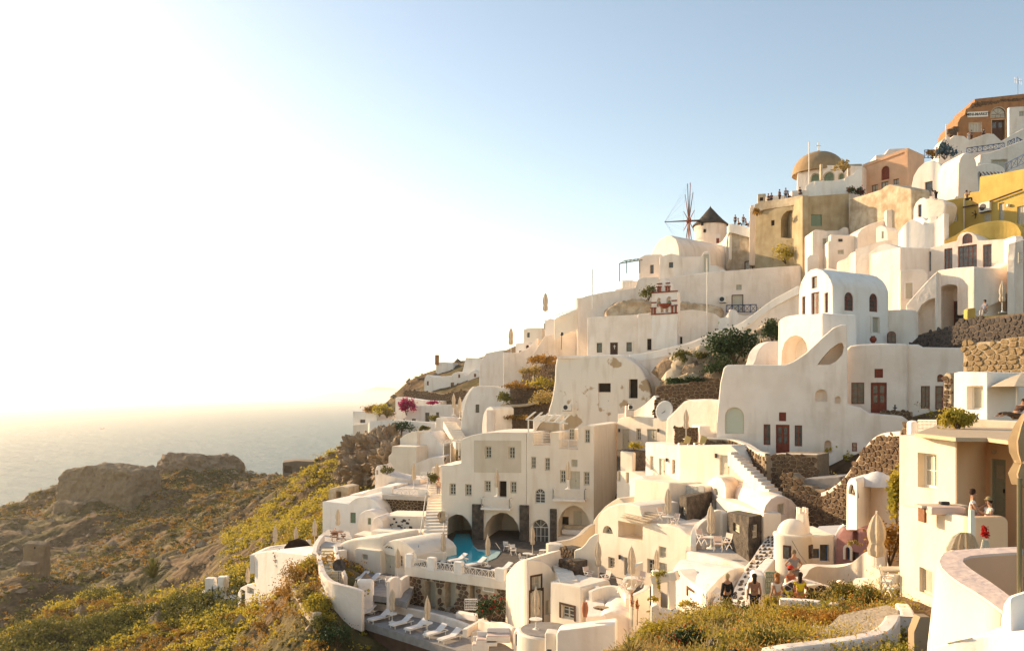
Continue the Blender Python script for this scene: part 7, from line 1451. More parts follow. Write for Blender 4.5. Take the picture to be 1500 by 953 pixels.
 for x in (1145.5,1181):
  an_ = math.asin((x-1161)/26*.98); d = Vector((math.sin(an_), -math.cos(an_), 0)); q = Vector((c.x,c.y,ZZ(809,D-1)))+d*rr*1.0; X = Vector((d.y*-1, d.x, 0))*-1; X = Vector((-d.y, d.x, 0))
  w_ = MB().box(q, (.42,.16,.72), (X, d, Vector((0,0,1)))).build('window', brownwood, r, bevel=.02); MB().box(q+d*.05, (.26,.12,.56), (X, d, Vector((0,0,1)))).build('pane', glass, w_)
 q = P(1181,765,D-.2); mb = MB(); mb.lathe((q.x,q.y+.6,q.z-1.6), [(.62,0),(.48,.9),(.36,2.0),(.38,2.1)], 4); o = mb.build('chimney', cream, r, bevel=.08)
 for k in range(4): MB().box(Vector((q.x,q.y+.6,q.z+.6))+Vector((math.cos(k*1.57+.8)*.25, math.sin(k*1.57+.8)*.25, 0)), (.14,.14,.3)).build('chimney_prong', cream, o)
 mb = MB(); mb.tube([P(1160,791,D-rr-.1), P(1172,812,D-rr-.4), P(1190,836,D-3)], .015, 4); mb.build('cable', darkmetal, r)
 b = house('cream annex with a dark blue doorway beside the chapel', (1182,44), 0, 1224, [(1182,870),(1183,789),(1190,785),(1222,782),(1224,870)], depth=3, m=cream, name='chapel_annex'); b.win(1201,797,1214.6,822,'blue', nx=1, nz=1, deep=.35); b.win(1188.5,803,1200,817,'blue', nx=1, nz=1, deep=.1); b.done()
 flat('roof_terrace', roofgrey, [(1185,786),(1225,782),(1240,768),(1200,770)], ZZ(786,44), .2, label='flat pale roof of the chapel annex', cat='roof')
 b = B('rose_house', 'dusky rose house with an arched front and niche', 'house', (1222,44), (1283,42)); b.solid([(1222,870),(1224,790),(1230,780),(1236,772),(1244,768),(1254,769),(1266,773),(1276,776),(1283,782),(1283,870)], depth=4, m=rose, bevel=.1); b.open(1249,776,1257.5,796,.35, arch=True); b.win(1239,800,1245.5,820,'blue', arch=True, nx=1, nz=1, trim=cream); b.win(1248,807,1258,822,'dark'); b.done()
 shrub('hanging basket plant on the rose house wall', P(1253,797,41.5), .35, 60, .12, leafs, seed=122, k=5, stem=False)
 ribbon('whitewashed_wall', [(1216,800,44.5),(1222,786,44.4),(1228,775,44.3),(1236,768,44.2)], 3, .5, white2, label='white curved shoulder wall left of the rose house', cat='wall')
 A = (1240.5,41); Bq = (1255,39.3)
 b = B('bell_tower', 'tall white vaulted turret with a small arched window', 'tower', A, Bq); b.solid([(1240,776),(1240.5,710),(1242,704),(1245,700.5),(1249,700),(1253,702),(1255,707),(1255,776)], to=(1276,41.5), m=white2, bevel=.06, seg=3, drop=0); b.win(1242.5,706.5,1253,727,'brown', arch=True, nx=2, nz=2, deep=.2); b.done()
 b = B('bell_tower', 'white vaulted turret twin with a grey pointed roof', 'tower', (1273,41.5), (1317,39)); b.solid([(1273,776),(1273,705),(1280,698),(1288,702),(1293,712),(1296,706),(1302,703),(1310,703),(1317,708),(1317,776)], depth=2.5, m=white, bevel=.1, drop=1); b.done()
 mb = MB(); mb.lathe(P(1285,701,40.8), [(.95,-.35),(.8,.0),(.3,.32),(0,.4)], 14); o = mb.build('turret_cap', roofgrey, loc=P(1285,705,40.8), smooth=True); tag(o, 'weathered grey cap between the two white turrets', 'roof')
 shrub('climbing green shrub between turret and cream house', P(1314,735,37), (.4,.5,1.9), 500, .18, leafy, seed=123, k=16)
 shrub('dry climbing shrub under the white turrets', P(1303,800,37), (1.0,.6,1.6), 460, .16, leafo, seed=124, k=16)
 b = B('stone_wall', 'rough white splashed stone wall end beside the rose house', 'wall', (1276,39.5), (1303,38)); b.solid([(1276,870),(1277,778),(1283,774),(1290,776),(1297,790),(1301,806),(1303,870)], depth=.6, m=cream, bevel=.1); 
 stones(b.root, b.pl, [(1278,790),(1279,777),(1290,777),(1293,786)], .26, stoneg, seed=50, gap=.25); b.done()
 # curved low wall with plants in front of the rose house
 ribbon('garden_wall', [(1168,852,36),(1180,843,36.5),(1186,834,37),(1196,829,37.4),(1210,830,37.5),(1228,830,37.5),(1244,826,37.3),(1256,817,37),(1266,809,36.8),(1280,805,36.3),(1296,806,36)], [1.0,1.0,1.1,1.3,1.3,1.3,1.5,1.7,1.9,2,2], .6, cream, label='long low cream garden wall curving by the rose house', cat='wall')
 # cobbled path: stones one by one
 z0 = None; path = [(1078,905,35.5),(1090,880,38),(1103,850,41.5),(1115,825,45),(1128,800,48.5),(1140,780,51)]
 pw = [(32,.0),(32,0),(28,0),(24,0),(20,0),(14,0)]
 root = thing('cobbled_path', 'steep path of dark stones set in white lime mortar', 'path', P(1100,870,39)); root['kind'] = 'structure'; 
 for k in ('category',):
  if k in root: del root[k]
 def pt(t, u, up=0):
  k = min(int(t*5), 4); f = t*5-k; a, b_ = path[k], path[k+1]; x = a[0]+(b_[0]-a[0])*f; y = a[1]+(b_[1]-a[1])*f; D = a[2]+(b_[2]-a[2])*f; wd = pw[k][0]+(pw[k+1][0]-pw[k][0])*f
  p = P(x, y, D); p.x += (u-.5)*wd/F*D*1.5; p.z += up; return p
 mb = MB(); N = 40; vs = []
 for i in range(N+1): vs += [pt(i/N, 0), pt(i/N, 1)]
 nn = len(vs); vs += [v-Vector((0,0,1.2)) for v in vs]
 mb.add(vs, [(2*i, 2*i+1, 2*i+3, 2*i+2) for i in range(N)]+[(2*i, 2*i+2, 2*i+2+nn, 2*i+nn) for i in range(N)]+[(2*i+1, 2*i+1+nn, 2*i+3+nn, 2*i+3) for i in range(N)]+[(0,nn,nn+1,1)]); mb.build('lime_bed', cream, root)
 rg = random.Random(12)
 for i in range(24):
  for j in range(4):
   t, u = (i+.5+rg.uniform(-.2,.2))/24, (j+.5+(.5 if i%2 else 0)*.6+rg.uniform(-.2,.2))/4.4
   if u > .96: continue
   q = MB(); n8 = rg.choice((6,7)); s1, s2 = rg.uniform(.22,.42)/24, rg.uniform(.24,.42)/4.2; lo, hi = [], []
   for a in range(n8):
    an_ = 2*math.pi*a/n8+rg.uniform(-.2,.2); rr_ = rg.uniform(.85,1.1); tt = min(.995, max(.005, t+math.sin(an_)*s1*rr_)); uu = u+math.cos(an_)*s2*rr_; lo.append(pt(tt, uu, -.02)); hi.append(pt(tt, u+(uu-u)*.85, .05))
   q.add(lo+hi, [(a, (a+1)%n8, (a+1)%n8+n8, a+n8) for a in range(n8)]+[tuple(range(n8, 2*n8))]); q.build('paving_stone', stoneg if rg.random() < .7 else stone, root)
 ribbon('garden_wall', [(1136,818,42),(1128,828,40),(1120,838,38.5),(1112,850,37),(1108,862,36)], 2, .5, white2, label='white wall edging the cobbled path on its right', cat='wall')
 b = house('white gate post block at the foot of the cobbled path', (1103,35), 10, 1124, [(1103,900),(1103,843),(1108,841),(1122,843),(1124,900)], depth=1.2, m=white2, name='gate_post', cat='pillar'); b.done()
 rail_thing('blue green wooden gate at the garden entrance', (1121,34.8), (1137,34.5), 1122, 838, 1136, 870, 5, greenwood, name='garden_gate', xs=False)
 stonewall('low white splashed stone wall behind the visitors', (1140,33.4), (1180,33), [(1143,890),(1146,857),(1160,850),(1180,852),(1182,890)], .26, .5, stoneg, cream, seed=51, proud=.04).done()
 b = stonewall('stone flower bed wall right of the yellow top visitor', (1180,32.6), (1222,33), [(1180,885),(1181,858),(1200,855),(1222,860),(1224,885)], .3, 1.5, stoneg, cream, seed=52); b.done()
 ribbon('garden_wall', [(1141,877,29.5),(1160,878,29.3),(1190,880,29),(1210,883,28.8),(1227,884,28.6)], .3, .35, white2, label='thin white curb in front of the visitors', cat='wall')
 # right cream block and table
 b = B('garden_block', 'square cream block beside the tied parasol', 'wall', (1249,31), (1297,29.6)); b.solid([(1249,920),(1249,850),(1252,847),(1278,846),(1294,847),(1296,850),(1297,920)], depth=2, m=cream, bevel=.06); b.done()
 b = house('thin white sloping plank wall left of the cream block', (1228,32), 0, 1250, [(1228,856),(1229,851),(1234,850),(1250,858),(1250,864),(1240,860)], depth=.3, name='plank_wall', cat='wall', drop=0); b.done()
 um = make_umbrella('tied_parasol', canvas, 2.5, fat=1.45, base=False); place(um, P(1284,849,29.6), 'large cream tied parasol on the garden block')
 gc = make_chair('lattice_chair', whitewood, whitewood); gc['group'] = 'white lattice chairs by the cream house'
 for i, (x, y, a) in enumerate(((1302,868,60),(1309,876,200))): place(gc, P(x,y,28.5), ('left','right')[i]+' white lattice chair beside the cream house corner', R(a))
 r = thing('wood_table', 'small wooden table top beside the lattice chairs', 'table', P(1305,850,29.5)); MB().box(P(1304,833,29.5), (1.1,.7,.06)).build('tabletop', creamwood, r)
 for k in (-.45,.45): MB().box(P(1304,833,29.5)+Vector((k,0,-.4)), (.06,.5,.75)).build('leg', creamwood, r)
def fgright():
 # cream house with people
 A = (1317,29.5); M_ = (1401,26.5); E = an(M_, 1446, -8)
 b = B('cream_house', 'sunlit cream house with a curtained window and flat roof', 'house', A, M_)
 b.solid([(1317,990),(1317.5,637),(1400,643),(1401,643),(1401,990)], to=(1446,29), m=ivory, bevel=.05, drop=1)
 b.win(1344,662,1372,717.5,'wcurt', nx=2, nz=2, deep=.35, fr=.09)
 b.plane('s', M_, (1446,29)); b.solid([(1401,990),(1401.2,643.5),(1446,645),(1446,990)], pl='s', depth=.05, front=.012, m=mat('peach_bounce_tint', (.84,.58,.36), .85, (.80,.54,.33), .8, .3, 3), bevel=0, drop=0, name='side_bounce_tint')  # thin added slab, its peach colour stands for bounce light on the shaded side
 b.part('bracket', MB().tube([b.pl.wp(1358,823,.02), b.pl.wp(1362,823,.12)], .07, 8), terracotta)
 b.done()
 b = B('cream_house', 'peach shaded recess with a grey panelled door', 'house', (1440,29), (1560,25.5)); b.solid([(1440,900),(1440,643),(1490,655),(1560,672),(1560,900)], depth=3, m=mat('peach_bounce_tint', (.84,.58,.36), .85, (.80,.54,.33), .8, .3, 3), bevel=.04, drop=1)  # recess of the same house, warm bounce light put into its peach colour
 d = b.door(1451,671,1473,757, mat('grey_green_door', (.34,.36,.28), .6), leaves=1, lights=1, lm=curtain, deep=.15); b.part('wall_lamp', MB().tube([b.pl.wp(1456,661.5,.0), b.pl.wp(1460,661.5,.1)], .08, 10), oldplaster); b.part('camera_dot', MB().box(b.pl.wp(1412,646,-.2), (.08,.08,.05)), darkmetal); b.done()
 pl = Plane(A, M_)
 flat('roof_slab', mat('tan_roof', (.55,.42,.28), .85, (.48,.37,.25), 1.5, .4, 5), [(1340,634),(1400,640.5),(1446,641),(1560,655),(1560,628),(1440,620),(1380,620)], ZZ(638,27)+.05, .12, label='tan flat roof of the sunlit cream house', cat='roof')
 MB()
 # balcony
 A2 = (1317,28.2); M2 = (1420,24.2); E2 = an(M2, 1478, -10)
 b = B('balcony_wall', 'bright cream balcony wall turning a corner below the standing girl', 'wall', A2, M2); b.solid([(1317,990),(1317.5,739.5),(1419.5,757.5),(1420,990)], depth=.25, m=ivory, bevel=.05, drop=1)
 b.plane('s', M2, E2); b.solid([(1420,880),(1420,757.5),(1470,756),(1476,758.5),(1478,764),(1478,880)], pl='s', depth=.3, front=.003, m=mat('peach_bounce_tint', (.78,.60,.43)), bevel=.08, drop=0);  # shaded face of the ivory wall, orange bounce light painted in as peach
 b.win(1346.6,829,1366,874,'curt', nx=1, nz=1, deep=.2)
 b.done()
 flat('balcony_floor', mat('peach_bounce_tint', (.78,.60,.43)), [(1320,745),(1419,762),(1476,764),(1476,748),(1440,738),(1400,735),(1330,732)], ZZ(757,24.2)-.95, .2, label='warm floor of the sunlit balcony', cat='terrace')
 r = thing('white_post', 'slim white post on the balcony corner', 'post', P(1423,760,24)); MB().bar(P(1423,802,23.9), P(1423,746,23.9), .12).build('post_shaft', whitewood, r)
 r = thing('balcony_bench', 'wooden bench with draped cushions on the balcony', 'bench', P(1380,752,26)); MB().box(P(1378,740.5,26), (1.5,.5,.08)).build('seat', creamwood, r); MB().box(P(1385,747,25.6), (1.1,.4,.25)).build('cushion', pinkfabric, r, bevel=.05); MB().box(P(1383,736,26), (.3,.2,.1)).build('bag', darkmetal, r, bevel=.03)
 for k in (-.6,.6): MB().box(P(1378,748,26)+Vector((k,0,-.1)), (.08,.4,.5)).build('leg', teak, r)
 # upper white terrace with bush and sunbathers
 b = B('upper_white_house', 'bright white house with an open tilted window', 'house', (1404,37), (1446,35.5)); b.solid([(1396,700),(1397,546),(1405,544),(1446,545),(1446,700)], to=(1540,37), m=white2, bevel=.05); b.win(1416,565,1440,600,'wcurt', nx=1, nz=1, deep=.4)
 b.solid([(1446,700),(1446,545),(1475,546),(1560,550),(1560,700)], depth=2, front=.0, m=white, pl='f', name='shaded_wall') if False else None
 b.done()
 b = B('terrace_wall', 'bright white terrace parapet behind the cream roof', 'wall', (1405,34), (1560,31)); b.solid([(1404,680),(1405,606),(1426,607),(1427,614),(1500,617),(1560,619),(1560,680)], depth=.5, m=ivory, bevel=.05); b.done()
 shrub('bushy yellow green shrub on the cream roof edge', P(1403,619,31.5), (.72,.5,.55), 2400, .11, leafy, seed=130, k=26, up=.8)
 b = house('stone topped wall piece at the end of the stone sweep', (1334,40), 0, 1345, [(1334,650),(1334,617),(1345,615),(1345,650)], depth=.5, m=white2, name='railing_pier', cat='wall'); b.done()
 rail_thing('cream slatted railing on the cream house roof', (1344,36), (1373,35), 1345, 615, 1372, 636, 14, whitewood, xs=False, r=.03)
 r = thing('balcony_parasol', 'large pale open parasol edge at the upper right', 'parasol', P(1490,612,35)); MB().tube([P(1489,615,35), P(1490,560,35)], .04, 6).build('pole', whitewood, r)
 mb = MB(); mb.lathe(P(1497,551,35), [(1.3,-.45),(.7,-.12),(0,.15)], 8); mb.build('canopy', canvas, r)
 um = make_umbrella('tied_parasol', mat('tan_canvas', (.42,.30,.17), .9, (.36,.26,.15), 6, trans=.1), 2.6, fat=1.9, base=False); place(um, P(1497,720,17), 'large tan tied parasol cut by the right frame edge', first=set())
 um.location = P(1512,778,16.5)
 # swan like curved terrace
 z = ZZ(820,13); out = [(1497,800),(1470,801),(1430,803),(1400,805),(1386,808),(1379,814),(1376,822),(1380,831),(1391,842),(1408,854),(1427,865),(1448,879),(1468,894)]
 inn = [(1497,808),(1470,809.5),(1440,811.5),(1422,813.5),(1412,817),(1410,821),(1414,826),(1424,834),(1436,842),(1450,851),(1464,861),(1480,873)]
 zc = CAMZ-2.0
 def un2(x, y): D = (CAMZ-zc)*F/(y-HY); return P(x, y, D)
 O = [un2(*p) for p in out]; I = [un2(*p) for p in inn]
 n = len(out); I2 = [I[min(i, len(I)-1)] for i in range(n)]
 r = thing('curved_terrace', 'curved white terrace wall with a broad salmon coping', 'terrace', (O[6].x, O[6].y, zc-3))
 def sheet(name, a, b_, za, zb, m, th=.06):
  mb = MB(); N = len(a); vs = [(p.x,p.y,za) for p in a]+[(p.x,p.y,zb) for p in b_]+[(p.x,p.y,za-th) for p in a]+[(p.x,p.y,zb-th) for p in b_]
  fs = [(i,i+1,N+i+1,N+i) for i in range(N-1)]+[(2*N+i,3*N+i,3*N+i+1,2*N+i+1) for i in range(N-1)]+[(i,2*N+i,2*N+i+1,i+1) for i in range(N-1)]+[(N+i,N+i+1,3*N+i+1,3*N+i) for i in range(N-1)]+[(0,N,3*N,2*N),(N-1,3*N-1,4*N-1,2*N-1)]
  mb.add(vs, fs); o = mb.build(name, m, r, smooth=True); fixnormals(o.data); return o
 sheet('coping', O, I2, zc, zc, coral)
 def off(ps, d):
  res = []
  for i, p in enumerate(ps):
   t = ps[min(i+1,n-1)]-ps[max(i-1,0)]; t.z = 0; t.normalize(); q = Vector((t.y,-t.x,0)); c = Vector((p.x,p.y,0)); 
   if (c+q*.1-Vector((O[0].x, O[0].y-1.5, 0))).length < (c-Vector((O[0].x, O[0].y-1.5, 0))).length: q = -q
   res.append(p+q*d)
  return res
 OB = off(O, .35)
 mb = MB(); N = n; vs = [(p.x,p.y,zc-.03) for p in O]+[(p.x,p.y,zc-1.0) for p in off(O,.10)]+[(p.x,p.y,zc-5) for p in OB]; fs = [(i,i+1,N+i+1,N+i) for i in range(N-1)]+[(N+i,N+i+1,2*N+i+1,2*N+i) for i in range(N-1)]
 mb.add(vs, fs); o = mb.build('outer_wall', ivory, r, smooth=True); so = o.modifiers.new('s','SOLIDIFY'); so.thickness = .05; so.offset = 0
 mb = MB(); N = n; vs = [(p.x,p.y,zc-.03) for p in I2]+[(p.x,p.y,zc-1.3) for p in I2]; mb.add(vs, [(i,i+1,N+i+1,N+i) for i in range(N-1)]); o = mb.build('inner_wall', mat('orange_bounce_render', (.80,.42,.22), .9, (.72,.38,.20), 1.5), r, smooth=True); so = o.modifiers.new('s','SOLIDIFY'); so.thickness = .05; so.offset = 0  # inner wall's orange carries bounce light in its base colour
 cen = sum(I, Vector())/len(I)
 mb = MB(); fl = [(p.x,p.y,zc-1.1) for p in I]+[(I[-1].x+4, I[-1].y, zc-1.1), (I[0].x+3, I[0].y, zc-1.1)]; mb.add(fl, [tuple(range(len(fl)))]); o = mb.build('floor', paved, r); so = o.modifiers.new('s','SOLIDIFY'); so.thickness = .1
 # end pier
 b = B('white_pier', 'rounded white pier at the lower right with a peach side', 'pier', (1467,7.4), (1478,6.9)); b.solid([(1464,990),(1467,894),(1469,882),(1474,874),(1479,872),(1480,990)], to=(1540,7.4), m=white2, bevel=.06, drop=0); b.done()
 r = thing('metal_pole', 'tall dark metal pole at the right frame edge', 'pole', P(1493.5,873,7.2)); MB().tube([P(1493.5,880,7.2), P(1493.5,700,7.2)], .022, 10).build('shaft', mat('bronze_metal', (.20,.17,.10), .4, metal=.7), r)
 b = ribbon('white_wall', [(1362,948,7.5),(1400,938,7.2),(1440,930,7.0),(1468,925,6.8),(1520,921,6.4)], 2.5, 2.2, white2, label='bright white wall top along the bottom right edge', cat='wall', bevel=.15)
 # garden front wall
 ribbon('garden_wall', [(1120,955,19),(1160,949,19),(1200,944,19.5),(1240,939,20),(1275,933,20.6),(1300,926,21.4),(1313,915,22.6),(1319,903,23.8),(1317,892,25),(1311,882,26.5)], [4,4,4,4,4,4,4,4,3,2.4], .42, white, label='thick white garden wall curving around the flower mound', cat='wall', bevel=.16)
 b = house('brown steps and landing between garden wall and cream house', (1338,20), 0, 1366, [(1338,990),(1339,925),(1348,903),(1362,903),(1366,990)], depth=.3, m=mat('brown_step', (.36,.26,.16), .9), name='landing', cat='steps', bevel=0); b.done()
 r = thing('drain_pipe', 'thin pipe on the garden wall corner', 'pipe', P(1337,940,21)); MB().tube([P(1337,950,21.3), P(1337,906,22.3)], .03, 6).build('pipe_shaft', greymetal, r)
 # red plant, easel thing
 r = thing('flower_stand', 'wicker stand holding a bright red plant', 'plant stand', P(1443,802,15.5))
 for k in (-5,-1.5,2,6): MB().tube([P(1443+k,804,15.5), P(1443+k*.4,790,15.5)], .025, 5).build('leg', creamwood, r)
 leafmesh('red_foliage', clumps(P(1443.5,782,15.5), (.09,.09,.15), 260, 10, 5), .055, flowr, r)
 r = thing('wicker_chair', 'pale wicker chair backs behind the salmon coping', 'chair', P(1412,805,17))
 mb = MB(); mb.lathe(P(1414,803,17), [(.35,-.3),(.33,.0),(.22,.25),(.12,.33)], 16, .1, sweep=(0,math.pi)); mb.build('backrest', canvas, r); mb = MB(); mb.lathe(P(1400,806,17), [(.2,-.3),(.22,-.08),(.1,.02)], 12, .1); mb.build('seat', canvas, r)
front(); fgright()
# ================================================================ scrub on the slopes, garden mound, people
def in_view(x, y, z, m=60):
 px = CX+x/y*F; py = HY-(z-CAMZ)/y*F; return (px > -m) & (px < 1500+m) & (py < 953+m*2)
def scrub():
 rs = np.random.RandomState(11)
 def field(n, xr, yr, seed): 
  r = np.random.RandomState(seed); x = r.uniform(*xr, n); y = r.uniform(*yr, n); z = ground(x, y); k = in_view(x, y, z); return x[k], y[k], z[k]
 def bushes(name, lab, x, y, z, rad, leaves, size, m, seed, up=.35, dens=None):
  r = np.random.RandomState(seed); P3 = []; S = []
  nl = leaves
  n = len(x); d = r.normal(size=(n, nl, 3)); d /= np.linalg.norm(d, axis=2)[:,:,None]; d[:,:,2] = np.abs(d[:,:,2])*.8; rr = (rad*(.35+r.exponential(.6, n).clip(0, 1.9)))[:,None,None]
  sub = r.normal(size=(n, 5, 3))*.5; pick = r.randint(0, 5, (n, nl)); c = sub[np.arange(n)[:,None], pick]; c[:,:,2] = np.abs(c[:,:,2])*.6
  pts = (c+d*.5)*rr+np.stack([x, y, z], 1)[:,None,:]
  return leafmesh(name, pts.reshape(-1, 3), size, m, seed=seed, up=up, kind='stuff', label=lab, loc=(0,0,0))
 mid = []
 X, Y, Z = field(15000, (-190, 10), (125, 300), 1); px = CX+X/Y*F
 dn = lum(X, Y, .05, 14); k = (px < 520) & (dn+rs.uniform(-.25,.25,len(X)) > .02); X, Y, Z = X[k], Y[k], Z[k]
 h = len(X)//3
 bushes('scrub', 'grey green scrub scattered over the headland slopes', X[:h], Y[:h], Z[:h], .9, 34, .5, leafg, 2)
 bushes('scrub', 'dry ochre scrub scattered over the headland slopes', X[h:2*h], Y[h:2*h], Z[h:2*h], .8, 30, .45, leafo, 3)
 bushes('dry_grass', 'straw coloured grass tufts on the headland slopes', X[2*h:], Y[2*h:], Z[2*h:], .6, 24, .4, leafs, 4)
 X, Y, Z = field(17000, (-95, -14), (46, 130), 5); px = CX+X/Y*F; k = (px < 560); X, Y, Z = X[k], Y[k], Z[k]
 dn = lum(X, Y, .12, 15)+rs.uniform(-.12,.12,len(X))
 for q, nm, lab, m, rad, nl, sz in ((dn > .10, 'scrub', 'rounded green cushions of scrub on the near slope', leafg, 1.15, 110, .27), ((dn > -.06)&(dn <= .10), 'scrub', 'yellow green heather on the near slope', leafy, .95, 90, .25), ((dn > -.20)&(dn <= -.06), 'scrub', 'rusty orange heath on the near slope', leafo, .8, 76, .22), (dn <= -.28, 'dry_grass', 'pale dry grass on the near slope', leafs, .45, 36, .2)):
  idx = np.where(q)[0][:900]; bushes(nm, lab, X[idx], Y[idx], Z[idx], rad, nl, sz, m, len(lab))
 X, Y, Z = field(9000, (-90, -12), (96, 175), 9); px = CX+X/Y*F; k = (px < 575)&(px > 330); X, Y, Z = X[k][:1500], Y[k][:1500], Z[k][:1500]
 bushes('scrub', 'golden green scrub on the bank beside the village cliff', X, Y, Z, .9, 60, .34, leafy, 12)
 # loose stones
 V = []; Fc = []; r = np.random.RandomState(17); X, Y, Z = field(9000, (-190, -12), (60, 300), 18); n = min(len(X), 4200)
 base = np.array([(1,0,0),(.3,.9,.1),(-.8,.5,0),(-.7,-.6,.1),(.4,-.9,0),(.1,.1,.8)]); fa = [(0,1,5),(1,2,5),(2,3,5),(3,4,5),(4,0,5)]
 for i in range(n):
  s_ = r.exponential(.35)+.12; V += [tuple(q) for q in base*r.uniform(.6,1.3,(6,3))*min(s_, 1.6)+np.array([X[i], Y[i], Z[i]-.05])]; Fc += [tuple(a+6*i for a in f) for f in fa]
 mb = MB(); mb.v = V; mb.f = Fc; o = mb.build('scree', rockm); o['kind'] = 'stuff'; o['label'] = 'loose brown stones scattered over the headland slopes'
 # scrub between the houses
 X, Y, Z = field(3800, (-40, 75), (28, 140), 6); bushes('scrub', 'weeds and low shrubs on bare ground between the houses', X, Y, Z, .5, 30, .2, leafy, 8)
 # individual bushes of the near slope
 L = [(224,838,132,3.2,leafg,'big palm like grey green bush on the valley slope'),(280,826,128,1.3,leafy,'small pale conical tree on the valley slope'),(462,835,64,1.3,leafy,'bright green bush spilling over the retaining wall'),(452,812,70,1.2,leafy,'round green bush behind the retaining wall top'),(470,868,62,1.1,leafg,'round green bush beside the long white parapet'),(492,880,61,1.6,leafd,'dark green bush under the white parapet end'),(478,856,62.5,.8,leafy,'small bright bush on the white parapet foot'),(470,905,64,1.1,leafy,'yellow green bush beside the dark brown wall'),(447,905,67,1.0,leafs,'dry tuft below the tan retaining wall'),(425,880,71,1.6,leafo,'rusty bush against the tan retaining wall'),(440,840,71,2.0,leafo,'tall dry brown shrub on the slope above the wall'),(500,945,52,.7,leafy,'small yellow plant at the brown wall foot'),(545,950,50,.6,leafy,'small bush at the foot of the dark brown wall')]
 for i, (x, y, D, r, m, lab) in enumerate(L): c = P(x,y,D); c.z = ground_z(c.x, c.y)+r*.35; shrub(lab, c, (r,r,r*.9), 1500, .16 if D < 90 else .3, m, name='bush', seed=200+i, k=22, cat='bush', up=.4)
 r = thing('palm_bush', 'spiky fan leaved bush in the middle of the valley', 'bush', P(224,848,131)); c = P(224,846,131); mb = MB(); rg = random.Random(4)
 for k in range(90):
  an_ = rg.uniform(0, 6.28); el = rg.uniform(.2, 1.4); l = rg.uniform(2.5, 4.2); d = Vector((math.cos(an_)*math.cos(el), math.sin(an_)*math.cos(el), math.sin(el))); e = c+d*l; s = Vector((-d.y, d.x, 0)).normalized()*.10; m_ = c+d*l*.5+Vector((0,0,.3)); mb.add([c-s, c+s, m_+s*1.4, m_-s*1.4, e], [(0,1,2,3),(3,2,4)])
 mb.build('fronds', leafg, r)
scrub()
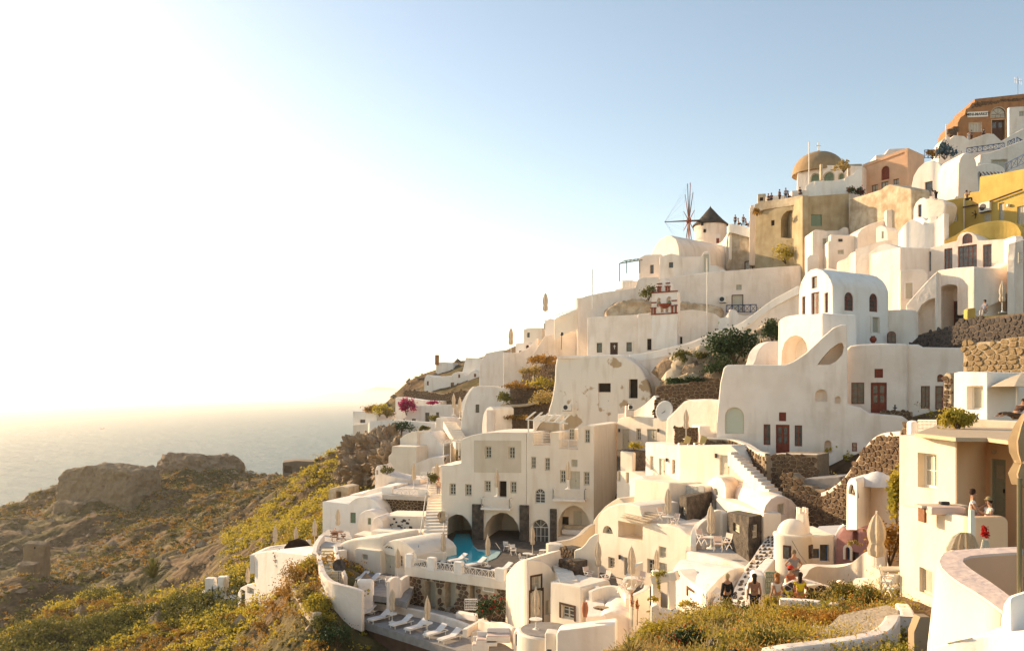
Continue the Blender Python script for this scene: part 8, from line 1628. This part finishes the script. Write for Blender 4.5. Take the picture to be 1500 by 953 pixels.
def garden():
 rs = np.random.RandomState(21)
 def patch(name, lab, n, pxr, Dr, h, size, m, seed, up=.9, aspect=.25, cl=60, thr=None, kind='stuff'):
  r = np.random.RandomState(seed); D = r.uniform(*Dr, cl); px = r.uniform(*pxr, cl); cx = (px-CX)/F*D; z = ground(cx, D)
  pick = r.randint(0, cl, n); x = cx[pick]+r.normal(size=n)*.28; y = D[pick]+r.normal(size=n)*.3; zz = ground(x, y)+np.abs(r.normal(size=n))*h*(.6+.4*np.sin(pick))
  return leafmesh(name, np.stack([x, y, zz], 1), size, m, seed=seed, up=up, aspect=aspect, kind=kind, label=lab, loc=(0,0,0))
 patch('meadow_grass', 'long straw coloured grasses on the garden mound', 10000, (900, 1300), (17, 33), .34, .17, leafs, 31, cl=150, aspect=.16)
 patch('ground_cover', 'yellow green leafy ground cover on the garden mound', 40000, (880, 1330), (16, 34), .22, .075, leafy, 32, up=.3, aspect=.6, cl=190)
 patch('ground_cover', 'dark green leafy ground cover on the garden mound', 15000, (900, 1300), (15, 30), .20, .075, leafg, 33, up=.3, aspect=.6, cl=120)
 patch('wildflowers', 'small orange and rust wildflowers on the garden mound', 5200, (900, 1290), (16, 32), .36, .05, flowo, 34, up=.2, aspect=.8, cl=90)
 patch('wildflowers', 'tiny yellow flower heads over the garden mound', 5200, (900, 1300), (15, 32), .38, .045, flowy, 35, up=.2, aspect=.8, cl=90)
 L = [(1037,890,33,(.55,.5,.6),leafg,'leafy green bush at the left of the visitors',.09),(1062,886,32,(.5,.45,.65),leafg,'leafy green bush hiding the legs of the man in black',.09),(1090,900,29,(.28,.28,.28),leafd,'dark round cushion plant beside the grasses',.07),(960,925,25,(.6,.5,.5),leafy,'yellow green bush at the left end of the mound',.07),(1010,935,23,(.6,.5,.4),leafd,'dark green rose bush on the front of the mound',.08),(1120,935,21,(.65,.5,.35),leafg,'low green bush at the front centre of the mound',.07),(1240,875,30,(.6,.5,.5),leafg,'green bush below the cream garden block',.08),(1270,885,28,(.55,.5,.5),leafg,'dark flowering bush beside the pale path on the mound',.08),(1160,945,18.5,(.35,.3,.2),leafy,'yellow flowering cushion at the wall edge of the mound',.05),(1215,905,25,(.7,.5,.45),leafo,'rusty seeding shrub on the right of the mound',.06),(1130,880,31,(.35,.3,.5),leafy,'fresh green shrub beside the garden gate',.08),(1180,905,26,(.8,.5,.4),leafo,'orange seeding shrub in the middle of the mound',.06),(1255,840,33,(.5,.4,.35),leafs,'dry thistle in front of the curved garden wall',.1),(1230,845,33,(.7,.4,.2),leafy,'low weeds along the curved garden wall',.08),(905,945,24,(.5,.4,.4),leafs,'dry grass clump beside the white block',.1),(1195,870,31,(.5,.3,.35),leafg,'creeping green plant on the flower bed wall',.07),(1225,868,31,(.4,.3,.45),leafg,'green shrub right of the flower bed wall',.07)]
 for i, (x, y, D, r, m, lab, sz) in enumerate(L):
  c = P(x, y, D); g = ground_z(c.x, c.y); c.z = g+r[2]*.35; shrub(lab, c, r, 1500, sz, m, name='bush', seed=300+i, k=40, cat='bush', up=.4, flower=[None,None,None,flowy,flowr,flowy,flowy,flowo,flowy,flowo,None,flowo,None,None,None,flowy,None][i])
 # agave
 c = P(925,925,24); c.z = ground_z(c.x, c.y); r = thing('agave', 'spiky agave rosette with long thin leaves on the mound', 'agave', c); rg = random.Random(6)
 for k in range(34):
  an_ = rg.uniform(0, 6.28); el = rg.uniform(.25, 1.3); l = rg.uniform(.5, .85); d = Vector((math.cos(an_)*math.cos(el), math.sin(an_)*math.cos(el), math.sin(el))); s = Vector((-d.y, d.x, 0)).normalized()*.022; m_ = c+d*l*.55+Vector((0,0,.05)); e = c+d*l
  MB().add([c-s, c+s, m_+s, m_-s, e, c-Vector((0,0,.02)), m_-Vector((0,0,.02))], [(0,1,2,3),(3,2,4),(0,5,6,3),(5,1,2,6)]).build('leaf_blade', leafs if k % 3 else leafg, r)
 for i, (x, y0, y1, D) in enumerate(((926,905,868,26),(933.5,903,880,26))):
  r = thing('flower_spike', ('taller','shorter')[i]+' orange flower spike rising beside the agave', 'flower', P(x,y0,D)); MB().tube([P(x,y0+12,D), P(x,y1,D)], .012, 5).build('stem', leafg, r); leafmesh('blossom', clumps(P(x,(y0+y1)/2-4,D), (.06,.06,(y0-y1)/F*D*.45), 200, 14, 5), .05, flowo, r)
 for i in range(16):
  x, D = rs.uniform(930, 1270), rs.uniform(17, 30); c = P(x, 900, D); c.z = ground_z(c.x, c.y)+.05; s = rs.uniform(.12,.3)
  mb = MB(); mb.lathe(c, [(0,-s),(s*.9,-s*.5),(s*1.1,0),(s*.7,s*.45),(0,s*.6)], 8); mb.v = [tuple(q+rs.uniform(-.3,.3)*s*.5 for q in v) for v in mb.v]; o = mb.build('field_stone', oldplaster if i % 2 else stoneg, loc=c, smooth=True); tag(o, 'small stone lying among the plants of the mound', 'stone', 'stones lying among the plants of the mound')
 # bare pale earth to the right
 flat('pale_path', mat('pale_earth', (.52,.42,.29), .95, (.42,.33,.22), 3, 1, 9), [(1230,900),(1300,885),(1316,893),(1312,915),(1290,925),(1200,940),(1180,935),(1215,915)], ZZ(905,24), .1, label='pale dry earth patch beside the garden wall', cat='ground')
garden()
def people():
 K = dict
 sk = (.05,.05,.05)
 A = [((1371,293,87.5),200,'bend',K(shirt=(.03,.03,.03),legs=(.02,.02,.03)),'man in dark clothes bending over on the white ledge'),
 ((1417,297,86),40,'sit',K(shirt=(.02,.02,.02),legs=(.03,.03,.03),hold='camera'),'woman in black photographing from the yellow wall'),
 ((1419,208,131),0,'stand',K(shirt=(.6,.55,.5),legs=(.4,.4,.42)),'visitor in pale clothes below the brown shop window'),
 ((1423,206,131),20,'stand',K(shirt=(.04,.04,.06),legs=(.03,.03,.03)),'visitor in black standing below the shop window'),
 ((1441,200,131),-40,'sit',K(shirt=(.02,.02,.02),legs=(.02,.02,.03)),'visitor in black sitting on the white wall by the shop door'),
 ((1372,232,123),30,'stand',K(shirt=(.55,.3,.25),legs=(.3,.3,.3)),'visitor in pink beside the blue railing'),
 ((1077,331,123.5),-30,'stand',K(shirt=(.03,.05,.08),legs=(.04,.04,.04)),'leftmost visitor on the windmill wall, in dark blue'),
 ((1082,332,123),60,'sit',K(shirt=(.12,.25,.28),legs=(.05,.05,.05)),'visitor in teal sitting on the windmill wall'),
 ((1089,331,122.5),0,'stand',K(shirt=(.06,.06,.08),legs=(.03,.03,.03)),'tallest standing visitor on the windmill wall'),
 ((1093,333,122.5),90,'sit',K(shirt=(.25,.05,.05),legs=(.03,.03,.03)),'visitor in dark red crouching on the windmill wall'),
 ((1099,333,122),-60,'sit',K(shirt=(.35,.33,.32),legs=(.1,.1,.12)),'visitor in grey sitting at the right on the windmill wall'),
 ((1126,297,115),20,'sit',K(shirt=(.03,.03,.03)),'leftmost of the visitors on the ochre roof edge'),((1130,296,115),-20,'sit',K(shirt=(.3,.1,.08)),'visitor in red sitting on the ochre roof edge'),
 ((1142,295,114.5),30,'stand',K(shirt=(.05,.05,.07)),'visitor in dark clothes in the middle of the ochre roof'),((1151,293,114),-10,'stand',K(shirt=(.3,.3,.38)),'visitor in grey blue on the ochre roof'),
 ((1155,293,114),60,'sit',K(shirt=(.04,.04,.04)),'visitor sitting behind the coping right of the grey blue one'),((1172,288,112),0,'sit',K(shirt=(.03,.03,.03)),'dark dressed visitor at the roof corner of the ochre house'),
 ((1163.5,348,111.5),150,'stand',K(shirt=(.03,.03,.04),legs=(.2,.18,.15)),'visitor with a backpack by the arched ochre doorway'),
 ((1442,464,62.5),-60,'sit',K(shirt=(.25,.28,.35),legs=(.5,.45,.4)),'person in grey sitting behind the dark lava wall'),
 ((653,687,94),100,'sit',K(shirt=(.06,.045,.03),legs=(.05,.04,.03),longhair=True),'left person seated under the pale pergola'),
 ((672,684,94),-80,'sit',K(shirt=(.08,.05,.04),legs=(.06,.04,.03)),'right person seated under the pale pergola'),
 ((642,724,88),0,'stand',K(shirt=(.5,.4,.3),legs=(.2,.2,.25),hat=(.4,.05,.04)),'person with a red cap at the top of the long stairway'),
 ((1065,902,32.5),200,'stand',K(shirt=(.015,.015,.015),legs=(.015,.015,.02),hair=(.5,.38,.22),bare_arms=False),'blond person in black walking up beside the leafy bush'),
 ((1105,903,32),170,'stand',K(shirt=(.30,.16,.10),legs=(.02,.02,.03),longhair=True),'dark haired woman with bare back at the cobbled path'),
 ((1138,904,31),200,'stand',K(shirt=(.60,.58,.55),legs=(.4,.35,.3),hair=(.30,.13,.04),longhair=True),'auburn haired woman in white seen from behind'),
 ((1172,903,31),160,'stand',K(shirt=(.80,.58,.02),legs=(.65,.20,.05),longhair=True,hold='phone'),'woman in yellow top and orange shorts'),
 ((1163,864,34.5),0,'stand',K(shirt=(.22,.21,.22),legs=(.15,.13,.12),hair=(.2,.15,.1),hold='hips'),'man in a grey sleeveless shirt, hands on hips'),
 ((1159,876,33.5),20,'sit',K(shirt=(.35,.10,.05),legs=(.3,.12,.08),hat=(.5,.05,.03)),'person with a red hat bending by the stone bed'),
 ((1487,612,33.5),-70,'recline',K(shirt=(.10,.05,.03),legs=(.12,.07,.04)),'sunbather reclining on the bright upper terrace')]
 for (x, y, D), rz, pose, kw, lab in A:
  p = P(x, y, D)
  person(lab, p, R(rz), pose, group=None, **kw)
 girl = P(1425,778,25.3); girl.z = ZZ(757,24.2)-.95+.02
 person('girl in a white shirt and pink shorts looking at her phone', girl, R(60), 'stand', (.82,.78,.76), (.70,.42,.40), (.04,.02,.015), 1.62, hold='phone')
 boy = P(1447,770,24.9); boy.z = girl.z+.28
 person('boy with a cap sitting on the balcony in a white top', boy, R(-90), 'sit', (.80,.74,.66), (.03,.03,.05), (.03,.02,.015), 1.45, hat=(.25,.20,.10), hold='phone')
people()
finish_carving()
# ================================================================ air
def haze():
 m = bpy.data.materials.new('haze_air'); m.use_nodes = True; n = m.node_tree; n.nodes.remove(n.nodes['Principled BSDF'])
 v = n.nodes.new('ShaderNodeVolumePrincipled'); v.inputs['Color'].default_value = (1,.94,.86,1); v.inputs['Density'].default_value = .0001; v.inputs['Anisotropy'].default_value = .65
 n.links.new(v.outputs[0], n.nodes['Material Output'].inputs['Volume'])
 mb = MB(); mb.box((0, 17000, 100), (61000, 39000, 206)); o = mb.build('haze', m); o['kind'] = 'stuff'; o['label'] = 'pale warm haze in the air over sea and slope'
haze()
